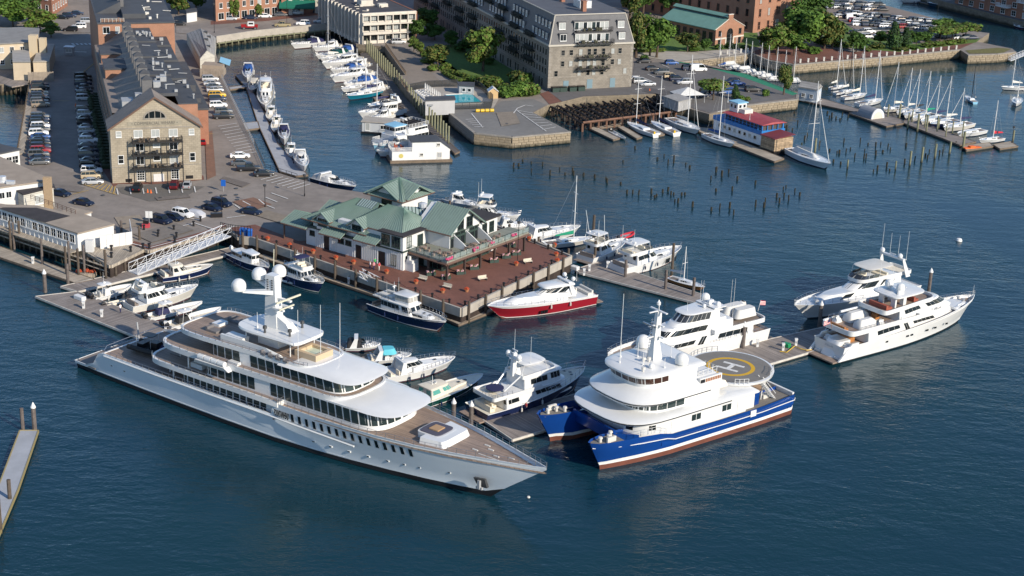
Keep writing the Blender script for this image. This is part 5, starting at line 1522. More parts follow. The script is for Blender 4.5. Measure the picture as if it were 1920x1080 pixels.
# tier 2 deck band and house
b2 = plan(17.5,46,7.4,6.5,.1,.45,.2)
tray(Y,b2,6.2,7.0,6.85,.35,WHITE,TEAK)
for x,y in ((20.5,-4.6),(20.5,4.6),(23,-6.2),(23,6.2)):
 o = MB(); o.lathe([(.14,4.1),(.14,6.0)],(x,y,0),8); o.build('deck_pillar',WHITE,Y)
h1 = plan(29.5,63.6,6.25,2.2,6.5,.4,.62,wf=.93)
h1t = plan(29.5,63.0,6.25,2.2,6.3,.4,.62,wf=.93)
house(Y,h1,h1t,6.4,9.3,WHITE)
half,dd = arc_s(h1)
e_ = dd[-1]
panes(Y,h1,h1t,6.4,9.3,7.1,9.05,2.6,16.5,9,.22,m=GLASSG)
panes(Y,h1,h1t,6.4,9.3,7.1,9.05,19.5,e_ - .15,17,.22,m=GLASSG)
for sg in (-1,1):
 o = MB(); o.box(21.8,24,sg * 5.6 - .1,sg * 5.6 + .1,7.8,7.9); o.box(46.2,49,sg * 5.62 - .05,sg * 5.62 + .05,6.6,8.8); o.build('door_recess',DGREY,Y)
 # deck 3 (bridge deck): overhanging white band, forward it becomes the sloping roof
b3 = plan(19.5,57.5,6.9,7.5,6.0,.45,.6,wf=.86)
tray(Y,b3,9.1,9.95,9.8,.35,WHITE,TEAK)
rf = plan(40,66.2,6.2,.1,7.0,.2,.6,wf=.93)
o = MB(); o.loft([outl(plan(44,65.8,6.0,.1,7,.2,.6,wf=.93),9.0),outl(rf,9.12),outl(plan(44,65.6,5.9,.1,7,.2,.6,wf=.92),9.3),outl(plan(46,58.5,4.6,.1,5,.2,.6,wf=.9),9.75)])
o.build('forward_roof',WHITE,Y,smooth=True)
for x,y in ((22.5,-4.2),(22.5,4.2),(26.5,-6.3),(26.5,6.3)):
 o = MB(); o.lathe([(.13,7.0),(.13,8.8)],(x,y,0),8); o.build('deck_pillar',WHITE,Y)
h2 = plan(30,56.2,5.15,1.8,4.6,.4,.62,wf=.9)
h2t = plan(30,55.4,5.15,1.8,4.4,.4,.62,wf=.9)
house(Y,h2,h2t,9.3,12.0,WHITE)
half,dd = arc_s(h2)
e_ = dd[-1]
panes(Y,h2,h2t,9.3,12.0,9.98,11.75,1.6,11.0,6,.2,m=GLASSG)
panes(Y,h2,h2t,9.3,12.0,9.98,11.75,13.0,e_ - .12,13,.2,m=GLASSG)
# deck 4 (sun deck)
b4 = plan(22.5,50,5.6,6.5,5,.45,.6,wf=.82)
tray(Y,b4,11.8,12.5,12.35,.3,WHITE,TEAK,fname='sun_deck')
o = MB(); o.loft([outl(plan(44,58.0,4.9,.1,4.5,.2,.6,wf=.92),11.7),outl(plan(44,58.4,5.3,.1,4.6,.2,.6,wf=.92),11.82),outl(plan(44,57.9,5.1,.1,4.5,.2,.6,wf=.9),12.0),outl(plan(46,50.8,3.7,.1,3,.2,.6,wf=.9),12.4)])
o.build('bridge_roof',WHITE,Y,smooth=True)
dk = MB(); dk.prism([(27,-3.6),(43,-3.2),(43,3.2),(27,3.6)],12.0,12.03); dk.build('shaded_deck',TEAKG,Y)
_n1 = set(COL.objects)
o = MB()
for a in ((42.6,43.2,-1.9,1.9),(46.2,46.8,-1.9,1.9),(43.2,46.2,-1.9,-1.3),(43.2,46.2,1.3,1.9)):
 o.box(a[0],a[1],a[2],a[3],12.0,13.0)
pl = o.build('spa_pool',mat('tan_upholstery',(.50,.38,.25),.8),Y)
MB().box(43.2,46.2,-1.3,1.3,12.3,12.55).build('pool_water',mat('pale_pool',(.55,.62,.50),.15),pl)
o = MB(); o.loft([[(30,-4.6,12.0),(41,-4.2,12.0),(42,-3.8,12.0),(42,-3.5,12.0),(30,-4.2,12.0)],[(30,-4.6,13.1),(39,-4.3,13.1),(41.5,-3.9,12.4),(41.5,-3.7,12.4),(30,-4.2,13.1)]])
o.box(30.5,34,-4.0,-2.6,12.0,13.1); o.box(24.5,26,-1,1,12,12.5); o.build('windbreak_bar',WHITE,Y)
o = MB()
for x,y in ((25.5,-2.6),(25.2,2.4),(27.5,3.2)):
 o.box(x,x + 2.2,y - .7,y + .7,12.0,12.4); o.box(x,x + .4,y - .7,y + .7,12.4,12.8)
o.build('sofa',mat('grey_upholstery',(.16,.15,.15),.85),Y)
for k in range(4):
 o = MB(); x = 38.5 + k * 1.5; o.box(x,x + .9,-4.9,-4.3,12.05,12.35); o.box(x,x + .2,-4.9,-4.3,12.35,12.75); o.build('deck_chair',MATS['grey_upholstery'],Y)
for _o in set(COL.objects) - _n1:
 if _o.parent == Y:
  _o.location.x += 1.8
  _o.location.z += .3
_n0 = set(COL.objects)
# hardtop and mast with domes
ht = plan(31.0,43.8,3.9,5.2,1.8,.6,.5,wf=.92)
o = MB(); o.loft([outl([(x,y * .95) for x,y in ht],14.5),outl(ht,14.75),outl([(x,y * .97) for x,y in ht],15.0)]); o.build('hardtop',WHITE,Y,smooth=True)
o = MB(); o.box(34.5,38.6,-1.6,1.6,12.0,14.5)
for x,y in ((42,-2.6),(42,2.6),(33,-2.6),(33,2.6)):
 o.lathe([(.09,12),(.09,14.5)],(x,y,0),8)
o.build('hardtop_support',WHITE,Y)
o = MB()
o.loft([[(35.2,-.9,15),(37.6,-.8,15),(37.6,.8,15),(35.2,.9,15)],[(35.3,-.8,19),(37.3,-.7,19),(37.3,.7,19),(35.3,.8,19)],[(35.4,-.75,23.2),(37.1,-.6,23.2),(37.1,.6,23.2),(35.4,.75,23.2)]])
o.loft([[(37.4,-.7,15),(40.6,-.9,15),(40.6,.9,15),(37.4,.7,15)],[(37.4,-.6,17.0),(39.4,-.7,16.2),(39.4,.7,16.2),(37.4,.6,17.0)]])
o.loft([[(35.2,-.5,21.0),(36.8,-.5,21.0),(36.8,.5,21.0),(35.2,.5,21.0)],[(32.7,-.4,21.7),(34.1,-.4,21.7),(34.1,.4,21.7),(32.7,.4,21.7)]])
for sg in (-1,1):
 o.loft([[(35.6,sg * .5,20.2),(37,sg * .5,20.2),(37,sg * .5,20.9),(35.6,sg * .5,20.9)],[(32.7,sg * 4.2,20.9),(34.1,sg * 4.2,20.9),(34.1,sg * 4.2,21.1),(32.7,sg * 4.2,21.1)]])
 o.box(37,39.2,sg * .9 - .2,sg * .9 + .2,18.2,18.45)
o.box(37,39.8,-.25,.25,19.6,19.85)
ms_ = o.build('mast',WHITE,Y)
o = MB()
for k in range(5):
 for sg in (-1,1):
  o.box(35.7,36.0,sg * .78 - .04,sg * .78 + .04,21 + k * .35,21.15 + k * .35); o.box(36.5,36.8,sg * .72 - .04,sg * .72 + .04,21 + k * .35,21.15 + k * .35)
o.build('vent_slot',BLACK,ms_)['kind'] = 'stuff'
for x,y,z,r in ((33.4,0,21.8,1.12),(33.4,-4.3,21.1,1.12),(33.4,4.3,21.1,1.12)):
 MB().dome((x,y,z),r,18,0,.15 if r > 1 else .9).build('satellite_dome',WHITE,Y,smooth=True)
o = MB(); o.tube([(36.4,0,24.5),(36.5,0,27.2)],.07,5); o.box(39.2,39.4,-2.6,2.6,19.9,20.15); o.box(38.8,39.0,-1.6,1.6,18.5,18.7)
o.build('radar_scanner',mat('cream_metal',(.55,.52,.40),.5),Y)
for x,y,z,h_ in ((46.5,-3.4,12.1,8.4),(48.2,-.4,12.25,8.6),(49.5,2.4,12.1,8.6),(36,2.2,15,3),(37,-2.0,15,2.4)):
 o = MB(); o.lathe([(.16,0),(.16,.25),(.05,.3),(.035,h_)],(x,y,z),6); o.build('whip_antenna',WHITE,Y)
o = MB()
for x,y in ((37.2,-2.9),(41,-1.6),(40,2.2),(33.6,2.4)):
 o.lathe([(.2,0),(.15,.6),(.35,.7),(.3,1.1),(.02,1.2)],(x,y,15),7)
o.build('deck_light',DGREY,Y)['kind'] = 'stuff'
for _o in set(COL.objects) - _n0:
 if _o.parent == Y and not _o.name.startswith('whip'):
  _o.location.x += 2.2
  # foredeck lounge
lo = plan(64.5,75.5,4.2,1.5,1.0,.4,.5,wf=.72)
o = MB(); o.loft([outl(plan(69.5,73.6,3.7,.1,.9,.3,.4,wf=.86),6.3),outl(plan(69.5,73.2,3.5,.1,.8,.3,.4,wf=.86),7.2)]); o.build('lounge_base',WHITE,Y)
o = MB(); o.loft([outl(plan(68.0,71.6,1.9,.9,.9),7.2),outl(plan(68.0,71.6,1.9,.9,.9),7.34)]); o.build('lounge_cushion',mat('dark_cushion',(.07,.07,.10),.85),Y)
o = MB(); o.loft([outl(plan(67.7,72.0,2.2,1,1),6.3),outl(plan(67.7,72.0,2.2,1,1),7.22)]); o.build('lounge_surround',WHITE,Y)
o = MB(); o.box(69,70.6,-.85,.85,7.34,7.5); o.build('lounge_table',mat('tan_wood',(.42,.26,.13),.5),Y)
o = MB()
for x,y,a in ((76.5,-.6,0),(78.2,.8,0),(80,-.4,0),(82,.4,0),(77,1.6,0)):
 o.box(x,x + .9,y,y + .22,6.32,6.45)
o.box(78,81.4,-1.2,-1.05,6.32,6.4)
o.build('deck_fitting',OFFW,Y)['kind'] = 'stuff'
# railings
rm = mat('rail_steel',(.35,.36,.38),.3,metal=.7)
for sg in (-1,1):
 railing(Y,[(x,sg * (wd - .05),zs) for x,wd,zs,ww,zb in st[8:]],.75,1.5,2,.028,rm)
 railing(Y,[(x,sg * (wd - .05),zs) for x,wd,zs,ww,zb in st[4:8]],.55,1.6,1,.03,rm)
 railing(Y,part_out(b2,18.2,46,7.05,sg),.5,1.5,1,.03,rm)
 railing(Y,part_out(b3,20.4,56.5,9.95,sg),.5,1.5,1,.03,rm)
 railing(Y,part_out(b4,23.4,49,12.5,sg),.5,1.5,2,.03,rm)
o = MB(); o.tube([(8,-6.9,5.2),(7.0,-5.5,5.3),(6.8,0,5.3),(7.0,5.5,5.3),(8,6.9,5.2)],.05,5); o.build('stern_rail',rm,Y)
# hull windows, ports, name, anchor pocket
for sg in (-1,1):
 for k in range(16):
  x = 48.6 + k * 1.37
  i = max(j for j in range(len(st)) if st[j][0] <= x)
  t_ = (x - st[i][0]) / (st[i + 1][0] - st[i][0])
  wd = lerp(st[i][1],st[i + 1][1],t_); ww = lerp(st[i][3],st[i + 1][3],t_); zs = 6.77
  def yy(z,wd=wd,ww=ww,zs=zs):
   f = (zs - z) / (zs - .75)
   return lerp(wd,lerp(wd,ww,.30),f / .33) if f < .33 else (lerp(lerp(wd,ww,.3),lerp(wd,ww,.72),(f - .33) / .37) if f < .7 else ww)
  yy2 = lambda z: yy(z) + .05
  fr = MB(); gl_ = MB()
  za,zb = 4.55,5.85
  dx = (st[i + 1][1] - st[i][1]) / (st[i + 1][0] - st[i][0])
  def pt(u,z,off=0):
   return (x + u,sg * (yy(z) + dx * u + off),z)
  for (a,b,c,e_) in ((-.36,.36,za - .08,zb + .08),):
   fr.add([pt(a,c,.04),pt(b,c,.04),pt(b,e_,.04),pt(a,e_,.04)],[(0,1,2,3) if sg < 0 else (3,2,1,0)])
  gl_.add([pt(-.27,za,.055),pt(.27,za,.055),pt(.27,zb,.055),pt(-.27,zb,.055)],[(0,1,2,3) if sg < 0 else (3,2,1,0)])
  f_ = fr.build('hull_window',WHITE,Y); gl_.build('pane',GLASS,f_)
 for x,z in ((9.5,2.9),(12.5,2.8),(52,2.2),(55,2.2),(58.2,2.25),(61.4,2.3),(64.6,2.4),(67.2,2.5),(69.6,2.6),(74.2,2.9)):
  i = max(j for j in range(len(st)) if st[j][0] <= x)
  t_ = (x - st[i][0]) / (st[i + 1][0] - st[i][0])
  wd = lerp(st[i][1],st[i + 1][1],t_); ww = lerp(st[i][3],st[i + 1][3],t_); zs = lerp(st[i][2],st[i + 1][2],t_)
  f = (zs - z) / (zs - .75); y = lerp(lerp(wd,ww,.3),lerp(wd,ww,.72),min(1,max(0,(f - .33) / .37)))
  o = MB(); o.box(x - .3,x + .3,min(sg * (y - .3),sg * (y + .02)),max(sg * (y - .3),sg * (y + .02)),z - .13,z + .13,0); o.box(x - .2,x + .2,min(sg * (y - .2),sg * (y + .04)),max(sg * (y - .2),sg * (y + .04)),z - .06,z + .06,1); o.build('porthole',[WHITE,GLASS],Y)
tx = text(Y,'FOUNTAINHEAD',1.3,(46.75,-7.36,5.3),(RD(86),0,RD(1.0)),BLACK,'name_lettering',.01,.29,.05)
o = MB(); o.loft([[(78.6,-3.0,3.6),(80.2,-2.55,3.6),(80.2,-1.9,2.0),(78.9,-2.2,2.0)],[(78.6,-2.6,3.6),(80.2,-2.2,3.6),(80.2,-1.4,2.0),(78.9,-1.6,2.0)]]); o.build('anchor_pocket',DGREY,Y)
o = MB(); o.box(79.2,79.6,-2.9,-2.5,2.0,3.3); o.box(78.9,79.9,-2.75,-2.4,1.9,2.25); o.build('anchor',GREYM,Y)
# life raft canisters
cr = MB(); cr.loft([[(29,-7.5,9.0),(36,-7.3,9.0),(36,-6.4,9.0),(29,-6.4,9.0)],[(29.5,-7.9,9.7),(35.5,-7.7,9.7),(35.5,-6.6,9.7),(29.5,-6.6,9.7)]]); cr.build('raft_cradle',WHITE,Y,smooth=True)
for k in range(4):
 o = MB(); x = 29.8 + k * 1.4; o.tube([(x,-7.2,10.1),(x + 1.2,-7.2,10.1)],.42,10); o.build('life_raft',WHITE,Y)
o = MB(); o.box(26.2,28.6,-5.6,-4.6,6.5,7.6); o.box(34.6,36.6,-6.0,-5.2,9.4,10.2); o.build('deck_locker',WHITE,Y)
o = MB(); o.loft([outl(plan(24.5,28.5,2.6,1,1),4.1),outl(plan(24.8,28.2,2.4,1,1),4.8)]); o.loft([outl(plan(24.0,28,2.2,1,1),6.5),outl(plan(24.2,27.8,2.0,1,1),7.2)]); o.loft([outl(plan(25,28.6,2,1,1),9.35),outl(plan(25.2,28.4,1.9,1,1),10)]); o.build('aft_sofa',MATS['grey_upholstery'],Y)
# black tender carried on the aft deck
tn = thing('tender_boat','black inflatable tender with covered console on the aft deck of the silver yacht','tender',O + Matrix.Rotation(th,3,'Z') @ Vector((9.0,-1.6,4.55)),th + RD(8))
o = MB(); pth = [(0,-1.5,.5),(4,-1.75,.5),(8,-1.6,.55),(10.5,-1.0,.7),(11.8,0,.85),(10.5,1.0,.7),(8,1.6,.55),(4,1.75,.5),(0,1.5,.5)]; o.tube(pth,.42,8); o.build('tube',RUBBER,tn,smooth=True)
o = MB(); o.loft([[(0,-1.3,.0),(8,-1.3,0),(11.2,0,.4),(8,1.3,0),(0,1.3,0)],[(0,-1.4,.5),(8,-1.5,.5),(11.3,0,.7),(8,1.5,.5),(0,1.4,.5)]]); o.build('hull',BLACK,tn)
o = MB(); o.loft([[(5.6,-1.1,.5),(9.8,-.6,.6),(9.8,.6,.6),(5.6,1.1,.5)],[(6.2,-.8,1.7),(8,-.2,1.3),(8,.2,1.3),(6.2,.8,1.7)]]); o.build('cover',CANVN,tn)
o = MB(); o.box(3.6,5.2,-.7,.7,.5,1.7); o.box(1.4,2.6,-1,1,.5,1.2); o.loft([outl(plan(2.2,4.4,.9,.6,.6),2.6),outl(plan(2.2,4.4,.9,.6,.6),2.7)]); o.build('console',BLACK,tn)
o = MB()
for x,y in ((1.4,-1),(1.4,1),(4.2,-1),(4.2,1)):
 o.tube([(x,y,.8),(x,y,2.6)],.05,5)
o.tube([(-1.0,2.4,-.2),(-1.8,3.0,2.8)],.14,6); o.build('frame',GREYM,tn)
# ---------------------------------------------------------------- blue catamaran with helicopter deck
th = RD(-141.6)
u,v = Vector((math.cos(th),math.sin(th),0)),Vector((-math.sin(th),math.cos(th),0))
O = Vector((45.56,235.0,0)) - v * 7.6
K = thing('catamaran_yacht','royal blue twin hulled expedition yacht with a yellow ringed helicopter deck','yacht',O,th)
HB = 7.9
# each hull: long blue topside box with flared raked bow, white boot line, brown bottom
for sg in (1,-1):
 def sec(x,yo,yi,zs,zk,wl):
 # outer sheer, flare, waterline outer, keel, waterline inner, inner sheer (local y grows outwards)
  return [(x,sg * yo,zs),(x,sg * (yo - .15),lerp(zs,1.3,.5)),(x,sg * wl,1.25),(x,sg * wl,.75),(x,sg * (wl - .1),-.5),(x,sg * (yi + .3),-.5),(x,sg * yi,.75),(x,sg * yi,1.25),(x,sg * yi,zs)]
 R_ = [sec(0,7.3,3.9,3.4,0,7.0),sec(.8,7.9,3.9,3.6,0,7.5),sec(8,8.1,3.9,3.35,0,7.7),sec(16,8.1,3.9,3.35,0,7.7),sec(27,8.0,3.9,3.5,0,7.6),sec(29.5,7.95,3.9,4.1,0,7.4),sec(33,7.9,4.0,4.5,0,7.0),sec(36,7.75,4.3,4.7,0,6.5)]
 R_ += [[(38.6,sg * 7.5,4.85),(38.6,sg * 7.2,3.2),(38.4,sg * 6.1,1.25),(38.3,sg * 6.05,.75),(38.2,sg * 5.95,-.5),(38.2,sg * 5.6,-.5),(38.3,sg * 5.5,.75),(38.4,sg * 5.4,1.25),(38.6,sg * 4.5,4.85)],[(40.6,sg * 7.0,4.95),(40.2,sg * 6.7,3.4),(39.3,sg * 5.85,1.25),(39.1,sg * 5.8,.75),(39.0,sg * 5.75,-.5),(39.0,sg * 5.7,-.5),(39.1,sg * 5.68,.75),(39.3,sg * 5.65,1.25),(40.6,sg * 5.0,4.95)],[(41.7,sg * 6.2,5.0),(41.0,sg * 6.1,3.6),(39.6,sg * 5.78,1.25),(39.3,sg * 5.77,.75),(39.1,sg * 5.74,-.5),(39.1,sg * 5.73,-.5),(39.3,sg * 5.72,.75),(39.6,sg * 5.71,1.25),(41.7,sg * 5.7,5.0)]]
 if sg < 0:
  R_ = [r[::-1] for r in R_]
 mb = MB(); ms = [0,0,1,2,2,2,1,0]
 if sg < 0:
  ms = ms[::-1]
 mb.loft(R_,0,cap=True,closed=False,ms=ms)
 h_ = mb.build('hull',[BLUE,PAINTW,BOOT],K,smooth=True)
 o = MB(); o.tube([(x,sg * (y + .06),z) for x,y,z in ((0,7.3,2.6),(.8,7.9,2.65),(8,8.08,2.45),(16,8.08,2.45),(26.5,8.0,2.55),(28.2,7.95,3.0),(33,7.8,3.4),(37,7.4,3.75),(39.5,6.9,3.95),(41.2,6.15,4.05))],.07,5); o.build('white_stripe',PAINTW,h_)
 o = MB(); o.loft([[(x,sg * a,z - .02) for x,a,z in ((36,4.5,4.4),(38.6,4.7,4.5),(40.8,5.2,4.6),(41.2,5.8,4.62),(40.4,6.8,4.6),(38.6,7.2,4.5),(36,7.5,4.4))],[(x,sg * a,z) for x,a,z in ((36,4.5,4.42),(38.6,4.7,4.52),(40.8,5.2,4.62),(41.2,5.8,4.64),(40.4,6.8,4.62),(38.6,7.2,4.52),(36,7.5,4.42))]]); o.build('bow_deck',HELIG,h_)
 o = MB()
 for x,y in ((38,6),(39.6,6),(37,5.2)):
  o.lathe([(.25,0),(.2,.5),(.35,.55),(.3,.8),(.02,.85)],(x,sg * y,4.6),8)
 o.box(37.4,39,sg * 6.8 - .15,sg * 6.8 + .15,4.6,5.4); o.build('mooring_gear',OFFW,h_)['kind'] = 'stuff'
o = MB(); o.box(.8,29,-7.8,7.8,1.9,2.9); o.loft([[(29,-7.7,1.9),(29,7.7,1.9),(29,7.7,3.5),(29,-7.7,3.5)],[(35.6,-4.4,3.0),(35.6,4.4,3.0),(35.6,4.4,4.3),(35.6,-4.4,4.3)]])
o.build('bridge_hull',BLUE,K)
o = MB(); o.loft([[(35.3,-4.6,4.25),(35.9,-4.6,4.25),(35.9,-4.6,5.0),(35.6,-4.6,5.0)],[(35.3,4.6,4.25),(35.9,4.6,4.25),(35.9,4.6,5.0),(35.6,4.6,5.0)]]); o.build('forward_bulwark',BLUE,K)
o = MB(); o.box(.9,29,-7.7,7.7,2.9,3.0); o.loft([[(29,-7.6,2.9),(29,7.6,2.9),(29,7.6,3.0),(29,-7.6,3.0)],[(35.4,-4.5,4.25),(35.4,4.5,4.25),(35.4,4.5,4.3),(35.4,-4.5,4.3)]]); o.build('main_deck',HELIG,K)
o = MB(); o.box(.4,.8,-7.4,7.4,2.9,3.7); o.build('stern_bulwark',PAINTW,K)
o = MB(); o.lathe([(2.6,0),(2.6,.06)],(4.2,2.0,3.0),20); o.build('teak_circle',mat('tan_teak',(.42,.28,.17),.7),K)
# level 1 cabin
c1 = plan(11,33.8,7.35,.2,7.5,.3,.62); c1t = c1
house(K,c1,c1,3.0,5.9)
half,dd = arc_s(c1)
for x in (14.4,20.8):
 s_ = s_at_x(c1,x); panes(K,c1,c1,3.0,5.9,4.2,5.2,s_,s_ + 2.0,2,.12,m=GLASSG)
for f in (.74,.84,.94):
 panes(K,c1,c1,3,5.9,4.5,5.25,dd[-1] * f,dd[-1] * f + 1.2,1,.1)
for x in (26.0,12.2):
 s_ = s_at_x(c1,x); panes(K,c1,c1,3.0,5.9,3.1,5.2,s_,s_ + .9,1,.05,m=PAINTW,name='door',off=.05)
 # roof of level 1: broad white brim, black edge line
r1 = plan(9.0,36.0,8.1,.4,9.0,.35,.66)
o = MB(); o.loft([outl([(x * .99 + .2,y * .95) for x,y in r1],5.7),outl(r1,6.0),outl(r1,6.2),outl(plan(9.2,35.5,7.9,.4,8.8,.35,.66),6.34),outl(plan(9.4,31.6,6.5,.4,7.0,.35,.66),6.5)]); o.build('lower_brim',WHITE,K,smooth=True)
o = MB(); o.tube([(x,y,6.02) for x,y in r1 if x > 9.5],.09,4); o.build('edge_line',BLACK,K)
_n2 = set(COL.objects)
# level 2
c2_ = plan(16,31.2,6.2,.2,7.0,.3,.64)
house(K,c2_,c2_,5.2,7.4)
half,dd = arc_s(c2_)
panes(K,c2_,c2_,5.2,7.4,6.0,7.05,dd[-1] - 12.0,dd[-1] - .1,7,.12,m=GLASSG)
for x in (19.4,17.0):
 s_ = s_at_x(c2_,x); panes(K,c2_,c2_,6.6,8.9,7.3,8.3,s_,s_ + .9,1,.05,m=GLASSG)
r2 = plan(15.5,33.6,7.15,.3,8.2,.35,.66)
o = MB(); o.loft([outl([(x * .985 + .4,y * .95) for x,y in r2],7.25),outl(r2,7.5),outl(r2,7.75),outl(plan(15.7,33.2,6.9,.3,8.0,.35,.66),7.95),outl(plan(15.9,30.9,5.0,.3,5.6,.35,.66),9.15)]); o.build('upper_brim',WHITE,K,smooth=True)
o = MB(); o.tube([(x,y,7.55) for x,y in r2 if x > 15.9],.09,4); o.build('edge_line',BLACK,K)
# wheelhouse
c3_ = plan(19.5,30.4,4.6,.3,5.2,.3,.62); c3t = plan(19.5,30.9,4.75,.3,5.4,.3,.62)
house(K,c3_,c3t,8.9,10.95)
half,dd = arc_s(c3_)
panes(K,c3_,c3t,8.9,10.95,9.7,10.8,dd[-1] - 8.2,dd[-1] - .06,6,.14,m=mat('amber_glass',(.05,.025,.018),.08,spec=.8))
r3 = plan(18.3,31.6,5.3,.5,5.8,.35,.66)
o = MB(); roofslab(o,r3,10.9,11.3,crown=.12); o.build('wheelhouse_roof',WHITE,K,smooth=True)
o = MB(); o.box(15.6,20.2,5.6,6.0,7.2,9.2); o.build('side_screen',WHITE,K)
o = MB()
for k in range(9):
 o.box(15.9 + k * .36,16.13 + k * .36,6.0,6.06,8.3,9.0)
o.build('orange_louvre',mat('orange_brown_louvre',(.26,.09,.03),.6),K)
o = MB(); o.box(19.2,20.1,5.9,6.08,8.2,9.0); o.build('side_vent',BLACK,K)
railing(K,[(15.4,2,8.8),(15.4,4.6,8.8),(19.4,4.8,8.8)],1,1,2,.035,PAINTW)
o = MB(); o.loft([outl(plan(15.4,19.6,4.8,.6,.2),7.9),outl(plan(15.4,19.6,4.8,.6,.2),8.8)]); o.build('aft_bridge_deck',HELIG,K)
_n4 = set(COL.objects)
# domes, mast, antennas on the roof
for x,y,r in ((22.4,4.0,1.05),(22.6,-4.4,1.15),(27.2,2.6,.45)):
 MB().dome((x,y,11.55),r,18,0,.25).build('satellite_dome',WHITE,K,smooth=True)
o = MB(); o.loft([[(23.4,-.9,11.5),(25.2,-.8,11.5),(25.2,.8,11.5),(23.4,.9,11.5)],[(23.7,-.45,14),(24.9,-.4,14),(24.9,.4,14),(23.7,.45,14)],[(23.6,-.3,19.2),(24.4,-.3,19.2),(24.4,.3,19.2),(23.6,.3,19.2)]])
for z,w_ in ((15.2,1.5),(17.0,1.3),(19.2,1.8)):
 o.box(23.8,24.2,-w_,w_,z,z + .14); o.box(24.0,25.9,-.12,.12,z,z + .14)
o.lathe([(.3,0),(.3,.4),(.18,.5),(.02,.8)],(24.1,0,20.2),8); o.tube([(24,0,19.2),(24,0,20.2)],.07,5)
ms_ = o.build('mast',WHITE,K)
o = MB(); o.tube([(24.9,-.55,11.5),(24.3,-.5,18)],.04,4); o.tube([(25.3,-.55,11.5),(24.7,-.5,18)],.04,4)
for k in range(14):
 o.box(24.4 + .5 * (1 - k / 14),24.9 + .4 * (1 - k / 14),-.58,-.5,11.9 + k * .45,11.96 + k * .45)
o.box(25.6,25.8,-1.4,1.4,17.2,17.4); o.build('ladder',CHROME,ms_)
for x,y,h_ in ((29.8,-1.6,11),(28.2,-3.2,2.2),(27.5,1.0,2.0),(26.0,-1.8,2.4),(25.5,3.6,1.6),(22,1.2,2.2)):
 o = MB(); o.lathe([(.14,0),(.14,.3),(.05,.35),(.035,h_)],(x,y,11.55),6); o.build('whip_antenna',WHITE,K)
o = MB()
for x,y in ((29.2,3.0),(26.6,.2),(25.9,.6)):
 o.lathe([(.12,0),(.12,.4),(.3,.4),(.3,.8),(.02,.85)],(x,y,11.55),8)
o.build('searchlight',OFFW,K)['kind'] = 'stuff'
for _o in set(COL.objects) - _n4:
 if _o.parent == K:
  _o.location.z -= .2
for _o in set(COL.objects) - _n2:
 if _o.parent == K:
  _o.location.z += .75
  # helicopter deck
HC = (7.5,0.0)
o = MB(); o.lathe([(6.1,6.2),(6.75,6.6),(6.85,7.0),(6.6,7.02)],(*HC,0),56); hd = o.build('helideck',WHITE,K,smooth=True)
o = MB(); o.lathe([(6.45,7.0),(6.45,7.05)],(*HC,0),56); o.build('helideck_surface',HELIG,hd)
def ring(mb,r0,r1,z,n=56):
 for k in range(n):
  a,b = 2 * math.pi * k / n,2 * math.pi * (k + 1) / n
  mb.add([(HC[0] + r0 * math.cos(a),HC[1] + r0 * math.sin(a),z),(HC[0] + r1 * math.cos(a),HC[1] + r1 * math.sin(a),z),(HC[0] + r1 * math.cos(b),HC[1] + r1 * math.sin(b),z),(HC[0] + r0 * math.cos(b),HC[1] + r0 * math.sin(b),z)],[(0,1,2,3)])
o = MB(); ring(o,3.2,3.85,7.062); o.build('yellow_ring',HELIY,hd)
o = MB(); s0 = len(o.v)
o.box(-1.8,1.8,-1.45,-.85,7.055,7.07); o.box(-1.8,1.8,.85,1.45,7.055,7.07); o.box(-.35,.35,-.85,.85,7.055,7.07)
o.xf(Matrix.Translation((HC[0],HC[1],0)) @ Matrix.Rotation(RD(108),4,'Z')); o.build('letter_h_marking',LINEW,hd)
o = MB()
for k in range(10):
 a = 2 * math.pi * k / 10
 o.tube([(HC[0] + 5.8 * math.cos(a),HC[1] + 5.8 * math.sin(a),6.5),(HC[0] + 5.6 * math.cos(a),HC[1] + 5.6 * math.sin(a),3.0)],.12,6)
o.build('helideck_support',PAINTW,hd)
railing(K,[(HC[0] + 6.7 * math.cos(a),HC[1] + 6.7 * math.sin(a),7.0) for a in [math.pi * (.62 + .7 * k / 9) for k in range(10)]][:3],.9,1,2,.035,PAINTW)
railing(K,[(HC[0] + 6.9 * math.cos(a),HC[1] + 6.9 * math.sin(a),6.9) for a in [-math.pi * (.25 + .4 * k / 9) for k in range(10)]],.9,1.2,2,.035,CHROME)
railing(K,[(HC[0] + 6.9 * math.cos(a),HC[1] + 6.9 * math.sin(a),6.9) for a in [math.pi * (.28 + .1 * k / 3) for k in range(4)]],.9,1.2,2,.035,PAINTW)
o = MB(); o.loft([[(13.2,4.2,7.0),(16.6,4.2,7.0),(16.6,5.2,7.0),(13.2,5.2,7.0)],[(13.6,4.3,7.9),(16.2,4.6,8.3),(16.2,4.8,8.3),(13.6,4.9,7.9)]]); o.build('canvas_cover',CREAM,K)
o = MB()
for k in range(10):
 o.box(6.6 - k * .32,6.95 - k * .32,5.4,6.4,6.4 - k * .36,6.5 - k * .36)
for y in (5.4,6.4):
 o.tube([(6.9,y,7.4),(3.6,y,3.9)],.05,5); o.tube([(6.9,y,6.5),(3.6,y,3.0)],.1,4)
o.build('aft_stairs',PAINTW,K)
o = MB(); o.box(8.9,10.9,5.8,6.9,3.0,5.6); o.build('aft_locker',PAINTW,K)
o = MB(); o.box(7.4,8.4,6.2,6.5,3.0,5.0); o.box(4,5.4,4.6,5.6,3.0,3.6,1); o.build('deck_panel',[BLUE,OFFW],K)
railing(K,[(28,7.6,3.6),(30,7.4,4.2),(33.5,7.6,4.5)],.9,1,2,.03,PAINTW)
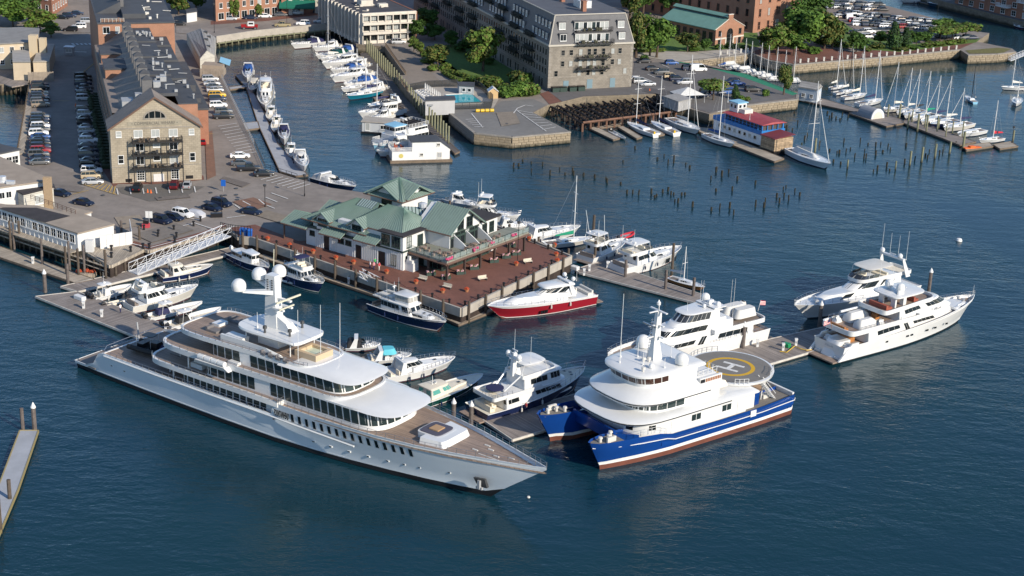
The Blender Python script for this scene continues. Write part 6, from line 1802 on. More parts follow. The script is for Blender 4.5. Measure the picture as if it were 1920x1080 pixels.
o = MB(); o.box(9.6,10.8,8.1,8.18,2.2,3.2); o.build('boarding_gate',PAINTW,K)
# ---------------------------------------------------------------- other motor yachts and boats
def tier(par,L,B,xa,xb,wf,z,h,rake=.8,back=.1,win=None,roof=.12,ra=.08,rf=.35,m=None,rm=None,glass=None,ef=.6,name='deckhouse',sides=(-1,1),wfr=.8,rt=.12):
 """one deckhouse level: raked skin, window panes, thin roof"""
 l = (xb - xa) * L
 o0 = plan(xa * L,xb * L,wf * B / 2,ra * l,rf * l,.4,ef,7,wfr)
 o1 = plan(xa * L + back * h,xb * L - rake * h,wf * B / 2 * .94,ra * l,rf * l * .85,.4,ef,7,wfr)
 house(par,o0,o1,z,z + h,m,name)
 if win:
  for wv in (win if isinstance(win[0],tuple) else (win,)):
   lo,hi,a,b,n = wv[:5]
   half,d = arc_s(o0)
   panes(par,o0,o1,z,z + h,z + lo * h,z + hi * h,a * d[-1],b * d[-1],n,.08,.025,glass or GLASS,sub=3)
 if roof:
  r = plan(xa * L + back * h - roof,xb * L - rake * h + roof * 1.4,wf * B / 2 * .94 + roof,ra * l,rf * l * .85,.4,ef,7,wfr)
  mb = MB(); roofslab(mb,r,z + h - .02,z + h + rt,r=.05,crown=.06)
  mb.build('cabin_roof',rm or m or WHITE,par,smooth=True)
 return o1
def bow_rail(par,st,xa,h=.75,k=2,r=.025,m=None,inset=.1,sp=1.4):
 pts = [(x,wd - inset,zs) for x,wd,zs,ww,zb in st if x >= xa]
 tip = (st[-1][0] + .15,0,st[-1][2] + .08)
 line = [(x,-max(.02,y),z) for x,y,z in pts[:-1]] + [tip] + [(x,max(.02,y),z) for x,y,z in pts[:-1][::-1]]
 return railing(par,line,h,sp,k,r,m or CHROME,'bow_rail')
def canopy(par,x0,x1,w,z,zb,m=None,r=.045,name='hardtop',posts=True,th=.08,rk=.3):
 mb = MB(); roofslab(mb,plan(x0,x1,w,(x1 - x0) * .25,(x1 - x0) * .35,.5,.55,5),z,z + th,r=.03,crown=.08)
 o = mb.build(name,m or WHITE,par,smooth=True)
 if posts:
  p = MB()
  for x,dx in ((x0 + .25,rk),(x1 - .4,-rk)):
   for s in (-1,1):
    p.tube([(x - dx,s * w * .86,zb),(x,s * w * .86,z)],r,5)
  p.build('post',WHITE,o)
 return o
def arch(par,x,w,z0,z1,dx=-.8,m=None,t=.28):
 mb = MB()
 for s in (-1,1):
  mb.loft([[(x - .5,s * w - .08,z0),(x + .7,s * w - .08,z0),(x + .7,s * w + .08,z0),(x - .5,s * w + .08,z0)],[(x + dx - .2,s * w * .85 - .08,z1),(x + dx + .4,s * w * .85 - .08,z1),(x + dx + .4,s * w * .85 + .08,z1),(x + dx - .2,s * w * .85 + .08,z1)]])
 mb.box(x + dx - .2,x + dx + .45,-w * .9,w * .9,z1 - .06,z1 + t * .6)
 return mb.build('radar_arch',m or WHITE,par)
def mast_pole(par,x,z,h,r=.05,spread=0,m=None,name='antenna'):
 mb = MB(); mb.lathe([(r * 2.2,0),(r * 2.2,.15),(r,.2),(r * .55,h)],(x,spread,z),6)
 return mb.build(name,m or WHITE,par)
def dome(par,x,y,z,r,name='radome'):
 return MB().dome((x,y,z),r,12,0,.3).build(name,WHITE,par,smooth=True)
def radar(par,x,z,w=1.1):
 mb = MB(); mb.lathe([(.18,0),(.14,.3)],(x,0,z),8); mb.box(x - .08,x + .08,-w / 2,w / 2,z + .3,z + .45)
 return mb.build('radar',WHITE,par)
def seats(par,lst,z,m=None,name='cockpit_seat'):
 for x0,x1,y0,y1,h in lst:
  mb = MB(); mb.box(x0,x1,y0,y1,z,z + h * .55); mb.box(x0,x0 + (x1 - x0) * .3,y0,y1,z + h * .55,z + h)
  mb.build(name,m or CREAM,par)
def hatches(par,lst,z,s=.45):
 for x,y in lst:
  mb = MB(); mb.box(x - s / 2,x + s / 2,y - s / 2,y + s / 2,z,z + .06); mb.build('deck_hatch',GLASS,par)
def outboards(par,n,z=.9,m=None,sp=.75):
 for i in range(n):
  y = (i - (n - 1) / 2) * sp
  mb = MB(); mb.loft([[(-.75,y - .22,z + .05),(-.05,y - .22,z + .05),(-.05,y + .22,z + .05),(-.75,y + .22,z + .05)],[(-.85,y - .26,z + .45),(-.05,y - .26,z + .5),(-.05,y + .26,z + .5),(-.85,y + .26,z + .45)],[(-.6,y - .15,z + .85),(-.15,y - .15,z + .8),(-.15,y + .15,z + .8),(-.6,y + .15,z + .85)]])
  mb.box(-.5,-.2,y - .08,y + .08,-.5,z + .05)
  mb.build('outboard_engine',m or BLACK,par)
def mboat(name,label,sp,bp,B,fs,fb,col,cat='motorboat',zs=.0,boot=None,bottom=BOOT,deck=WHITE,bulw=.25,group=None,L=None,**k):
 """hull placed from surveyed stern and bow points; returns root, length, stations"""
 a = sp if isinstance(sp,Vector) else G(*sp,zs if zs else fs * .5)
 b = bp if isinstance(bp,Vector) else G(*bp,fb * .9)
 loc,th,ln_ = place(a,b)
 L = L or ln_
 t = thing(name,label,cat,loc,th,group)
 st = auto_st(L,B,fs,fb,**k)
 hull(t,st,[col,boot or WHITE,bottom],bulw=bulw,deckm=deck,stripe=.22)
 if L > 8 and cat != 'sailboat':
  for sg in (-1,1):
   for i in (4,7):
    x,wd,z,ww,zb = st[i]
    MB().lathe([(.03,-.42),(.15,-.32),(.15,.25),(.03,.34),(.02,.8)],(x,sg * (wd + .17),z - .75),7).build('fender',(OFFW,NAVY)[int(L) % 2],t,smooth=True)
 return t,L,st
SHADEW = mat('tinted_windscreen',(.03,.032,.035),.08,spec=.9)
def express(label,sp,bp,B=None,col=WHITE,hard=True,cover=None,boot=NAVY,group=None,cat='motorboat',tint=GLASS,zs=0.0,detail=1):
 a,b = (sp if isinstance(sp,Vector) else G(*sp,.6)),(bp if isinstance(bp,Vector) else G(*bp,1.6))
 L = (b - a).length
 B = B or L * .30
 fs,fb = .085 * L + .15,.12 * L + .35
 fs,fb = min(fs,1.7),min(fb,2.4)
 t,L,st = mboat('express_cruiser',label,a,b,B,fs,fb,col,cat,boot=boot,group=group,p=2.2,rake=.12)
 tier(t,L,B,.36,.88,.74,fs * .95,(fb - fs) * .6 + .35,1.6,.0,None,.0,.05,.6,ef=.75,name='trunk_cabin',wfr=.55)
 zt = fs + (fb - fs) * .5 + .25
 if hard:
  tier(t,L,B,.22,.62,.76,fs,zt - fs + .95,1.35,.1,((.5,.93,.3,.99,5),),.1,.05,.5,glass=tint,ef=.7,wfr=.6)
  arch(t,.22 * L,B * .4,fs,zt + 1.15,.3)
  radar(t,.27 * L,zt + 1.2,.7)
 else:
  o0 = plan(.34 * L,.62 * L,B * .38,.01,.2 * L,.4,.7,6,.6)
  o1 = plan(.34 * L,.54 * L,B * .36,.01,.16 * L,.4,.7,6,.6)
  half,d = arc_s(o0)
  panes(t,o0,o1,fs + .3,zt + .6,fs + .35,zt + .55,.35 * d[-1],.99 * d[-1],4,.05,0,tint,sub=2,name='windscreen')
  arch(t,.2 * L,B * .42,fs,fs + 1.5,.5)
 if cover is not None:
  mb = MB(); mb.loft([outl(plan(.03 * L,.5 * L,B * .44,.1,.3,.4,.5,5),fs - .02),outl(plan(.06 * L,.44 * L,B * .36,.2,.3,.4,.5,5),fs + .9),outl(plan(.12 * L,.4 * L,B * .2,.2,.3,.4,.5,5),fs + 1.25)])
  mb.build('canvas_cover',cover,t,smooth=True)
 seats(t,[(.06 * L,.06 * L + .8,-B * .36,B * .36,.7),(.17 * L,.17 * L + .7,-B * .36,-B * .1,.8)],fs - .2)
 bow_rail(t,st,.45 * L)
 if detail:
  hatches(t,[(.72 * L,0)],fs + (fb - fs) * .75 + .32)
  mb = MB(); mb.box(-.9,.02,-B * .4,B * .4,.35,.5); mb.build('swim_platform',TEAKG,t)
 return t,L,st
def flybridge(label,sp,bp,B=None,col=WHITE,top=True,boot=NAVY,tint=GLASS,group=None,cat='motor yacht',wl=5,bimini=None,name='flybridge_yacht'):
 a,b = (sp if isinstance(sp,Vector) else G(*sp,.6)),(bp if isinstance(bp,Vector) else G(*bp,1.9))
 L = (b - a).length
 B = B or L * .29
 fs,fb = min(1.9,.07 * L + .5),min(3.0,.1 * L + .9)
 t,L,st = mboat(name,label,a,b,B,fs,fb,col,cat,boot=boot,group=group,p=2.3,rake=.12)
 tier(t,L,B,.3,.88,.78,fs * .9,(fb - fs) * .6 + .45,1.6,0,((.45,.85,.5,.72,2),),0,.05,.6,ef=.75,name='trunk_cabin',wfr=.5,glass=tint)
 o1 = tier(t,L,B,.2,.62,.8,fs - .1,2.0,1.1,.0,((.45,.88,.1,.62,wl),(.45,.88,.66,.99,3)),.15,.03,.42,glass=tint,ef=.62,wfr=.8)
 zf = fs + 1.95
 f = plan(.1 * L,.5 * L,B * .37,.06 * L,.12 * L,.4,.55,6,.85)
 tray(t,f,zf,zf + .55,zf + .1,.12,WHITE,CREAM,'flybridge','flybridge_deck')
 o0 = plan(.3 * L,.5 * L,B * .36,.02,.1 * L,.4,.55,6,.85); o2 = plan(.3 * L,.47 * L,B * .35,.02,.1 * L,.4,.55,6,.85)
 half,d = arc_s(o0)
 panes(t,o0,o2,zf + .55,zf + 1.0,zf + .55,zf + 1.0,.45 * d[-1],.99 * d[-1],4,.05,0,SHADEW,name='windscreen')
 seats(t,[(.36 * L,.36 * L + .8,-.9,.9,.9),(.16 * L,.16 * L + 1.2,-B * .3,B * .3,.6)],zf + .1)
 if top:
  canopy(t,.14 * L,.42 * L,B * .36,zf + 2.1,zf + .5,m=bimini)
  radar(t,.2 * L,zf + 2.2,.9); dome(t,.2 * L,B * .22,zf + 2.2,.25); dome(t,.2 * L,-B * .22,zf + 2.2,.25)
  mast_pole(t,.16 * L,zf + 2.2,3.2,.035,B * .3); mast_pole(t,.16 * L,zf + 2.2,3.2,.035,-B * .3)
 else:
  arch(t,.16 * L,B * .38,zf + .3,zf + 1.7,.4); radar(t,.18 * L,zf + 1.85,.8)
 seats(t,[(.04 * L,.04 * L + .8,-B * .34,B * .34,.8)],fs - .2,TEAKG)
 mb = MB(); mb.box(-1.1,.02,-B * .42,B * .42,.35,.5); mb.build('swim_platform',TEAKG,t)
 bow_rail(t,st,.42 * L)
 hatches(t,[(.74 * L,0),(.66 * L,0)],fs + (fb - fs) * .75 + .5)
 return t,L,st
def console(label,sp,bp,B=2.7,col=WHITE,n=2,top=WHITE,boot=WHITE,cover=None,group=None,leaning=True):
 t,L,st = mboat('center_console_boat',label,sp,bp,B,.75,1.25,col,'motorboat',boot=boot,deck=CREAM,bulw=.45,group=group,p=2.3,rake=.12)
 x = .36 * L
 mb = MB(); mb.loft([[(x - .5,-.5,.4),(x + .9,-.5,.4),(x + .9,.5,.4),(x - .5,.5,.4)],[(x - .4,-.45,1.7),(x + .4,-.4,1.7),(x + .4,.4,1.7),(x - .4,.45,1.7)]]); mb.build('console',WHITE,t)
 mb = MB(); mb.add([(x + .42,-.42,1.7),(x + .42,.42,1.7),(x + .1,.4,2.3),(x + .1,-.4,2.3)],[(0,1,2,3)]); mb.build('windscreen',GLASSG,t)
 if top:
  canopy(t,x - 1.4,x + .9,1.0,2.6,.6,top,.04,'t_top'); mast_pole(t,x - .4,2.7,2.2,.03)
  dome(t,x - .2,0,2.7,.2)
 if cover:
  mb = MB(); mb.loft([outl(plan(x - 2.2,x + .4,.8,.3,.3),.8),outl(plan(x - 2.0,x + .1,.6,.3,.3),1.7)]); mb.build('canvas_cover',cover,t,smooth=True)
 seats(t,[(x - 1.6,x - 1.0,-.5,.5,1.1),(x + 1.5,x + 2.6,-.6,.6,.5),(.35,.8,-B * .35,B * .35,.5)],.35,OFFW)
 if n:
  outboards(t,n)
 return t,L,st
def dinghy(label,sp,bp,B=1.7,tube=OFFW,motor=True,group=None):
 a,b = (sp if isinstance(sp,Vector) else G(*sp,.3)),(bp if isinstance(bp,Vector) else G(*bp,.4))
 loc,th,L = place(a,b)
 t = thing('dinghy',label,'dinghy',loc,th,group)
 mb = MB(); w_ = B / 2 - .2
 mb.tube([(0,-w_,.4),(L * .6,-w_,.42),(L * .88,-w_ * .6,.5),(L,0,.6),(L * .88,w_ * .6,.5),(L * .6,w_,.42),(0,w_,.4)],.22,7); mb.build('tube',tube,t,smooth=True)
 mb = MB(); mb.loft([[(.1,-w_,.1),(L * .8,-w_ * .6,.15),(L * .8,w_ * .6,.15),(.1,w_,.1)],[(.1,-w_,.3),(L * .85,-w_ * .6,.35),(L * .85,w_ * .6,.35),(.1,w_,.3)]]); mb.box(L * .3,L * .4,-w_,w_,.3,.5); mb.build('floor',GREYM,t)
 if motor:
  outboards(t,1,.35)
 return t
def rough(t,L,B):
 return t
 # ---- near left berths
console('white centre console boat with T top and black outboards nearest the gangway dock',(172,560),(246,534),3.1,n=3)
flybridge('cream white flybridge cruiser with four square side windows at the left dock',(240,579),(371,537),4.4,top=False,col=OFFW,wl=5,cat='motor yacht')
console('centre console boat with dark blue waterline and a purple cover at the left dock',(275,598),(379,566),2.8,boot=NAVY,n=2,cover=CANVN)
console('large white centre console boat with black cover closest to the silver yacht stern',(312,615),(414,577),3.2,n=3,cover=CANVK)
dinghy('small tan dinghy between the first console boat and the cream cruiser',(198,573),(233,564),1.6,tube=CREAM)
def picnic(label,sp,bp,B,col,win=GLASSG,deck=CREAM,mastx=.3,tall=False):
 t,L,st = mboat('picnic_boat',label,sp,bp,B,1.05,1.75,col,'motorboat',boot=WHITE,deck=deck,bulw=.08,p=2.2,rake=.1)
 tier(t,L,B,.4,.82,.66,1.1,.55,1.2,0,None,0,.05,.5,m=deck if deck is not WHITE else OFFW,ef=.7,name='trunk_cabin',wfr=.5)
 tier(t,L,B,.2,.56,.72,1.0,1.65,1.0,0,((.42,.88,.05,.5,2),(.45,.88,.6,.99,4)),.14,.03,.34,glass=win,rm=CREAM,m=OFFW,ef=.6,wfr=.85)
 mb = MB(); mb.box(.02 * L,.2 * L,-B * .38,B * .38,1.0,1.04); mb.build('cockpit_sole',TEAK,t)
 seats(t,[(.05 * L,.05 * L + .7,-B * .34,B * .34,.8)],1.0)
 mast_pole(t,mastx * L,2.75,1.6,.06); radar(t,(mastx + .04) * L,2.75,.6)
 hatches(t,[(.66 * L,0),(.75 * L,.0),(.3 * L,.5)],1.72 if not tall else 2.0)
 return t,L,st
picnic('navy picnic boat with cream deck moored under the aluminium gangway',(300,521),(399,497),4.0,NAVY,GLASS)
t,L,st = mboat('tug_cruiser','navy tug cruiser with white cabin pointing right at the gangway foot',(436,478),(504,502),3.6,1.2,2.0,NAVY,'motorboat',boot=WHITE,deck=OFFW,p=2.6)
tier(t,L,3.6,.12,.58,.72,1.1,1.2,.1,0,((.4,.88,.08,.62,4),),.1,.04,.2,ef=.4)
tier(t,L,3.6,.4,.64,.66,1.1,2.0,-.1,0,((.58,.92,.2,.99,5),),.12,.05,.25,ef=.4,name='wheelhouse')
mb = MB(); mb.box(.16 * L,.36 * L,-1,-.2,2.35,2.42); mb.box(.16 * L,.36 * L,.2,1,2.35,2.42); mb.build('solar_panel',CANVN,t)
outboards(t,1,1.6,WHITE); bow_rail(t,st,.6 * L)
def trawler(label,sp,bp,B,col,fly=True,twoh=True,stripe=WHITE,bottom=BOOT,bim=None,seat=CREAM):
 t,L,st = mboat('trawler_yacht',label,sp,bp,B,1.5,2.5,col,'motor yacht',boot=stripe,deck=CREAM,bulw=.3,bottom=bottom,p=2.4,rake=.1)
 tier(t,L,B,.5,.86,.66,1.5,.9,1.0,0,((.4,.8,.4,.7,2),),0,.05,.5,ef=.65,name='trunk_cabin',wfr=.6)
 tier(t,L,B,.18,.62,.76,1.3,2.0,.5,0,((.45,.88,.06,.62,6),(.45,.9,.68,.99,3)),.22,.03,.2,ef=.4,wfr=.92)
 z = 3.4
 if fly:
  tray(t,plan(.3 * L,.58 * L,B * .33,.3,.8,.4,.5,5,.85),z,z + .75,z + .1,.1,WHITE,CREAM,'flybridge','flybridge_deck')
  seats(t,[(.36 * L,.36 * L + .7,-.8,.8,.9),(.46 * L,.46 * L + .6,-.8,.2,.8)],z + .1,seat)
 if bim:
  canopy(t,.3 * L,.48 * L,B * .33,z + 2.1,z + .7,bim,.03,'bimini')
 mast_pole(t,.27 * L,z,3.0,.06); radar(t,.27 * L,z + 1.8,.8); mast_pole(t,.25 * L,z,3.4,.03,B * .3); mast_pole(t,.25 * L,z,3.4,.03,-B * .3)
 railing(t,[(.1 * L,-B * .38,z),(.3 * L,-B * .38,z)],.8,1,2,.025); railing(t,[(.1 * L,B * .38,z),(.3 * L,B * .38,z)],.8,1,2,.025)
 mb = MB(); roofslab(mb,plan(.06 * L,.3 * L,B * .39,.3,.1,.4,.4,4),z - .05,z + .07,r=.04); mb.build('boat_deck',OFFW,t)
 bow_rail(t,st,.4 * L,.85); hatches(t,[(.7 * L,0),(.78 * L,0)],2.5)
 seats(t,[(.05 * L,.05 * L + .7,-B * .34,B * .34,.8)],1.2,TEAKG)
 mb = MB(); mb.box(-.9,.02,-B * .4,B * .4,.3,.45); mb.build('swim_platform',TEAKG,t)
 return t,L,st
trawler('navy trawler with white flybridge and dark bimini beside the promenade dock',(541,514),(606,531),4.4,NAVY,stripe=OFFW,bottom=DGREEN,bim=CANVN)
dinghy('inflatable dinghy with white outboard tied behind the big satellite domes',(532,525),(562,533),1.7)
t,L,st = trawler('long navy pilothouse yacht with white decks and red boot stripe below the restaurant',(704,571),(836,604),5.0,NAVY,fly=False,bottom=BOOT)
tier(t,L,5.0,.36,.56,.62,3.2,1.7,.2,0,((.4,.9,.1,.99,8),),.25,.05,.2,ef=.4,name='pilothouse',glass=mat('grey_blind',(.35,.34,.31),.3))
mb = MB(); mb.tube([(.12 * L,-1.0,3.8),(.3 * L,-1.0,3.85),(.34 * L,0,3.95),(.3 * L,1.0,3.85),(.12 * L,1.0,3.8)],.25,7); mb.build('carried_dinghy',OFFW,t,smooth=True)
mb = MB(); mb.lathe([(.1,0),(.3,.3),(.45,.8),(.4,1.3),(.05,1.7)],(.99 * L,1.9,2.2),7)
dinghy('white tender tied at the stern platform of the navy trawler',(893,778),(938,768),1.7,OFFW)
# ---- red motor yacht
t,L,st = mboat('red_motor_yacht','sleek motor yacht with deep red hull and white superstructure at promenade corner',G(1106,546,2.0),G(914,574,2.9),5.8,2.1,3.0,RED,'motor yacht',boot=WHITE,deck=WHITE,bulw=.1,p=2.5,rake=.14,sheer=1.1)
B = 5.8
for sg in (-1,1):
 o = MB(); q = [[(x,sg * (lerp(wd,ww,.3 * k) + .03),lerp(zs,max(.22,zb + .02),.33 * k)) for k in (0,.3,.62)] for x,wd,zs,ww,zb in st]
 o.loft(q if sg < 0 else [r_[::-1] for r_ in q],0,False,False); o.build('white_topside',WHITE,t,smooth=True)
_n3 = set(COL.objects)
tier(t,L,B,.28,.93,.8,1.7,1.3,3.2,.0,None,0,.04,.62,ef=.8,name='trunk_cabin',wfr=.6)
tier(t,L,B,.2,.66,.74,2.0,2.15,2.6,.3,((.45,.85,.36,.58,2),(.5,.92,.62,.99,2)),.1,.05,.5,glass=GLASS,ef=.75,wfr=.7)
mb = MB(); roofslab(mb,plan(.2 * L,.5 * L,B * .34,1.0,1.5,.5,.6,6,.85),4.1,4.35,crown=.15); mb.build('hardtop',WHITE,t,smooth=True)
arch(t,.22 * L,B * .36,2.4,4.7,.9)
dome(t,.22 * L,-1.4,4.8,.42); dome(t,.22 * L,1.4,4.8,.42); radar(t,.25 * L,4.85,1.0); mast_pole(t,.2 * L,4.8,3.0,.035,1.8)
seats(t,[(.03 * L,.03 * L + 1.2,-2.0,2.0,.9),(.12 * L,.12 * L + .9,-2,-.4,.9)],1.5,OFFW)
for _o in set(COL.objects) - _n3:
 if _o.parent == t:
  _o.location.z += .55
o = MB()
for sg in (-1,1):
 for k in range(3):
  x = .5 * L + k * .55
  o.box(x,x + .4,sg * 2.76 - .08,sg * 2.76 + .08,.95,1.2); o.box(x,x + .4,sg * 2.7 - .08,sg * 2.7 + .08,.6,.88)
o.build('hull_window',GLASS,t)
bow_rail(t,st,.3 * L,.7,2)
mb = MB(); mb.box(-1.4,.02,-2.4,2.4,.4,.55); mb.build('swim_platform',TEAK,t)
# ---- boats between the silver yacht and the dock
express('white express cruiser with open cockpit nearest the silver yacht antennas',G(648,646,.8),G(713,638,1.6),3.4,hard=False,cover=CANVK)
t,L,st = express('white cruiser with turquoise cover over the foredeck behind the silver yacht',G(690,671,.8),G(771,659,1.6),3.6,hard=False)
mb = MB(); mb.loft([outl(plan(.3 * L,.66 * L,1.2,.3,1.5,.5,.7,5),1.6),outl(plan(.34 * L,.6 * L,.9,.3,1.2,.5,.7,5),2.5)]); mb.build('cover',CANVT,t,smooth=True)
express('white express yacht with long hardtop and bow rail beside the green hulled boat',G(716,706,.8),G(853,668,2.0),4.6,tint=GLASS)
t,L,st = picnic('dark green hulled yacht with cream deck and turquoise side windows',G(768,757,.8),G(905,701,1.7),4.6,DGREEN,mat('turquoise_glass',(.10,.34,.30),.12,spec=.8),deck=CREAM)
# ---- blue and white expedition yacht
t,L,st = mboat('explorer_yacht','navy hulled white expedition yacht with purple covered table on its aft deck',G(893,779,.5),G(1096,689,3.4),6.4,1.6,3.6,NAVY,'motor yacht',boot=WHITE,deck=CREAM,p=2.6,rake=.1,sheer=1.8)
B = 6.4
tier(t,L,B,.16,.84,.94,1.5,2.0,.9,0,((.45,.8,.12,.3,2),(.5,.85,.5,.8,5)),.12,.03,.4,ef=.6,wfr=.82)
tray(t,plan(.05 * L,.5 * L,B * .43,.8,.3,.4,.3,6),3.3,3.95,3.55,.14,WHITE,CREAM,'upper_deck_bulwark','upper_deck')
tier(t,L,B,.34,.72,.74,3.5,2.0,.3,0,((.42,.85,.3,.6,3),(.42,.9,.66,.99,6)),.3,.03,.3,ef=.45,wfr=.9,name='wheelhouse')
tray(t,plan(.32 * L,.66 * L,B * .36,.5,1.4,.4,.55,6,.85),5.5,6.1,5.65,.12,WHITE,CREAM,'flybridge','flybridge_deck')
canopy(t,.34 * L,.56 * L,B * .34,7.7,6.0,rk=.5)
mb = MB(); mb.loft([[(.3 * L,-.4,5.6),(.38 * L,-.4,5.6),(.38 * L,.4,5.6),(.3 * L,.4,5.6)],[(.31 * L,-.25,9.4),(.34 * L,-.25,9.4),(.34 * L,.25,9.4),(.31 * L,.25,9.4)]]); mb.box(.31 * L,.34 * L,-1.5,1.5,8.4,8.55); mb.build('mast',WHITE,t)
dome(t,.32 * L,1.3,8.6,.45); dome(t,.32 * L,-1.3,8.6,.45); radar(t,.33 * L,9.4,1.2)
for y in (-2,2):
 mast_pole(t,.4 * L,7.8,4.5,.035,y)
mb = MB(); mb.lathe([(1.45,4.1),(1.45,4.25),(.05,4.3)],(.17 * L,.3,0),14); mb.build('covered_table',CANVN,t)
mb = MB(); mb.tube([(.2 * L,-1.2,3.9),(.34 * L,-1.8,6.2)],.14,5); mb.tube([(.2 * L,1.2,3.9),(.34 * L,1.8,6.2)],.14,5); mb.build('boat_crane',WHITE,t)
seats(t,[(.05 * L,.05 * L + .9,-2,2,.9),(.1 * L,.1 * L + .9,-1,1,.8)],1.4,CREAM)
mb = MB(); mb.box(-1.4,.05,-2.6,2.6,.4,.6); mb.build('swim_platform',TEAK,t)
bow_rail(t,st,.5 * L,1.0); railing(t,part_out(plan(.05 * L,.5 * L,B * .43,.8,.3,.4,.3,6),0,.34 * L,3.95,-1),.5,1,2,.025); hatches(t,[(.86 * L,0),(.84 * L,.9),(.84 * L,-.9)],3.3)
# ---- white tri-deck yachts at the right dock
def triyacht(label,O,th,L,B,fs,fb,name_txt=None,txt_x=.5,side=-1,deckm=TEAKG):
 t = thing('motor_yacht',label,'motor yacht',O,th)
 st = auto_st(L,B,fs,fb,ws=.93,p=2.6,rake=.1,xm=.4,sheer=1.6,n=20)
 hull(t,st,[WHITE,BOOTK,BOOTK],bulw=.5,deckm=TEAK,stripe=.3)
 return t,st
O = Vector((55.0,259.4,0)); L,B = 38.2,7.6
t,st = triyacht('white tri deck yacht with curved stern stairs and covered tenders at far right',O,RD(36.7),L,B,2.9,4.6)
mb = MB(); mb.box(-2.2,.05,-3.2,3.2,.35,.6); mb.build('swim_platform',TEAK,t)
mb = MB()
for sg in (-1,1):
 for k in range(8):
  mb.box(-.4 + k * .35,.1 + k * .35,sg * 2.3 - .6,sg * 2.3 + .6,.6 + k * .28,.95 + k * .3)
 mb.loft([[(-1.2,sg * 3.4 - .15,.6),(2.8,sg * 3.5 - .15,.6),(2.8,sg * 3.5 + .15,.6),(-1.2,sg * 3.4 + .15,.6)],[(1.8,sg * 3.5 - .15,3.4),(3.4,sg * 3.55 - .15,3.4),(3.4,sg * 3.55 + .15,3.4),(1.8,sg * 3.5 + .15,3.4)]])
mb.loft([outl(plan(-.6,3.5,1.7,1.4,.1,.5,.2),.6),outl(plan(.8,3.5,1.6,1.2,.1,.5,.2),3.2)]); mb.build('stern_stairs',WHITE,t)
tier(t,L,B,.15,.86,.97,2.6,2.3,1.4,.0,((.44,.78,.2,.41,4),(.1,.85,.45,.49,2),(.42,.66,.54,.73,5)),0,.01,.45,ef=.72,wfr=.72)
f = plan(.03 * L,.5 * L,B * .49,2.2,.2,.42,.3,7)
tray(t,f,4.7,5.6,5.0,.2,WHITE,TEAK,'boat_deck_bulwark','boat_deck')
tier(t,L,B,.36,.80,.86,4.9,2.2,1.9,.0,((.5,.85,.26,.52,4),(.5,.88,.62,.99,6)),0,.01,.5,ef=.7,wfr=.72,name='upper_deckhouse')
tray(t,plan(.25 * L,.64 * L,B * .44,1.5,3.6,.42,.6,7,.78),6.9,7.7,7.15,.18,WHITE,TEAK,'sundeck_bulwark','sundeck')
seats(t,[(.3 * L,.3 * L + 1.5,-2,2,.8),(.5 * L,.5 * L + 1.2,-1.6,1.6,.9)],7.15,mat('red_cushion',(.30,.08,.05),.8))
for a,b,c,d in ((.36,.37,-1.9,-.9),(.42,.44,1.0,1.8),(.42,.44,-1.8,-1.0),(.36,.37,.9,1.9)):
 MB().box(a * L,b * L,c,d,7.1,9.2).build('hardtop_support',WHITE,t)
canopy(t,.33 * L,.55 * L,B * .4,9.2,7.6,posts=False,th=.25)
dome(t,.41 * L,-1.1,9.7,.8); dome(t,.41 * L,1.5,9.7,.8); radar(t,.46 * L,9.6,1.6)
mb = MB(); mb.loft([[(.36 * L,-2.4,9.4),(.4 * L,-2.4,9.4),(.4 * L,-2.1,9.4),(.36 * L,-2.1,9.4)],[(.42 * L,-.6,10.6),(.45 * L,-.6,10.6),(.45 * L,-.3,10.6),(.42 * L,-.3,10.6)]]); mb.build('mast',WHITE,t)
for y in (-2.2,2.2):
 mast_pole(t,.36 * L,9.4,5.5,.04,y)
mast_pole(t,.4 * L,9.5,4,.03,.3); mast_pole(t,.99 * L,4.6,2,.03)
for x0,x1,y,w_,h_ in ((4.5,9.5,-1.6,1.0,1.5),(5.5,11,1.7,1.1,1.6),(9,10.6,-2.6,.6,1.1),(3.2,5.2,2.4,.6,1.2)):
 mb = MB(); mb.loft([outl([(a,b + y) for a,b in plan(x0,x1,w_,.5,1.6,.5,.7,5)],5.05),outl([(a,b + y) for a,b in plan(x0 + .2,x1 - .4,w_ * .9,.5,1.4,.5,.7,5)],5.0 + h_ * .6),outl([(a,b + y) for a,b in plan(x0 + .8,x1 - 1.4,w_ * .4,.3,.4,.5,.7,5)],5.0 + h_)])
 mb.build('covered_tender',CANVW,t,smooth=True)
mb = MB(); mb.tube([(10.5,2.8,5),(10.2,2.8,6.6),(4.6,2.3,6.9)],.22,6); mb.build('boat_crane',WHITE,t)
seats(t,[(10.8,11.8,-.4,.6,.9),(12.2,13,.8,2,.9),(1.6,2.6,-1.6,1.6,.8)],5.05,WOODV)
mb = MB(); mb.box(3.6,5.0,-1.2,1.2,2.4,3.2); mb.build('aft_table',WOODV,t)
mb = MB(); mb.loft([outl(plan(.78 * L,.93 * L,B * .36,1,3,.5,.7,6,.6),3.9),outl(plan(.78 * L,.9 * L,B * .3,1,2.4,.5,.7,6,.6),4.3)]); mb.build('foredeck_coaming',WHITE,t)
mb = MB(); mb.lathe([(.3,0),(.25,.6),(.4,.7),(.02,.8)],(.9 * L,.6,4.0),8); mb.lathe([(.3,0),(.25,.6),(.4,.7),(.02,.8)],(.9 * L,-.6,4.0),8); mb.build('windlass',GREYM,t)
for x in (.28,.42,.45,.56,.62,.71):
 i = max(j for j in range(len(st)) if st[j][0] <= x * L); wy = lerp(st[i][1],st[i][3],.25)
 for sg in (-1,1):
  mb = MB(); mb.box(x * L - .28,x * L + .28,sg * wy - .06,sg * wy + .06,1.9,2.2); mb.build('porthole',GLASS,t)
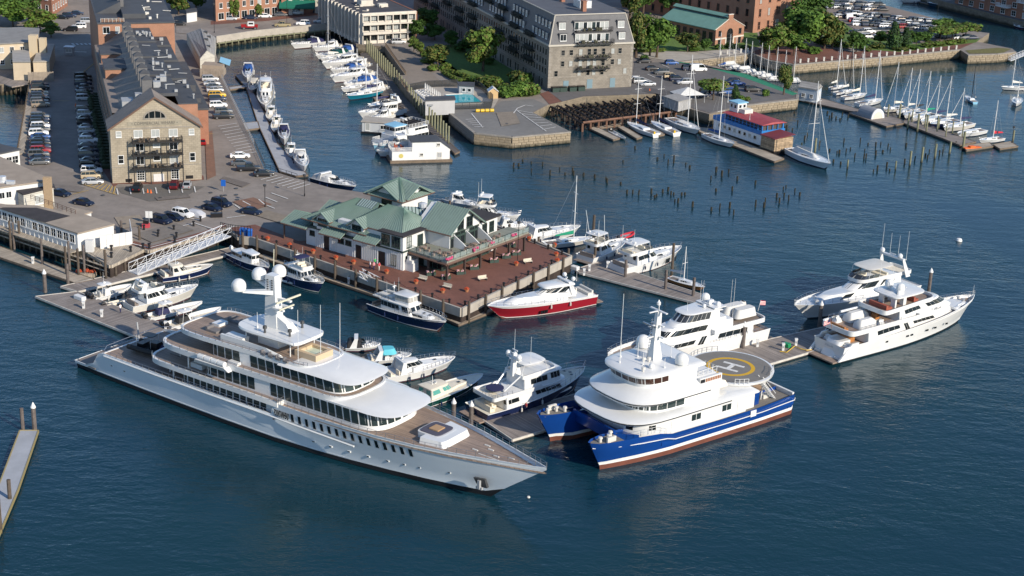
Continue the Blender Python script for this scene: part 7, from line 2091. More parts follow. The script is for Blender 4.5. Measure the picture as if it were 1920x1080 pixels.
text(t,'STELLAR',.6,(.63 * L,-B * .5 + .66,5.6),(RD(78),0,RD(3)),BLACK,'name_lettering',.01,.9)
text(t,'STELLAR',.5,(-.05,0,2.3),(RD(70),0,RD(-90)),GREYM,'stern_lettering',.01,1)
railing(t,part_out(f,.06 * L,.36 * L,5.6,-1),.5,1.2,2,.025); railing(t,part_out(f,.06 * L,.36 * L,5.6,1),.5,1.2,2,.025); bow_rail(t,st,.68 * L,.6)
fl = MB(); fl.tube([(.2,0,5.4),(-.4,0,7.4)],.04,5); fl.build('flagstaff',WOODV,t)
US = mat('flag_red',(.45,.02,.03),.8)
def flag(par,x,y,z,w_=1.0,h_=.65):
 f = MB(); n = 7
 for k in range(n):
  f.add([(x,y,z + h_ * k / n),(x - w_,y + .15,z - .25 + h_ * k / n),(x - w_,y + .15,z - .25 + h_ * (k + 1) / n),(x,y,z + h_ * (k + 1) / n)],[(0,1,2,3)],k % 2)
 f.add([(x,y - .012,z + h_ * .45),(x - w_ * .42,y + .05,z - .1 + h_ * .45),(x - w_ * .42,y + .05,z - .1 + h_),(x,y - .012,z + h_)],[(0,1,2,3)],2)
 f.build('flag',[US,PAINTW,CANVN],par)
flag(t,-.35,0,6.4,1.4,.8)
# flybridge yacht bow-in beside it
t,L,st = mboat('motor_yacht','white flybridge motor yacht lying bow towards the dock behind the tri deck yacht',Vector((76.6,295.3,0)),Vector((51.5,276.2,0)),7.0,2.4,3.5,WHITE,'motor yacht',boot=BOOTK,bottom=BOOTK,deck=WHITE,bulw=.2,p=2.6,rake=.12)
B = 7.0
tier(t,L,B,.3,.93,.82,2.5,1.5,3.4,0,((.32,.78,.5,.68,1),),0,.04,.6,ef=.75,name='trunk_cabin',wfr=.62)
tier(t,L,B,.18,.68,.84,2.5,2.9,2.1,0,((.55,.88,.3,.5,2),(.56,.92,.58,.99,2)),.1,.03,.5,ef=.7,wfr=.74)
tray(t,plan(.08 * L,.52 * L,B * .38,1,3,.42,.6,6,.8),5.2,5.9,5.4,.15,WHITE,CREAM,'flybridge','flybridge_deck')
o0 = plan(.3 * L,.52 * L,B * .37,.02,3,.4,.6,6,.8); o2 = plan(.3 * L,.49 * L,B * .36,.02,2.8,.4,.6,6,.8); hf,d = arc_s(o0)
panes(t,o0,o2,5.9,6.5,5.9,6.5,.45 * d[-1],.99 * d[-1],4,.05,0,SHADEW,name='windscreen')
canopy(t,.24 * L,.46 * L,B * .36,7.6,5.9,OFFW); seats(t,[(.28 * L,.28 * L + 1.4,-2,2,.8),(.4 * L,.4 * L + .8,-1.5,0,.9)],5.4)
arch(t,.14 * L,B * .46,5.0,8.3,1.2,t=.5)
dome(t,.18 * L,1.8,8.5,.5); dome(t,.18 * L,-2.6,8.5,.5); radar(t,.18 * L,8.5,1.4)
for y in (-3,-1,1,3):
 mast_pole(t,.17 * L,8.4,3.6 + abs(y) * .7,.035,y)
mb = MB(); mb.tube([(.8 * L,-1.0,3.4),(.85 * L,1.2,3.5)],.35,8); mb.build('rolled_cover',CANVW,t)
bow_rail(t,st,.45 * L,.8)
# white tri-deck yacht behind the catamaran
O = Vector((43.6,267.9,0)); L,B = 34.4,7.2
t,st = triyacht('white tri deck yacht with dark window bands lying behind the blue catamaran',O,RD(-142.8),L,B,2.8,4.2)
mb = MB(); mb.box(-1.6,.05,-3.0,3.0,.35,.6); mb.build('swim_platform',TEAKG,t)
tier(t,L,B,.12,.86,.97,2.5,2.0,1.5,.0,((.4,.82,.17,.4,4),(.1,.85,.5,.545,2),(.35,.68,.58,.75,3)),0,.01,.45,ef=.72,wfr=.74)
tray(t,plan(.03 * L,.4 * L,B * .49,2,.2,.42,.3,7),4.4,5.2,4.75,.2,WHITE,TEAKG,'boat_deck_bulwark','boat_deck')
tier(t,L,B,.26,.76,.88,4.4,2.0,1.8,.0,((.4,.82,.45,.99,6),),0,.01,.5,ef=.7,wfr=.72,name='upper_deckhouse')
tier(t,L,B,.30,.62,.76,6.3,.6,1.5,.0,None,0,.01,.5,ef=.7,wfr=.76,name='bridge_coaming')
tier(t,L,B,.34,.58,.70,6.8,1.5,1.0,.0,((.15,.9,.4,.99,7),),.4,.02,.5,ef=.66,wfr=.8,name='sky_lounge',glass=SHADEW)
dome(t,.33 * L,-1.8,8.5,.8); dome(t,.33 * L,1.4,8.5,.5); radar(t,.37 * L,8.5,1.6); dome(t,.4 * L,.5,8.5,.35)
mb = MB(); mb.box(.3 * L,.38 * L,-2.4,2.4,8.6,8.75); mb.box(.33 * L,.36 * L,-.3,.3,8.4,9.4); mb.build('mast',WHITE,t)
for x,y,h_ in ((.36,-2,4),(.36,-1.4,4.2),(.24,2,6),(.24,1.3,5.6),(.5,0,1.6)):
 mast_pole(t,x * L,8.4 if h_ < 5 else 5.2,h_ + (0 if h_ < 5 else 2),.035,y)
for x0,x1,y,w_,h_ in ((.06,.2,.9,1.0,1.6),(.08,.22,-1.2,1.0,1.7),(.02,.08,-2.4,.5,1.2)):
 mb = MB(); mb.loft([outl([(a,b + y) for a,b in plan(x0 * L,x1 * L,w_,.5,1.4,.5,.7,5)],5.25),outl([(a,b + y) for a,b in plan(x0 * L + .4,x1 * L - .6,w_ * .8,.5,1,.5,.7,5)],5.2 + h_)])
 mb.build('covered_tender',CANVW,t,smooth=True)
text(t,'FREEDOM',.75,(.5 * L,B * .445,6.0),(RD(78),0,RD(180)),BLACK,'name_lettering',.012,.95)
mb = MB(); mb.tube([(0,0,5),(-.5,0,7)],.04,5); mb.build('flagstaff',WHITE,t); flag(t,-.4,0,6.1,1.2,.8)
bow_rail(t,st,.6 * L,.8); railing(t,[(.05 * L,3.4,3.0),(.4 * L,3.5,3.0)],.5,1.3,2,.03)
# ---- behind the restaurant
t,L,st = express('white cruiser with navy hull and white canvas cover by the wharf corner',G(592,334,.8),G(667,349,1.8),4.2,col=NAVY,hard=False,cover=CANVW,boot=WHITE)
flybridge('white cruiser with hardtop and radar mast partly hidden behind the restaurant',G(884,402,.8),G(976,402,1.9),4.4,top=True,boot=BOOTK)
express('sleek black and white express yacht behind the restaurant deck',G(968,449,.8),G(1088,423,2.1),4.8,col=WHITE,boot=BLACK)
t,L,st = flybridge('white sportfishing boat with tall antennas at the promenade back edge',G(1096,488,.6),G(1172,447,2.2),5.0,top=True,boot=DGREEN)
mb = MB()
for s_ in (-1,1):
 mb.tube([(.3 * L,s_ * 1.8,3.4),(.2 * L,s_ * 2.3,10)],.05,5)
mb.build('outrigger',WHITE,t)
dinghy('red and white inflatable tender between the sportfishing boat and the white yacht',(1162,447),(1188,437),2.0,CANVR)
t,L,st = flybridge('big white flybridge yacht with enclosed bridge and bow pointing right',G(1155,508,.6),G(1277,463,2.4),5.6,top=True,boot=WHITE,wl=3)
o = MB()
for sg in (-1,1):
 for k in range(4):
  x = .62 * L + k * .5 + (1.4 if k > 2 else 0)
  w_ = 2.55 - .12 * k
  o.loft([[(x,sg * w_ - .1,.8),(x + .2,sg * w_ - .1,.8),(x + .2,sg * w_ + .1,.8),(x,sg * w_ + .1,.8)],[(x + .35,sg * w_ - .02,1.7),(x + .55,sg * w_ - .02,1.7),(x + .55,sg * w_ + .18,1.7),(x + .35,sg * w_ + .18,1.7)]])
o.build('hull_window',GLASS,t)
express('low white sport cruiser moored behind the dark roofed restaurant block',G(925,424,.8),G(1000,414,1.8),4.2,boot=BLACK)
express('white cruiser half hidden behind the restaurant tower',G(840,372,.8),G(900,383,1.8),4.0)
# ---- left canal dock
express('runabout with a blue canvas cover first at the top of the left canal dock',G(466,128,.6),G(463,152,1.3),3.2,cover=CANVB,hard=False,boot=NAVY)
t,L,st = mboat('lobster_boat','tan and white cabin boat second along the left canal dock',G(479,152,.6),G(472,170,1.4),3.0,1,1.6,WHITE,deck=CREAM)
tier(t,L,3,.3,.7,.7,1,1.5,.4,0,((.5,.9,.1,.99,6),),.1,.03,.3,ef=.45,rm=CREAM)
t,L,st = trawler('white trawler with tall antennas facing the camera at the left canal dock',G(499,163,.6),G(497,199,2.2),4.6,WHITE,bim=WHITE)
for k,(s_,b_,lab) in enumerate((((510,207),(505,224),'small white T top boat below the white trawler on the canal dock'),((521,223),(514,246),'white open boat with cream top in the middle of the canal dock'),((545,279),(548,293),'white console boat with canopy above the covered boat on the canal dock'))):
 console(lab,G(*s_,.5),G(*b_,1.1),2.6,n=1,boot=OFFW)
express('open runabout with navy interior cover halfway down the canal dock',G(532,243,.6),G(533,268,1.2),2.9,hard=False,cover=CANVN,boot=NAVY)
express('white cruiser under full white canvas last on the canal dock',G(560,291,.6),G(571,318,1.4),3.4,hard=False,cover=CANVW,boot=NAVY,col=WHITE)
# ---- centre marina, bows to the left
exl = [((604,79),(546,84),CANVN,'white cruiser with navy canopy at the head of the centre marina'),((640,86),(586,89),None,'white open express boat second at the head of the marina'),((650,99),(592,105),DGREEN,'white cruiser with green canopy in the centre marina'),((678,112),(604,122),None,'white express boat with square transom left of the tall masts'),((676,126),(620,131),CANVB,'white sport cruiser with a blue cover behind the masts'),((696,137),(619,147),None,'long white express cruiser with dark hull stripe in the marina'),((700,149),(645,159),CANVB,'white cruiser with bright blue cover above the teal sailboat'),((690,120),(640,127),None,'white day boat tucked between the masts of the marina'),((735,214),(690,222),None,'white sport boat directly above the pale grey houseboat'),((768,231),(722,235),CANVK,'white launch with dark canopy beside the ferry wheelhouse'),((665,92),(620,97),CANVB,'small white cruiser with blue awning below the office building'),((722,163),(672,172),None,'white cruiser moored just above the teal hull'),((745,201),(704,212),CANVK,'white boat with black cover above the pale houseboat')]
for s_,b_,cv,lab in exl:
 express(lab,G(*s_,.8),G(*b_,1.6),None,hard=cv is None,cover=cv,boot=(NAVY,BLACK)[len(lab) % 2])
t,L,st = flybridge('white catamaran cruiser with dark hatches in front of the ferry boat',G(755,207,.8),G(672,214,1.8),4.4,top=False)
flybridge('small white cabin cruiser between the ferry boat and the houseboat',G(770,283,.8),G(706,283,1.6),3.8,top=True,bimini=ALU)
# ---------------------------------------------------------------- sailing boats
def sailboat(label,sp,bp,mb_,mt,B=None,col=WHITE,cover=OFFW,jib=True,mcol=PAINTW,stripe=NAVY,group=None,boom=True,cockpit=True):
 """sp, bp: stern and bow on the water; mb_, mt: foot and head of the mast (pixels)"""
 a,b = (sp if isinstance(sp,Vector) else G(*sp,.6)),(bp if isinstance(bp,Vector) else G(*bp,.8))
 L = max(5.0,(b - a).length); B = B or max(1.9,L * .30)
 t,L,st = mboat('sailboat',label,a,b,B,.085 * L + .1,.1 * L + .25,col,'sailboat',boot=stripe,bottom=BOOTK,bulw=.06,group=group,ws=.72,p=1.9,rake=.1,xm=.45,wl=.8)
 z = .085 * L + .1
 tier(t,L,B,.32,.74,.62,z * .95,.5,1.2,.3,((.35,.8,.3,.62,3),),0,.03,.55,ef=.75,wfr=.6,name='cabin_trunk')
 mb = MB(); mb.box(.06 * L,.3 * L,-B * .24,B * .24,z - .06,z + .02); mb.build('cockpit',TEAKG if cockpit else GREYM,t)
 if mt is None:
  return t,L,st
 q = G(*mb_,z + .5); foot = Matrix.Rotation(-t.rotation_euler.z,3,'Z') @ (q - t.location)
 mx = min(.7 * L,max(.42 * L,foot.x))
 d = FW * FPX + CX * (mt[0] - 960) - CU * (mt[1] - 540)
 k = q.y / d.y
 H = CAMZ + d.z * k - (z + .5)
 H = max(6,min(24,H))
 m = MB(); m.lathe([(.11,0),(.11,H * .7),(.07,H)],(mx,0,z + .3),6)
 for f in ((.45,.75) if H > 11 else (.55,)):
  m.box(mx - .04,mx + .04,-B * .3,B * .3,z + H * f,z + H * f + .06)
 ms = m.build('mast',mcol,t)
 m = MB()
 for s in (-1,1):
  m.tube([(mx - .1,s * B * .46,z),(mx,s * B * .3,z + H * .55),(mx,0,z + H * .96)],.018,3)
 m.tube([(.02 * L,0,z),(mx,0,z + H)],.018,3)
 m.build('rigging',GREYM,ms)
 if jib:
  m = MB(); m.tube([(.97 * L,0,z + .35),(lerp(.97 * L,mx,.5),0,z + H * .47),(mx + .15,0,z + H * .92)],.10,5,r2=.05); m.build('furled_jib',CANVW,t)
 if boom:
  m = MB(); m.tube([(mx - .1,0,z + 1.5),(mx - .4 * L,0,z + 1.35)],.13,6,r2=.1)
  m.loft([[(mx - .1,-.12,z + 1.5),(mx - .1,.12,z + 1.5),(mx - .1,0,z + 2.2)],[(mx - .38 * L,-.18,z + 1.35),(mx - .38 * L,.18,z + 1.35),(mx - .38 * L,0,z + 1.6)]]); m.build('sail_cover',cover,t)
 bow_rail(t,st,.85 * L,.55,1,.02)
 return t,L,st
def Q(x,y):
 return (1640 + x / 5.686,110 + y / 5.686)
rr = [((90,552),(330,520),(218,515),(272,30),'sail boat nearest the quonset hut with a cream boom cover',OFFW,CREAM),((232,590),(430,545),(350,500),(410,60),'second white sailboat from the quonset hut',WHITE,OFFW),((310,625),(520,560),(450,520),(505,75),'third white sailboat from the quonset hut with dark cover',WHITE,CANVK),((400,655),(640,600),(588,570),(628,108),'white sailboat with a turquoise green boom cover',WHITE,CANVG),((490,695),(760,630),(733,605),(790,160),'white sailboat just right of the green covered one',OFFW,CANVN),((590,720),(880,665),(870,640),(942,168),'navy hulled sailboat in the right hand dock row',NAVY,OFFW),((730,760),(1030,700),(995,690),(1057,310),'cream hulled sailboat third from the end of the right hand dock',OFFW,CANVN)]
for b_,s_,m0,m1,lab,c,cv in rr:
 sailboat(lab,Q(*s_),Q(*b_),Q(*m0),Q(*m1),col=c,cover=cv)
sailboat('white sailboat without a mast near the end of the right hand dock',Q(1168,770),Q(880,815),None,None)
sailboat('small white sailboat with a bright red boom cover at the dock end',Q(1365,850),Q(1112,878),Q(1217,765),Q(1297,372),cover=CANVR,jib=False)
for (s_,b_,m0,m1,lab,mc,cv) in (((1556,165),(1586,160),(1555,160),(1560.5,72),'white sailboat right behind the blue grey boathouse',PAINTW,OFFW),((1565,175),(1602,169),(1587,165),(1593,79),'white sailboat with a black mast by the boathouse',BLACK,OFFW),((1580,184),(1625,177),(1611,174),(1617.5,84),'white sailboat with furled white jib left of the navy covered one',PAINTW,CREAM),((1607,196),(1655,188),(1636,184),(1643,91),'white sailboat with navy boom cover at the end of its dock',PAINTW,CANVN)):
 sailboat(lab,s_,b_,m0,m1,mcol=mc,cover=cv)
kb = [((740,790),(785,410)),((860,780),(915,430)),((930,830),(985,460)),((1050,840),(1105,480)),((1125,880),(1175,515)),((1250,905),(1303,535)),((1340,930),(1390,565)),((1450,960),(1487,585)),((1560,960),(1593,620)),((1680,980),(1735,575))]
for i,(m0,m1) in enumerate(kb):
 x,y = 1240 + m0[0] / 6.857,m0[1] / 6.857 + 3
 sailboat('small keelboat under a %s cover, %s from the park end of its dock' % (('blue' if i == 0 else 'white'),NUM[i]),(x + 15,y + 2 + .3 * i),(x - 15,y + 3 + .3 * i),(x,y),(1240 + m1[0] / 6.857,m1[1] / 6.857),B=2.2,jib=False,boom=False,group='small keelboats on the dinghy dock',cockpit=False)
 c = MB(); c.loft([outl(plan(.4,5,.9,.5,1.5,.5,.7,5),.75),outl(plan(.9,4.4,.3,.3,.6,.5,.7,5),1.55)])
 tt = [o for o in COL.objects if o.name.startswith('sailboat') and o.parent is None][-1]
 c.build('boat_cover',CANVB if i == 0 else CANVW,tt)
for (s_,b_,m0,m1,lab,c,cv,jb) in (((1231,254),(1176,233),(1196,224),(1202.5,132),'white sailboat with a yellow lifebuoy, left of the pair near the ruined pier',WHITE,CANVN,False),((1269,252),(1221,231),(1238,219),(1246,130),'white sailboat, right of the pair with yellow lifebuoys',WHITE,CANVN,False),((1255,226),(1311,250),(1292.5,232),(1297.5,101),'larger white sailboat with a furled jib behind the pair at the pier',WHITE,OFFW,True),((1322,254),(1376,274),(1355,256),(1359,140),'white sailboat with bright blue boom cover beside the blue ferry',WHITE,CANVB,False),((1481,284),(1556,315),(1524,290),(1533,150),'big pale sailboat with grey deck cover moored off the ferry bow',mat('pale_grey_gel',(.60,.66,.72),.25),CANVW,True),((1829,192),(1811,180),(1819,184),(1822,124),'small pale blue sailboat with a dark mast on a mooring',LBLUE,OFFW,False),((1909,185),(1905,197),(1907,190),(1907.5,150),'tiny white sailboat on a mooring at the right edge',WHITE,OFFW,False),((1925,165),(1877,164),(1898,161),(1904,99),'long low white sailboat with a dark stripe cut by the right edge',WHITE,OFFW,False),((1020,460),(1110,449),(1068,441),(1071,323),'cream ketch with a green sail cover behind the promenade',OFFW,CANVG,False),((1254,521),(1321,541),(1262,520),(1259,457),'varnished wooden sloop with tan deck at the grey dock',WOODV,CANVW,False),((712,172),(650,184),(707,172),(709,114),'sailboat with a teal blue hull in the centre marina',TEALH,CANVN,False),((690,160),(640,170),(676,150),(677,82),'white sailboat with twin white masts above the teal one',WHITE,CANVB,False),((650,107),(600,112),(620,108),(641,2),'white sailboat with a raked tall mast at the head of the marina',WHITE,OFFW,False),((745,190),(690,203),(707,195),(716,120),'white catamaran sailboat below the teal hulled one',WHITE,CANVN,False),((1797,14),(1738,7),(1780,8),(1793,-40),'long navy sailing yacht across the far channel',mat('dark_blue_hull',(.02,.06,.11),.3),OFFW,False)):
 t,L,st = sailboat(lab,s_,b_,m0,m1,col=c,cover=cv,jib=jb,mcol=PAINTW if 'dark mast' not in lab else BLACK)
 if 'grey deck cover' in lab:
  m = MB(); m.loft([outl(plan(.1 * L,.75 * L,1.3,.3,2,.5,.7,5),1.3),outl(plan(.15 * L,.6 * L,.3,.2,.6,.5,.7,5),2.6)]); m.build('boat_cover',CANVW,t)
 if 'lifebuoy' in lab:
  m = MB(); m.box(-.1,.15,.5,1.0,1.1,1.7); m.build('lifebuoy',YELLOW,t)
express('dark blue motorboat with grey canopy across the far channel',G(1862,30,.8),G(1899,37,1.6),4,col=NAVY,cover=CANVN,hard=False)
express('navy hulled cruiser cut by the right edge across the channel',G(1935,52,.8),G(1901,44,1.6),4,col=NAVY,hard=False)
express('white motorboat at the far dock in the top right corner',G(1725,0,.8),G(1690,-2,1.6),4,hard=True)
dinghy('small white dinghy at the outer L shaped dock finger',(1146,247),(1172,261),1.8,OFFW)
# ---- houseboats and ferries
A,B_ = G(735,302,.5),G(843,299,.5)
t = thing('houseboat','white two level houseboat with a sloping side and a round yellow emblem','houseboat',(A.x,A.y,0),ang(A,B_))
W_ = (B_ - A).length; c = ((W_ - 0) / 110)
m = MB(); m.box(-.5,W_ + .6,-.6,6.4,-.4,.62); m.build('hull_float',TIMB,t)
m = MB(); m.prism([(0,0),(W_,0),(W_,6),(0,6)],.62,2.7); m.loft([[(4.9,y,2.7),(W_ + .1,y,2.7),(W_ + .1,y,3.1),(W_ - 2.3,y,5.0),(4.9,y,5.0)] for y in (0,6)]); m.build('wall',PAINTW,t)
m = MB(); m.box(4.6,W_ - 2.2,-.2,6.2,5.003,5.15); m.loft([[(W_ - 2.3,y,5.02),(W_ + .3,y,3.1),(W_ + .3,y,3.2),(W_ - 2.3,y,5.14)] for y in (-.2,6.2)]); m.build('roof',TARR,t)
m = MB(); m.rail([(4.8,.05,2.7),(.05,.05,2.7),(.05,5.9,2.7),(4.8,5.9,2.7)],1.0,.3,2,.05); m.build('terrace_railing',PAINTW,t)
m = MB(); m.lathe([(.55,0),(.55,.03)],(0,0,0),18); m.build('emblem',mat('faded_yellow',(.50,.42,.12),.7),t).matrix_local = Matrix.Translation((2.2,-.02,1.7)) @ Matrix.Rotation(RD(90),4,'X')
for x,z,w_,h_ in ((7.2,1.9,.6,.5),(11.3,4.3,.6,.5),(11.6,1.7,.9,1.2)):
 window(t,x,0,z,0,w_,h_,2,1,fm=OFFW,gm=GLASS if w_ < .8 else GREYM)
seats(t,[(1,2,1,2,.8),(2.6,3.4,3,4,.8),(1.2,2,4,5,.9)],2.72,mat('red_cushion'))
t,L,st = mboat('ferry_boat','pale blue and white two deck ferry boat in the centre marina',G(792,262,.6),G(699,271,2.3),6.2,1.9,2.7,LBLUE,'ferry',boot=GREYM,deck=DOCKC,bulw=.5,p=3,ws=.95,rake=.06)
tier(t,L,6.2,.03,.72,.95,1.7,2.2,.1,0,((.35,.75,.1,.62,7),),0,.02,.1,ef=.4,wfr=.95); tier(t,L,6.2,.45,.68,.7,3.9,2.2,.05,0,((.5,.85,.2,.99,7),),.2,.03,.2,ef=.4,wfr=.9,rm=LBLUE,name='wheelhouse')
tier(t,L,6.2,.05,.45,.92,3.9,1.3,0,0,((.4,.8,.2,.6,4),),0,.02,.05,ef=.3,wfr=1)
railing(t,[(.05 * L,-2.8,5.3),(.44 * L,-2.8,5.3),(.44 * L,2.8,5.3),(.05 * L,2.8,5.3),(.05 * L,-2.8,5.3)],.9,1.2,3,.04,PAINTW)
seats(t,[(.1 * L + k * 1.3,.1 * L + k * 1.3 + .8,-2,2,.7) for k in range(4)],5.3,mat('dim_interior'))
railing(t,[(.72 * L,-2.7,2.3),(.9 * L,-2,2.5),(.9 * L,2,2.5),(.72 * L,2.7,2.3)],.9,.5,3,.06,PAINTW)
for k in range(8):
 m = MB(); m.box(.73 * L + k * .5,.73 * L + k * .5 + .3,-1.5,1.5,2.0,2.9); m.build('stacked_chair',ALU,t)
A,B_ = G(679,247,.4),G(722,252,.4)
t = thing('houseboat','grey flat roofed houseboat beside the pale blue ferry','houseboat',(A.x,A.y,0),ang(A,B_) + .2)
m = MB(); m.box(-.3,9,-.3,5.3,-.4,.5); m.build('hull_float',BLACK,t); m = MB(); m.box(0,8.6,0,5,.5,3.0); m.build('wall',mat('pale_grey_clap',(.45,.48,.5),.7),t); m = MB(); m.box(-.3,9,-.3,5.3,3.003,3.2); m.build('roof',CONC,t)
window(t,1.4,0,1.8,0,1.0,1.8,1,1); window(t,5.5,0,1.9,0,1.4,.9,2,1)
A,B_ = G(1337,244,.6),G(1426,275,.6)
t = thing('restaurant_ferry','old blue and white ferry with a long red roof and a white wheelhouse','ferry',(A.x,A.y,0),ang(A,B_))
W_ = (B_ - A).length; D = 7.5
m = MB(); m.loft([outl([(-1.5,D / 2),(0,0),(W_,0),(W_,D),(0,D)],z) for z in (-.4,.9)]); m.build('hull',BLACK,t)
m = MB(); m.box(0,W_,0,D,.9,3.6); m.build('lower_wall',mat('peeling_white_paint',(.66,.68,.70),.6,var=.16,vs=1.5),t)
m = MB(); m.box(-.2,W_ + .2,-.2,D + .2,3.6,4.7); m.build('blue_band',mat('bright_blue_paint',(.015,.16,.44),.5,var=.15,vs=1),t)
m = MB(); m.box(4,W_ - .3,.5,D - .5,4.7,6.0); m.build('upper_interior',mat('dim_interior'),t)
m = MB()
for k in range(11):
 x = 4 + k * (W_ - 4.2) / 10
 m.box(x - .08,x + .08,0,.16,4.7,6.1); m.box(x - .08,x + .08,D - .16,D,4.7,6.1)
for k in range(5):
 m.box(W_ - .1,W_ + .06,k * D / 4.3,k * D / 4.3 + .2,4.7,6.1)
m.box(4,W_,-.02,.1,5.95,6.2); m.box(4,W_,-.02,.1,5.2,5.3); m.build('upper_frame',MATS['bright_blue_paint'],t)
m = MB(); m.loft([[(3.4,-.4,6.2),(W_ + .5,-.4,6.2),(W_ + .5,D + .4,6.2),(3.4,D + .4,6.2)],[(3.4,-.4,6.3),(W_ + .5,-.4,6.3),(W_ + .5,D + .4,6.3),(3.4,D + .4,6.3)],[(3.6,D * .4,6.7),(W_ + .3,D * .4,6.7),(W_ + .3,D * .6,6.7),(3.6,D * .6,6.7)]]); m.build('red_roof',mat('red_painted_roof',(.30,.045,.05),.6,var=.16,vs=.8),t)
m = MB(); m.box(3.6,6.8,2,5,6.3,9.0); wh = m.build('wheelhouse',PAINTW,t)
m = MB(); m.box(3.3,7.1,1.7,5.3,9.003,9.25); m.build('wheelhouse_roof',LBLUE,t); m = MB(); m.box(6.8,9,2.6,5.4,6.3,7.7); m.build('locker',OFFW,t)
for x in (4.4,5.9):
 window(wh,x,2,8.1,0,.8,.9,1,1)
for y in (2.8,4.2):
 window(wh,6.8,y,8.2,RD(90),.8,.8,1,1)
for k in range(8):
 window(t,2.6 + k * (W_ - 4) / 7.5,0,2.5,0,.9,.8,1,1,fm=OFFW)
mast_pole(t,5,9.2,3,.07); mast_pole(t,W_ - 5,6.6,3.5,.05)
t2 = thing('timber_kiosk','brown timber kiosk with a dark red roof at the ferry stern','kiosk',(A.x,A.y,0),ang(A,B_))
m = MB(); m.box(W_ + .4,W_ + 6.5,-1.2,6,-.3,.8); m.build('float',BLACK,t2); m = MB(); m.box(W_ + .8,W_ + 6,-.8,5.4,.8,4.0); m.build('wall',mat('patched_timber',(.30,.22,.14),.85,kind='plank',sc=2.2,ax=2,var=.4,vs=1.5),t2)
m = MB(); m.loft([[(W_ + .5,-1.1,4.0),(W_ + 6.3,-1.1,4.0),(W_ + 6.3,5.7,4.6),(W_ + .5,5.7,4.6)],[(W_ + .5,-1.1,4.15),(W_ + 6.3,-1.1,4.15),(W_ + 6.3,5.7,4.75),(W_ + .5,5.7,4.75)]]); m.build('roof',mat('dark_red_roof',(.17,.03,.035),.6),t2)
# ---------------------------------------------------------------- trees and shrubs
LEAF = {}
def leafm(n,c):
 m = mat(n,c,.75,var=.35,vs=.9,spec=.25)
 p = m.node_tree.nodes['Principled BSDF']
 p.inputs['Subsurface Weight'].default_value = 0
 return m
LM = [leafm('leaf_dark_green',(.036,.078,.014)),leafm('leaf_green',(.056,.112,.018)),leafm('leaf_bright_green',(.09,.155,.024)),leafm('leaf_olive',(.10,.108,.026)),leafm('leaf_pine',(.026,.055,.022))]
def crown_mesh(kind,seed,n):
 """crown of unit radius: leaf clumps scattered over several lobes, gaps between them"""
 r = random.Random(seed); mb = MB()
 lobes = []
 if kind == 'round':
  for i in range(17):
   a,q = r.uniform(0,6.28),r.uniform(.15,.72); z = r.uniform(-.5,.75); q *= math.sqrt(max(.2,1 - z * z * .9))
   lobes.append((Vector((math.cos(a) * q,math.sin(a) * q,z)),r.uniform(.20,.40)))
  lobes.append((Vector((0,0,.1)),.5))
 elif kind == 'cone':
  for i in range(9):
   z = -.7 + i * .2; lobes.append((Vector((r.uniform(-.06,.06),r.uniform(-.06,.06),z)),.62 * (1 - (i / 9.5)) + .06))
 elif kind == 'flat':
  for i in range(8):
   a = r.uniform(0,6.28); lobes.append((Vector((math.cos(a) * .55,math.sin(a) * .55,r.uniform(-.12,.16))),r.uniform(.28,.42)))
  lobes.append((Vector((0,0,.1)),.45))
 else:
  for i in range(5):
   lobes.append((Vector((r.uniform(-.4,.4),r.uniform(-.4,.4),r.uniform(-.1,.35))),r.uniform(.4,.6)))
 for i in range(n):
  c,R_ = r.choice(lobes)
  d = Vector((r.gauss(0,1),r.gauss(0,1),r.gauss(0,1))).normalized()
  p = c + d * R_ * (r.uniform(.55,1.0) if r.random() < .8 else r.uniform(1,1.18))
  if kind in ('shrub','flat') and p.z < -.35:
   p.z = -.35 + r.random() * .2
  if kind == 'flat':
   p.z *= .75
  s = r.uniform(.035,.105) * (1.0 if n > 900 else 1.5)
  nrm = (d + Vector((r.uniform(-.7,.7),r.uniform(-.7,.7),r.uniform(-.3,.9)))).normalized()
  a = nrm.orthogonal().normalized(); a.rotate(Matrix.Rotation(r.uniform(0,6.28),3,nrm)); b = nrm.cross(a)
  mb.add([p - a * s - b * s * .6,p + a * s * .9 - b * s * .7,p + a * s + b * s * .7,p - a * s * .8 + b * s * .8 + nrm * s * .3],[(0,1,2,3)],0 if r.random() < .6 else 1)
 return mb
CR = {}
def crown(kind,v,mi):
 k = (kind,v,mi)
 if k not in CR:
  CR[k] = crown_mesh(kind,hash(kind) % 7 * 0 + v * 13 + len(kind),3300 if kind in ('round','cone') else (1600 if kind == 'flat' else 700)).mesh('crown',[LM[mi],LM[(mi + 1) % 4] if mi < 4 else LM[0]])
 return CR[k]
BARK = mat('bark',(.085,.06,.042),.9,var=.3,vs=2)
TK = {}
def trunk(v):
 if v not in TK:
  m = MB(); r = random.Random(v)
  m.tube([(0,0,-.02),(.01,.01,.3),(0,.02,.6)],.035,7,r2=.02)
  for i in range(5):
   a = i * 1.3 + r.random(); m.tube([(0,0,.3 + i * .05),(math.cos(a) * .16,math.sin(a) * .16,.5 + i * .04),(math.cos(a) * .28,math.sin(a) * .28,.68 + i * .03)],.016,5,r2=.006)
  TK[v] = m.mesh('trunk',BARK)
 return TK[v]
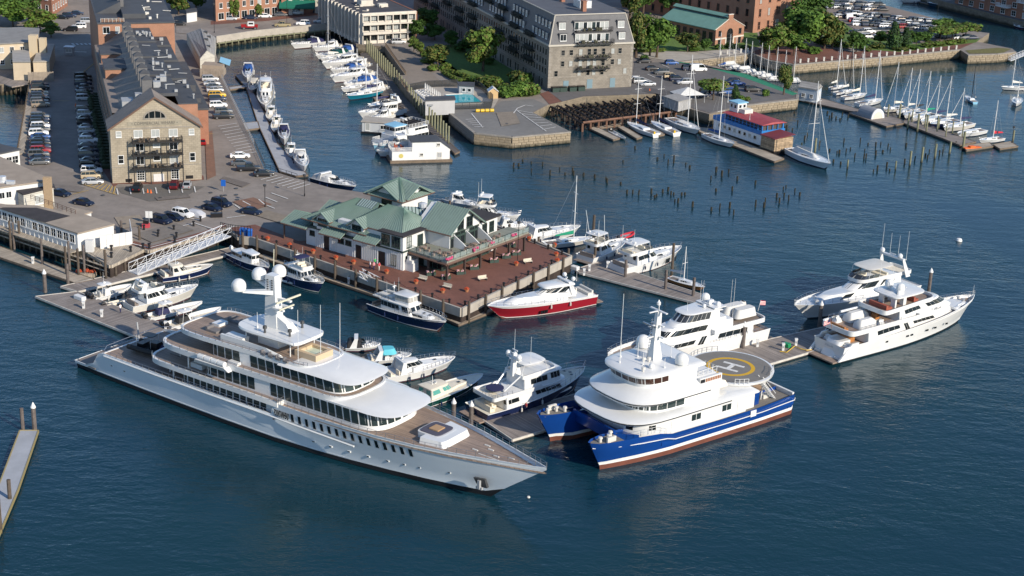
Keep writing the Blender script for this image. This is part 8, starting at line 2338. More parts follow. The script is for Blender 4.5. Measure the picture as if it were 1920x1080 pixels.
def tree(px,label,h,r,kind='round',mi=1,v=0,group=None,z=WZ,name='tree',low=.2):
 p = px if isinstance(px,Vector) else G(*px,z)
 t = thing(name,label,'tree' if name != 'shrub' else 'shrub',p,rnd.uniform(0,6.28),group)
 c = link('crown',crown(kind,v,mi),t)
 if kind == 'shrub':
  c.location.z = h * .4; c.scale = (r,r,h * .75)
 else:
  lo = h * low
  c.location.z = (h + lo) / 2; c.scale = (r,r,(h - lo) / 2 * (1.05 if kind == 'round' else 1.1))
  k = link('trunk',trunk(v),t); k.scale = (h,h,h)
 return t
T_ = [((905,134),'large round green tree alone on the garden lawn',12.5,6.2,'round',2,0),((820,125),'olive garden tree beside the path left of the lawn',6.5,4.4,'round',3,1),((779,78),'wide dark tree at the right corner of the concrete office',7,4.2,'round',0,2),((776,97),'bright bushy tree between the office and the garden path',4.5,2.6,'round',2,3),((788,103),'second bright bush tree on the garden path edge',4,2.4,'round',2,1),((1192,108),'slender olive tree at the right corner of the granite block',14,4.2,'round',3,0),((1231,108),'big green tree between the granite block and brick hall',12.5,6.0,'round',1,2),((1218,105),'multi trunk green tree at the edge of the park lawn',10,4.8,'round',1,3),((1289,98),'olive spreading tree in front of the brick hall flank',6.2,4.6,'round',3,2),((1321,96),'small dark tree by the brick hall corner',4,2.6,'round',0,1),((1180,40),'dark tree behind the granite block top corner',14,5,'round',3,1),((1258,30),'tall dark tree behind the brick hall',12,5,'round',0,3),((1205,30),'background tree left of the brick hall roof',13,6,'round',0,2),((1455,104),'light green tree in front of the brick tenement',9,6.2,'round',2,0),((1432,95),'reddish olive tree at the tenement foot',6,3.4,'round',3,3),((1500,96),'very large dark green tree in the harbour park',14,8.0,'round',1,1),((1545,92),'olive dark park tree right of the largest one',12,6.4,'round',3,2),((1520,60),'dark tree at the tenement right corner',13,7.5,'round',0,0),((1560,92),'rounded park tree beside the far parking',8,5,'round',3,0),((1605,98),'low dark park tree behind the stone posts',6.5,4.6,'round',0,3),((1488,105),'medium park tree left of the brick plaza',7,4.5,'round',1,3),((1674,92),'dark conifer in front of the far parking rows',8.5,3.8,'cone',4,0),((1697,90),'smaller conifer right of the dark conifer',6.5,3.2,'cone',4,1),((1718,84),'low dark shrub tree right of the conifers',4.5,3.4,'round',0,2),((1735,82),'low round shrub tree near the parked minivan',4,3,'round',0,1),((1650,84),'dark bush tree left of the conifer',4.5,3.2,'round',0,0),((1762,79),'flat topped bright tree over the point car park',7,6,'flat',2,0),((1785,76),'second flat topped bright tree at the point',7,6,'flat',2,1),((1810,74),'outermost flat topped bright tree by the channel',7.2,6,'flat',2,2),((1775,68),'flat topped bright tree at the back of the point',7.5,6,'flat',1,0),((1337,188),'spreading bright green tree in the hotel car park',7.2,5.2,'flat',2,1),((1469,178),'thin tree standing on the corner of the granite wall',8.5,2.8,'round',3,2),((1378,186),'small conifer beside the parked cars and ferry',4,1.8,'cone',4,0),((1435,181),'tiny round shrub near the green walkway',2.2,1.2,'shrub',1,0),((25,52),'large dark green tree beside the tan house',9,6.5,'round',1,0),((75,62),'bright locust tree above the barrier booth',7.5,6,'round',2,2),((-12,45),'dark tree cut by the left picture edge',11,5.5,'round',1,1),((12,22),'olive tree against the top left brick block',9,5,'round',3,3),((96,70),'low bright tree crown beside the tan house chimney',5,3.6,'round',2,3),((55,45),'second dark tree behind the tan house roof',8,5,'round',0,2),((368,22),'dark tree behind the white garage',9,5,'round',0,1),((335,28),'olive street tree beside the brick rowhouse',8,4.2,'round',3,0),((325,16),'second olive street tree behind the rowhouse',8,4,'round',3,2),((440,38),'young street tree before the brick block',7,2.0,'round',2,1),((486,33),'small bright street tree by the awning door',4.5,1.8,'round',2,3),((561,26),'round clipped tree before the pale columns, first',7,2.6,'round',1,0),((580,25),'round clipped tree before the pale columns, second',7,2.6,'round',2,1),((601,24),'round clipped tree before the pale columns, third',7.5,2.6,'round',1,2),((622,22),'round clipped tree before the pale columns, fourth',7.5,2.4,'round',1,3),((800,62),'dark shaded tree beside the granite block long side',8,4.5,'round',0,1),((845,88),'dark shaded shrub tree against the granite long side',5,3.4,'round',0,0),((815,75),'low shaded tree under the granite block balconies',5,3.6,'round',0,2),((873,100),'shaded shrub tree midway along the granite side',4.5,3,'round',0,3),((1040,30),'tree behind the granite roof ridge',5,3,'round',3,0)]
for px,lab,h,r,kind,mi,v in T_:
 tree(px,lab,h,r,kind,mi,v)
SH = [((835,131),2.0,2.6,2),((812,133),1.8,2.6,2),((797,118),1.8,3.0,2),((800,106),1.6,2.4,2),((975,178),4.2,4.0,1),((990,180),3.6,3.4,2),((962,180),3.4,3.6,1),((950,182),3.0,3.4,1),((1000,178),2.8,2.6,1),((968,160),4.2,3.6,3),((985,158),3.6,3.0,1),((905,160),2.6,3.2,3),((893,156),2.2,3.0,1),((925,158),2.2,3.4,2),((912,151),1.6,3.0,2),((940,168),1.8,2.6,2),((918,164),1.8,2.4,3),((870,152),1.2,2.0,2),((1205,112),1.6,1.8,0),((1345,92),1.6,2.4,1),((1370,90),1.6,2.6,1),((1300,96),1.6,2.6,1),((1395,92),1.5,2.2,0),((1530,100),2.0,4,1),((1575,88),2.2,4,2),((1600,86),2,3.2,1),((1640,90),2,3.4,3),((1625,95),1.6,3,3),((1755,86),1.6,3.4,2),((1780,83),1.6,3.2,2),((1800,81),1.4,2.8,2),((1735,88),1.5,3,2),((1690,95),1.2,3,3),((1710,92),1.2,3,1),((1390,190),1.6,1.5,1),((1400,190),1.2,1.4,2),((1540,84),3,4,0),((1475,60),4,5,0),((880,108),2.4,3,0),((858,96),2.4,3,0),((895,115),2,2.6,0),((915,120),2,2.6,0)]
_c = {}
for i,(px,h,r,mi) in enumerate(SH):
 lab = ('dark shrub in the shaded strip along the granite block' if mi == 0 and px[0] < 1000 else 'rounded green shrub in the garden beds by the pool' if px[0] < 1010 else 'low green shrub in the harbour park planting')
 _c[lab] = _c.get(lab,-1) + 1
 tree(px,'%s, %s of its bed' % (lab,NUM[_c[lab]]),h,r,'shrub',mi,i % 4,'garden and park shrubs',name='shrub')
 # clipped hedge runs
for pts,lab in ((((832,140),(862,157)),'clipped bright hedge beside the pool hut'),(((842,137),(885,150)),'clipped hedge across the end of the lawn'),(((1180,100),(1250,98)),'low hedge along the park lawn')):
 a,b = G(*pts[0],WZ),G(*pts[1],WZ)
 t = thing('hedge',lab,'hedge',a,ang(a,b)); n = int((b - a).length / 1.3) + 1
 for i in range(n):
  c = link('clump',crown('shrub',i % 4,2),t,(i * 1.3,0,.6)); c.scale = (1.3,1.0,.9)
  # ---------------------------------------------------------------- cars
PAINT = {k: mat('car_paint_' + k,c,.4,metal=m_ * .5,coat=.12,spec=.35) for k,c,m_ in (('black',(.010,.010,.012),0),('navy',(.010,.018,.045),.3),('grey',(.10,.105,.11),.5),('silver',(.40,.41,.42),.6),('white',(.78,.78,.77),0),('red',(.28,.012,.016),0),('blue',(.02,.075,.24),.3),('yellow',(.65,.38,.01),0),('tan',(.42,.34,.22),.2),('maroon',(.10,.012,.018),.2),('bronze',(.25,.20,.15),.5),('olive',(.30,.25,.14),0))}
PROF = {'sedan': (4.7,1.8,.92,[(.55,0),(1.25,.50),(2.75,.50),(3.55,.02)],.50),'hatchback': (4.3,1.76,.95,[(.10,.0),(.55,.52),(2.6,.54),(3.3,.02)],.53),'suv': (4.75,1.9,1.08,[(.06,.0),(.35,.64),(2.9,.66),(3.55,.02)],.65),'van': (5.2,2.0,1.15,[(.03,.0),(.10,.95),(3.9,.95),(4.6,.05)],.95),'pickup': (5.4,1.95,1.1,[(2.0,.0),(2.15,.68),(3.5,.68),(4.1,.02)],.67)}
def car_meshes(kind):
 L,W,H,cab,rh = PROF[kind]
 b,g,wl,li = MB(),MB(),MB(),MB()
 w = W / 2
 secs = [(0,.80,.45,H - .10),(.12,.95,.28,H),(L * .3,1,.22,H),(L * .68,1,.22,H - .02),(L * .9,.96,.25,H - .14),(L - .06,.84,.32,H - .26),(L,.72,.42,H - .38)]
 b.loft([[(x,-w * k,z0),(x,-w * k,z0 + (z1 - z0) * .6),(x,-w * k * .88,z1),(x,w * k * .88,z1),(x,w * k,z0 + (z1 - z0) * .6),(x,w * k,z0)] for x,k,z0,z1 in secs],0)
 if kind == 'pickup':
  b.box(.15,1.95,-w * .78,w * .78,H,H + .01,1)
 (xa,_),(xb,h1),(xc,h2),(xd,_) = cab
 z0 = H - .03
 g.loft([[(xa,-w * .82,z0),(xd,-w * .80,z0),(xd,w * .80,z0),(xa,w * .82,z0)],[(xb,-w * .70,z0 + rh - .03),(xc,-w * .68,z0 + rh - .03),(xc,w * .68,z0 + rh - .03),(xb,w * .70,z0 + rh - .03)]])
 b.loft([[(xb - .06,-w * .73,z0 + rh - .04),(xc + .06,-w * .70,z0 + rh - .04),(xc + .06,w * .70,z0 + rh - .04),(xb - .06,w * .73,z0 + rh - .04)],[(xb + .1,-w * .62,z0 + rh + .05),(xc - .1,-w * .60,z0 + rh + .05),(xc - .1,w * .60,z0 + rh + .05),(xb + .1,w * .62,z0 + rh + .05)]])
 for s in (-1,1):
  for xa_,xb_ in ((xa,xb),(xd,xc)):
   b.tube([(xa_,s * w * .815,z0),(xb_,s * w * .70,z0 + rh)],.05,4)
  for f in ((.45,) if kind in ('sedan','hatchback','pickup') else (.3,.62)):
   x = lerp(xb,xc,f); b.tube([(x,s * w * .825,z0),(x,s * w * .70,z0 + rh)],.045,4)
  if kind == 'van':
   b.add([(xa + .05,s * w * .83,z0),(xb + 2.4,s * w * .83,z0),(xb + 2.4,s * w * .72,z0 + rh),(xb,s * w * .72,z0 + rh)],[(0,1,2,3)])
 for s in (-1,1):
  li.box(L - .22,L - .02,s * w * .62 - .16,s * w * .62 + .16,H - .47,H - .33,0); li.box(-.01,.1,s * w * .68 - .12,s * w * .68 + .12,H - .36,H - .12,1)
 wh = MB(); n = 10
 wh.loft([[(.34 * math.cos(6.283 * k / n),y,.34 * math.sin(6.283 * k / n)) for k in range(n)] for y in (-.11,.11)],0)
 for y in (-.115,.115):
  wh.add([(.2 * math.cos(6.283 * k / n),y,.2 * math.sin(6.283 * k / n)) for k in range(n)],[tuple(range(n))],1)
 return L,W,b,g,li,wh
LAMP = mat('headlamp_glass',(.6,.62,.62),.1)
TAIL = mat('tail_lamp_red',(.25,.01,.01),.3)
WHEELM = mat('wheel_rim',(.35,.35,.36),.35,metal=.7)
CAR = {}
def car(p,th,kind,colr,label,group,z=WZ,far=False):
 """near cars have body, windows, lamps and four wheels as parts; far ones are single meshes"""
 k = (kind,colr,far)
 if k not in CAR:
  L,W,b,g,li,wh = car_meshes(kind)
  wpos = [(L * .18,-W / 2 + .1),(L * .18,W / 2 - .1),(L * .81,-W / 2 + .1),(L * .81,W / 2 - .1)]
  if far:
   m = MB(); m.add(b.v,b.f,0); m.m = list(b.m)
   m.m = [0] * len(b.f); m.add(g.v,g.f,1)
   for x,y in wpos:
    s0 = len(m.v); m.add(wh.v,wh.f,2); m.xf(Matrix.Translation((x,y,.34)),s0)
   m.xf(Matrix.Translation((-L / 2,0,0)))
   CAR[k] = m.mesh('car',[PAINT[colr],GLASS,RUBBER],True)
  else:
   if (kind,'w') not in CAR:
    CAR[(kind,'w')] = wh.mesh('wheel',[RUBBER,WHEELM])
    for q in (g,li):
     q.xf(Matrix.Translation((-L / 2,0,0)))
    CAR[(kind,'g')] = g.mesh('windows',GLASS); CAR[(kind,'l')] = li.mesh('lamps',[LAMP,TAIL])
   b.xf(Matrix.Translation((-L / 2,0,0)))
   CAR[k] = (b.mesh('body',[PAINT[colr],BLACK],True),wpos,L)
 q = Vector((p.x,p.y,z + .03))
 if far:
  o = link('car',CAR[k],None,q,th)
  return tag(o,label,'car' if kind not in ('van','pickup') else kind,group)
 t = thing('car',label,'car' if kind not in ('van','pickup') else kind,q,th,group)
 bm,wpos,L = CAR[k]
 link('body',bm,t); link('windows',CAR[(kind,'g')],t); link('lamps',CAR[(kind,'l')],t)
 for x,y in wpos:
  link('wheel',CAR[(kind,'w')],t,(x - L / 2,y,.34))
 return t
def row(px0,px1,spec,th,where,group,far=False,z=WZ,jit=.25,skip=()):
 """cars evenly spread between two surveyed ends; spec is a string of colour/kind codes, '.' leaves a bay free"""
 a,b = G(*px0,z),G(*px1,z)
 cc = dict(k='black',n='navy',g='grey',s='silver',w='white',r='red',b='blue',y='yellow',t='tan',m='maroon',z='bronze',o='olive')
 kk = dict(s='sedan',h='hatchback',u='suv',v='van',p='pickup')
 items = spec.split()
 n = len(items); c = 0
 for i,it in enumerate(items):
  if it == '.':
   continue
  f = i / max(1,n - 1)
  p = a.lerp(b,f); d = (b - a).normalized()
  p += Vector((math.cos(th),math.sin(th),0)) * rnd.uniform(-jit,jit)
  flip = math.pi if it.isupper() else 0
  it = it.lower()
  car(p,th + flip + rnd.uniform(-.03,.03),kk[it[1]],cc[it[0]],'%s %s, %s %s' % (cc[it[0]],{'suv': 'sport utility car','hatchback': 'hatchback car','sedan': 'saloon car'}.get(kk[it[1]],kk[it[1]]),NUM[c],where),group,z,far)
  c += 1
TW = RD(17.2)
row((75,163),(101,312) if 0 else (74,308),'nu ku . tu nu ku gu zu . . . gu nu ku wu gu wu bs ns ku nu ru gu ns gs',TW,'from the far end of the row on the left seawall','cars parked along the left seawall')
row((156,147),(172,345),'ku ku nu gs ns gu su . . gu su gs ku gs su ns wu gs ns gu ns ku wu tu ss',TW,'from the far end of the row beside the stone warehouse','cars parked beside the stone warehouse')
for (x,y),k_,c_,lab in (((394,152),'suv','silver','silver sport utility car nearest the shed in the canal row'),((397,160),'sedan','silver','silver saloon second from the shed in the canal row'),((401,166),'sedan','grey','grey saloon third from the shed in the canal row'),((403,172),'sedan','silver','silver saloon just above the yellow taxi'),((407,182),'suv','yellow','yellow taxi in the row by the canal wall'),((408,190),'suv','navy','dark blue car just below the yellow taxi'),((409,201),'suv','white','white sport utility car below the yellow taxi'),((419,213),'suv','grey','dark grey car above the black pickup by the canal'),((419,222),'pickup','black','black pickup last in the row by the canal')):
 car(G(x,y,WZ),TW,k_,c_,lab,'cars parked along the canal wall')
for (x,y),a,k_,c_,lab in (((450,296),12,'sedan','white','white hatch saloon alone in the canal side bays'),((452,310),10,'sedan','grey','grey car behind the black pickup near the lamp'),((466,320),12,'pickup','black','big black pickup by the canal corner'),((495,330),14,'sedan','black','black saloon in the white lined bays'),((471,401),-20,'sedan','navy','dark saloon alone near the red brick paving'),((258,357),95,'suv','black','black car parked nose in below the gable, left one'),((327,352),96,'suv','maroon','maroon car parked nose in below the gable'),((351,351),96,'sedan','silver','silver car parked nose in right of the maroon one'),((380,270),100,'hatchback','red','red car partly hidden beside the warehouse corner'),((114,367),-20,'sedan','navy','navy car beside the clapboard annex'),((157,384),-22,'sedan','navy','navy roadster on the open asphalt behind the gravel roof'),((303,418),-28,'suv','navy','dark estate car with green windows, leftmost by the bollards'),((326,412),-28,'sedan','navy','dark blue coupe second from left by the bollards'),((343,406),-28,'suv','white','white sport utility car in the short row by the bollards'),((398,394),-28,'sedan','navy','dark grey blue saloon left of the blue sport utility car'),((416,386),-28,'suv','navy','navy sport utility car behind the black planter'),((337,48),12,'hatchback','black','black hatchback at the mouth of the back street'),((117,36),0,'sedan','black','black car in the shaded side street, nearest'),((130,33),12,'suv','navy','navy car in the shaded side street, second'),((148,53),190,'suv','white','white car turning into the side street'),((132,59),185,'suv','black','black car beside the white turning car'),((164,43),15,'suv','silver','silver car in the shade of the rowhouse'),((144,28),10,'sedan','navy','dark car far back in the side street'),((747,82),15,'suv','silver','silver car in the shade under the office building')):
 car(G(x,y,WZ),RD(a),k_,c_,lab,'cars around the warehouse yard')
p = G(366,405,WZ)
t = thing('covered_car','car under a pale grey dust cover beside the white sport utility car','car',p,RD(-28))
m = MB(); m.loft([outl(plan(-2.3,2.3,.95,.5,.6,.5,.5,6),.06),outl(plan(-2.25,2.25,.92,.5,.6,.5,.5,6),.75),outl(plan(-1.5,1.3,.72,.4,.5,.5,.5,6),1.25),outl(plan(-1.0,.7,.5,.4,.4,.5,.5,6),1.36)]); m.build('dust_cover',mat('grey_dust_cover',(.46,.47,.50),.6,bump=.5,bs=2),t,smooth=True)
for i,(x,y,k_,c_) in enumerate(((431,38,'suv','silver'),(470,36,'sedan','navy'),(497,33,'sedan','white'),(526,30,'sedan','grey'),(556,27,'suv','silver'),(583,24,'suv','navy'),(620,22,'sedan','silver'))):
 car(G(x,y,WZ),RD(10),k_,c_,'%s car, %s from the left along the brick pavement' % (c_,NUM[i]),'cars parked on the back street')
for (x,y,k_,c_,lab) in ((568,47,'suv','white','white car by the timber bulkhead, left of two'),(600,43,'suv','silver','white silver car by the timber bulkhead, right of two'),(630,42,'suv','black','black car in the shade at the bulkhead end'),(530,50,'pickup','olive','tan army style truck on the back street')):
 car(G(x,y,WZ),RD(190),k_,c_,lab,'cars along the timber bulkhead')
t = thing('red_truck','red utility truck with white cab and big wheels on the back street','truck',G(468,55,WZ),RD(10))
m = MB(); m.box(-2.6,2.6,-.9,.9,.7,1.2); m.box(1.6,2.7,-.85,.85,1.2,1.6); m.box(-2.8,-1,-.9,.9,1.2,1.7); m.build('chassis',PAINT['red'],t)
m = MB(); m.box(-.6,1.5,-.85,.85,1.2,2.5); m.build('cab',PAINTW,t); m = MB(); m.box(-.3,1.2,-.87,.87,1.75,2.3); m.build('windows',GLASS,t)
for x in (-1.8,1.8):
 for y in (-.9,.9):
  o = link('wheel',CAR[('suv','w')],t,(x,y,.5)); o.scale = (1.5,1.3,1.5)
HP = RD(14)
for i,(x,y,k_,c_) in enumerate(((1207,118,'sedan','black'),(1259,121,'hatchback','blue'),(1224,132,'sedan','black'),(1240,139,'suv','grey'),(1258,147,'suv','tan'),(1269,152,'suv','navy'),(1283,158,'suv','silver'),(1193,152,'sedan','white'),(1201,156,'suv','silver'),(1214,161,'sedan','silver'),(1292,132,'suv','navy'),(1309,133,'van','white'),(1372,157,'suv','navy'),(1383,160,'sedan','blue'),(1411,172,'suv','black'),(1316,182,'sedan','navy'),(1326,177,'suv','black'),(1345,178,'suv','navy'),(1362,176,'suv','blue'))):
 car(G(x,y,WZ),HP + (0 if i % 3 else math.pi),k_,c_,'%s %s, %s counted from the granite block across the quay car park' % (c_,'car' if k_ != 'van' else 'van',NUM[i]),'cars in the car park by the granite block')
FL = RD(12)
cols = 'kngswgknswgnkszwgn'
kinds = 'usshuusushu'
n = 0
for r_,(a,b,m_) in enumerate((((1545,8),(1648,12),20),((1560,16),(1655,21),16),((1580,26),(1760,45),26),((1575,34),(1752,51),24),((1593,41),(1745,55),20),((1608,48),(1735,56),14),((1600,64),(1670,60),8),((1615,72),(1640,72),3),((1690,68),(1820,74),12))):
 A,B_ = G(*a,WZ),G(*b,WZ)
 for i in range(m_):
  if rnd.random() < .10:
   continue
  c_ = cols[(i * 5 + r_ * 3) % len(cols)]; k_ = kinds[(i * 3 + r_) % len(kinds)]
  c_ = dict(k='black',n='navy',g='grey',s='silver',w='white',z='bronze')[c_]
  k_ = dict(u='suv',s='sedan',h='hatchback')[k_]
  if (r_,i) in ((4,1),(5,9)):
   c_ = 'red'
  if (r_,i) == (3,3):
   k_,c_ = 'van','white'
  p = A.lerp(B_,i / max(1,m_ - 1)) + Vector((rnd.uniform(-.3,.3),rnd.uniform(-.3,.3),0))
  car(p,FL + (math.pi if rnd.random() < .4 else 0),k_,c_,'%s %s, %s car in row %s of the far car park' % (c_,{'suv': 'sport utility'}.get(k_,k_),NUM[min(i,35)],NUM[r_]),'cars in the far car park',far=True)
  # ---------------------------------------------------------------- piles
PM = {}
def pile(px,h,m,label,group,r=.2,cap=False,z=0.0,lean=0.0):
 k = (round(h,1),m.name,r,cap)
 if k not in PM:
  a = MB(); a.lathe([(r,-3),(r * .95,h),(.02,h + .05)],(0,0,0),8)
  c = None
  if cap:
   c = MB(); c.lathe([(r + .05,h),(r + .05,h + .15),(.02,h + r * 2.6)],(0,0,0),10); c = c.mesh('cap',PAINTW)
  PM[k] = (a.mesh('pile',m),c)
 p = px if isinstance(px,Vector) else G(*px,z)
 me,c = PM[k]
 if c:
  t = thing('mooring_pile',label,'pile',(p.x,p.y,0),0,group); link('post',me,t); link('cap',c,t)
  return t
 o = tag(link('pile',me,None,(p.x,p.y,0),rnd.uniform(0,6)),label,'pile',group)
 o.scale.x = o.scale.y = rnd.uniform(.75,1.35) if lean else 1
 o.rotation_euler.x = rnd.uniform(-lean,lean); o.rotation_euler.y = rnd.uniform(-lean,lean)
 return o
STUB = mat('old_pile',(.030,.027,.018),.95,var=.5,vs=1.5)
c7 = '12,235 50,225 80,190 145,205 145,270 230,220 358,255 285,290 398,290 455,270 462,292 536,300 620,315 705,325 713,350 815,360 923,95 1032,120 1090,175 1140,155 1215,170 1170,210 1212,200 832,195 1303,215 1332,240 862,430 905,430 950,440 1045,430 1070,460 1085,450 1130,425 1170,410 1192,440 1213,440 1272,445 1297,440 1220,495 1245,500 1354,530'
c7b = '1530,270 1535,250 1573,300 1624,275 1690,328 1825,360 1492,325 1530,415 1652,410 1495,560 1557,550 1632,540 1662,590 1825,530 1828,505 1890,535 1900,490'
c8 = '115,400 135,385 200,420 237,450 65,460 120,455 155,480 85,500 462,110 518,130 535,128 585,120 618,100 568,50 692,45 725,110 750,65 808,75 808,140 720,165 735,165 845,65 860,120 900,80 917,105 650,158 545,212 790,270 820,255 890,230 912,260 1035,75 1025,205 1100,185 1195,165 1285,140 1310,125 1410,60 275,25 385,70 490,195 1180,150 1210,120'
c8t = '595,225 955,235 1062,205 1150,180 1250,150 1360,115 1460,85 248,95 350,120'
c4 = '222,910 140,940 183,960 125,960 295,1000 198,830 445,830 478,855 510,870 555,850 600,860 273,1030 540,880 460,870'
c4t = '895,850 982,860 1075,890 1045,930 1118,950 1173,930 1185,960 1265,960 1275,940 1330,1000 1380,970 1455,1000 1835,1030'
for s,ox,oy,h,r,m,lab0,g in ((c7,960,250,.9,.2,STUB,'dark broken pile stub standing in open water off the quay car park','old pile stubs off the quay'),(c7b,960,250,1.1,.2,STUB,'dark pile stub in open water right of the middle cluster','old pile stubs in open water'),(c8,1440,250,.95,.2,STUB,'weathered pile stub in the field of piles below the sailing docks','old pile stubs below the sailing docks'),(c4,1440,0,.9,.2,STUB,'dark pile stub in the water beside the boathouse dock','old pile stubs by the boathouse'),(c8t,1440,250,3.4,.24,PILEG,'tall greenish pile in the line below the sailing docks','tall piles below the sailing docks'),(c4t,1440,0,3.8,.22,PILEG,'tall green pile along the right hand sailing dock','tall piles along the sailing dock')):
 for j,q in enumerate(s.split()):
  lab = lab0 if h < 2 else lab0 + ', ' + NUM[j]
  x,y = map(float,q.split(','))
  pile((ox + x / 4,oy + (y + (22 if h < 2 else 40)) / 4),h * rnd.uniform(.6,1.45),m,lab,g,r,lean=.05 if h < 2 else .015)
ml = [(681,96),(731,150),(786,218),(843,276)]
for a,b,n in zip(ml,ml[1:],(13,12,11)):
 for i in range(n):
  pile((lerp(a[0],b[0],i / n) + 3,lerp(a[1],b[1],i / n) + 2),5.0,PILEG,'tall green pile, %s from the far end of the centre marina row' % NUM[i + 13 * (a[0] > 700) + 12 * (a[0] > 760)],'tall piles along the centre marina',.26)
for px,h,lab in (((85,548),3.6,'white capped steel pile at the outer corner of the left dock'),((850,792),3.2,'left one of two white capped piles beside the silver yacht bow'),((883,797),3.2,'right one of two white capped piles beside the silver yacht bow'),((1741,549),4.2,'white capped pile alone behind the tri deck yacht'),((1536,613),4.2,'white capped pile at the bow of the flybridge yacht'),((1392,658),4.6,'white capped pile against the yacht behind the catamaran'),((65,806),3.6,'white capped pile at the end of the lower left pier')):
 pile(px,h,PILES,lab,None,.36,True)
for px,h,lab in (((43,807),3.6,'plain grey pile at the end of the lower left pier'),((19,942),3.4,'dark pile half way along the lower left pier'),((1,1000),5,'dark pile at the bottom left picture edge'),((128,538),4.5,'rusty steel pile where the left walkway meets the dock'),((200,518),4.6,'grey steel pile below the tan deck corner'),((1247,547),4.4,'brown steel pile left of the wooden sloop'),((1299,560),4.2,'brown steel pile at the end of the grey dock'),((1172,524),4,'dark steel pile where the grey dock begins'),((1259,520),7,'tall tan wooden pile before the big flybridge yacht'),((1115,492),4.5,'dark pile behind the promenade corner'),((1112,446),5,'rust pile between the ketch and the sportfishing boat')):
 pile(px,h,PILES if 'steel' in lab or 'grey' in lab else PILEM,lab,None,.3)
 # ---------------------------------------------------------------- promenade edge
PE = [G(*q,WZ) for q in ((449,445),(475,447.5),(865,580.5),(1070.5,482),(960,437),(821,380))]
t = thing('promenade_edge','pale concrete kerb wall and painted dark void round the brick promenade','quay wall',PE[0])
nb = 0
for a,b in zip(PE,PE[1:]):
 d = (b - a).normalized(); n_ = Vector((d.y,-d.x,0)); L = (b - a).length
 m = 1 + int(L / 5.6)
 for i in range(m):
  u,v = a + d * (L * i / m + .02) - PE[0],a + d * (L * (i + 1) / m - .02) - PE[0]
  o = MB(); o.loft([[u + n_ * .3 - Vector((0,0,1.35)),v + n_ * .3 - Vector((0,0,1.35)),v - n_ * .12 - Vector((0,0,1.35)),u - n_ * .12 - Vector((0,0,1.35))],[q + Vector((0,0,.32)) for q in (u + n_ * .3,v + n_ * .3,v - n_ * .12,u - n_ * .12)]])
  o.build('kerb_panel',CONC,t)
 u,v = a - PE[0],b - PE[0]
 o = MB(); o.loft([[u + n_ * .1 - Vector((0,0,4)),v + n_ * .1 - Vector((0,0,4)),v - n_ * .1 - Vector((0,0,4)),u - n_ * .1 - Vector((0,0,4))],[q - Vector((0,0,1.36)) for q in (u + n_ * .1,v + n_ * .1,v - n_ * .1,u - n_ * .1)]]); o.build('painted_void',TIMBD,t)  # dark panel painting in the shaded hollow beneath the kerb
 for i in range(m):
  q = a + d * (L * (i + .3) / m) + n_ * .55
  pile(q,4.0 + rnd.uniform(-.2,.4),PILEM,'brown fender pile, %s along the brick promenade edge from the left' % NUM[len([o for o in COL.objects if o.get('group') == 'fender piles of the promenade'])],'fender piles of the promenade',.26)
 for i in range(int(L / 4.2)):
  q = a + d * (2 + i * 4.2) - n_ * .6
  o = MB(); o.lathe([(.2,0),(.16,.7),(.26,.75),(.26,.95),(.05,1.05)],(0,0,0),8)
  tag(o.build('bollard',BLACK,None,loc=q),'black chain bollard, %s along the promenade edge from the left' % NUM[nb],'bollard','bollards of the promenade')
  nb += 1
  if i:
   e = q - d * 4.2; o = MB(); o.tube([Vector((0,0,.8)),(e - q) * .5 + Vector((0,0,.35)),(e - q) + Vector((0,0,.8))],.035,4); tag(o.build('chain',BLACK,None,loc=q),'sagging black chain, %s between promenade bollards from the left' % NUM[nb],'chain','chains of the promenade')
OR_ = mat('orange_red_flowers',(.36,.055,.018),.9,var=.5,vs=5)
PK = mat('pink_white_flowers',(.45,.26,.28),.9,var=.6,vs=6)
LF = mat('planter_leaves',(.05,.09,.02),.9,var=.4,vs=4)
POT = [MB().lathe([(.3,0),(.42,.5),(.4,.52)],(0,0,0),9).mesh('pot',mat('terracotta',(.35,.15,.07),.8))]
BOX = [MB().box(-.9,.9,-.35,.35,0,.55).mesh('box',GREENT)]
def flower(n,w_,d_,z):
 m = MB()
 for i in range(n):
  x,y = rnd.uniform(-w_,w_),rnd.uniform(-d_,d_); m.lathe([(.02,-.1),(.18,.05),(.14,.22),(.02,.28)],(x,y,z + rnd.uniform(-.05,.2)),5)
 return m
FM = [flower(24,.34,.34,.42).mesh('flowers',[OR_]),flower(26,.85,.3,.6).mesh('flowers',[PK]),flower(20,.8,.3,.5).mesh('leaves',[LF])]
n = 0
for q in ((502,451),(543,463),(587,475),(630,487),(663,495),(725,513),(780,532),(830,549),(875,547),(968,498),(1043,480),(992,451),(1045,492),(1040,463)):
 t = thing('flower_pot','terracotta pot of orange red flowers, %s along the promenade from the left' % NUM[n],'flower pot',G(*q,WZ + .03),0,'flower pots on the promenade'); link('pot',POT[0],t); link('flowers',FM[0],t); n += 1
n = 0
for q in ((808,516),(836,523),(864,514),(889,505),(926,492),(949,484),(958,463),(968,478)):
 t = thing('planter_box','green planter box of pink and white flowers, %s from the restaurant corner' % NUM[n],'planter',G(*q,WZ + .03),RD(20),'planters by the dining room'); link('box',BOX[0],t); link('flowers',FM[1],t); link('leaves',FM[2],t); n += 1
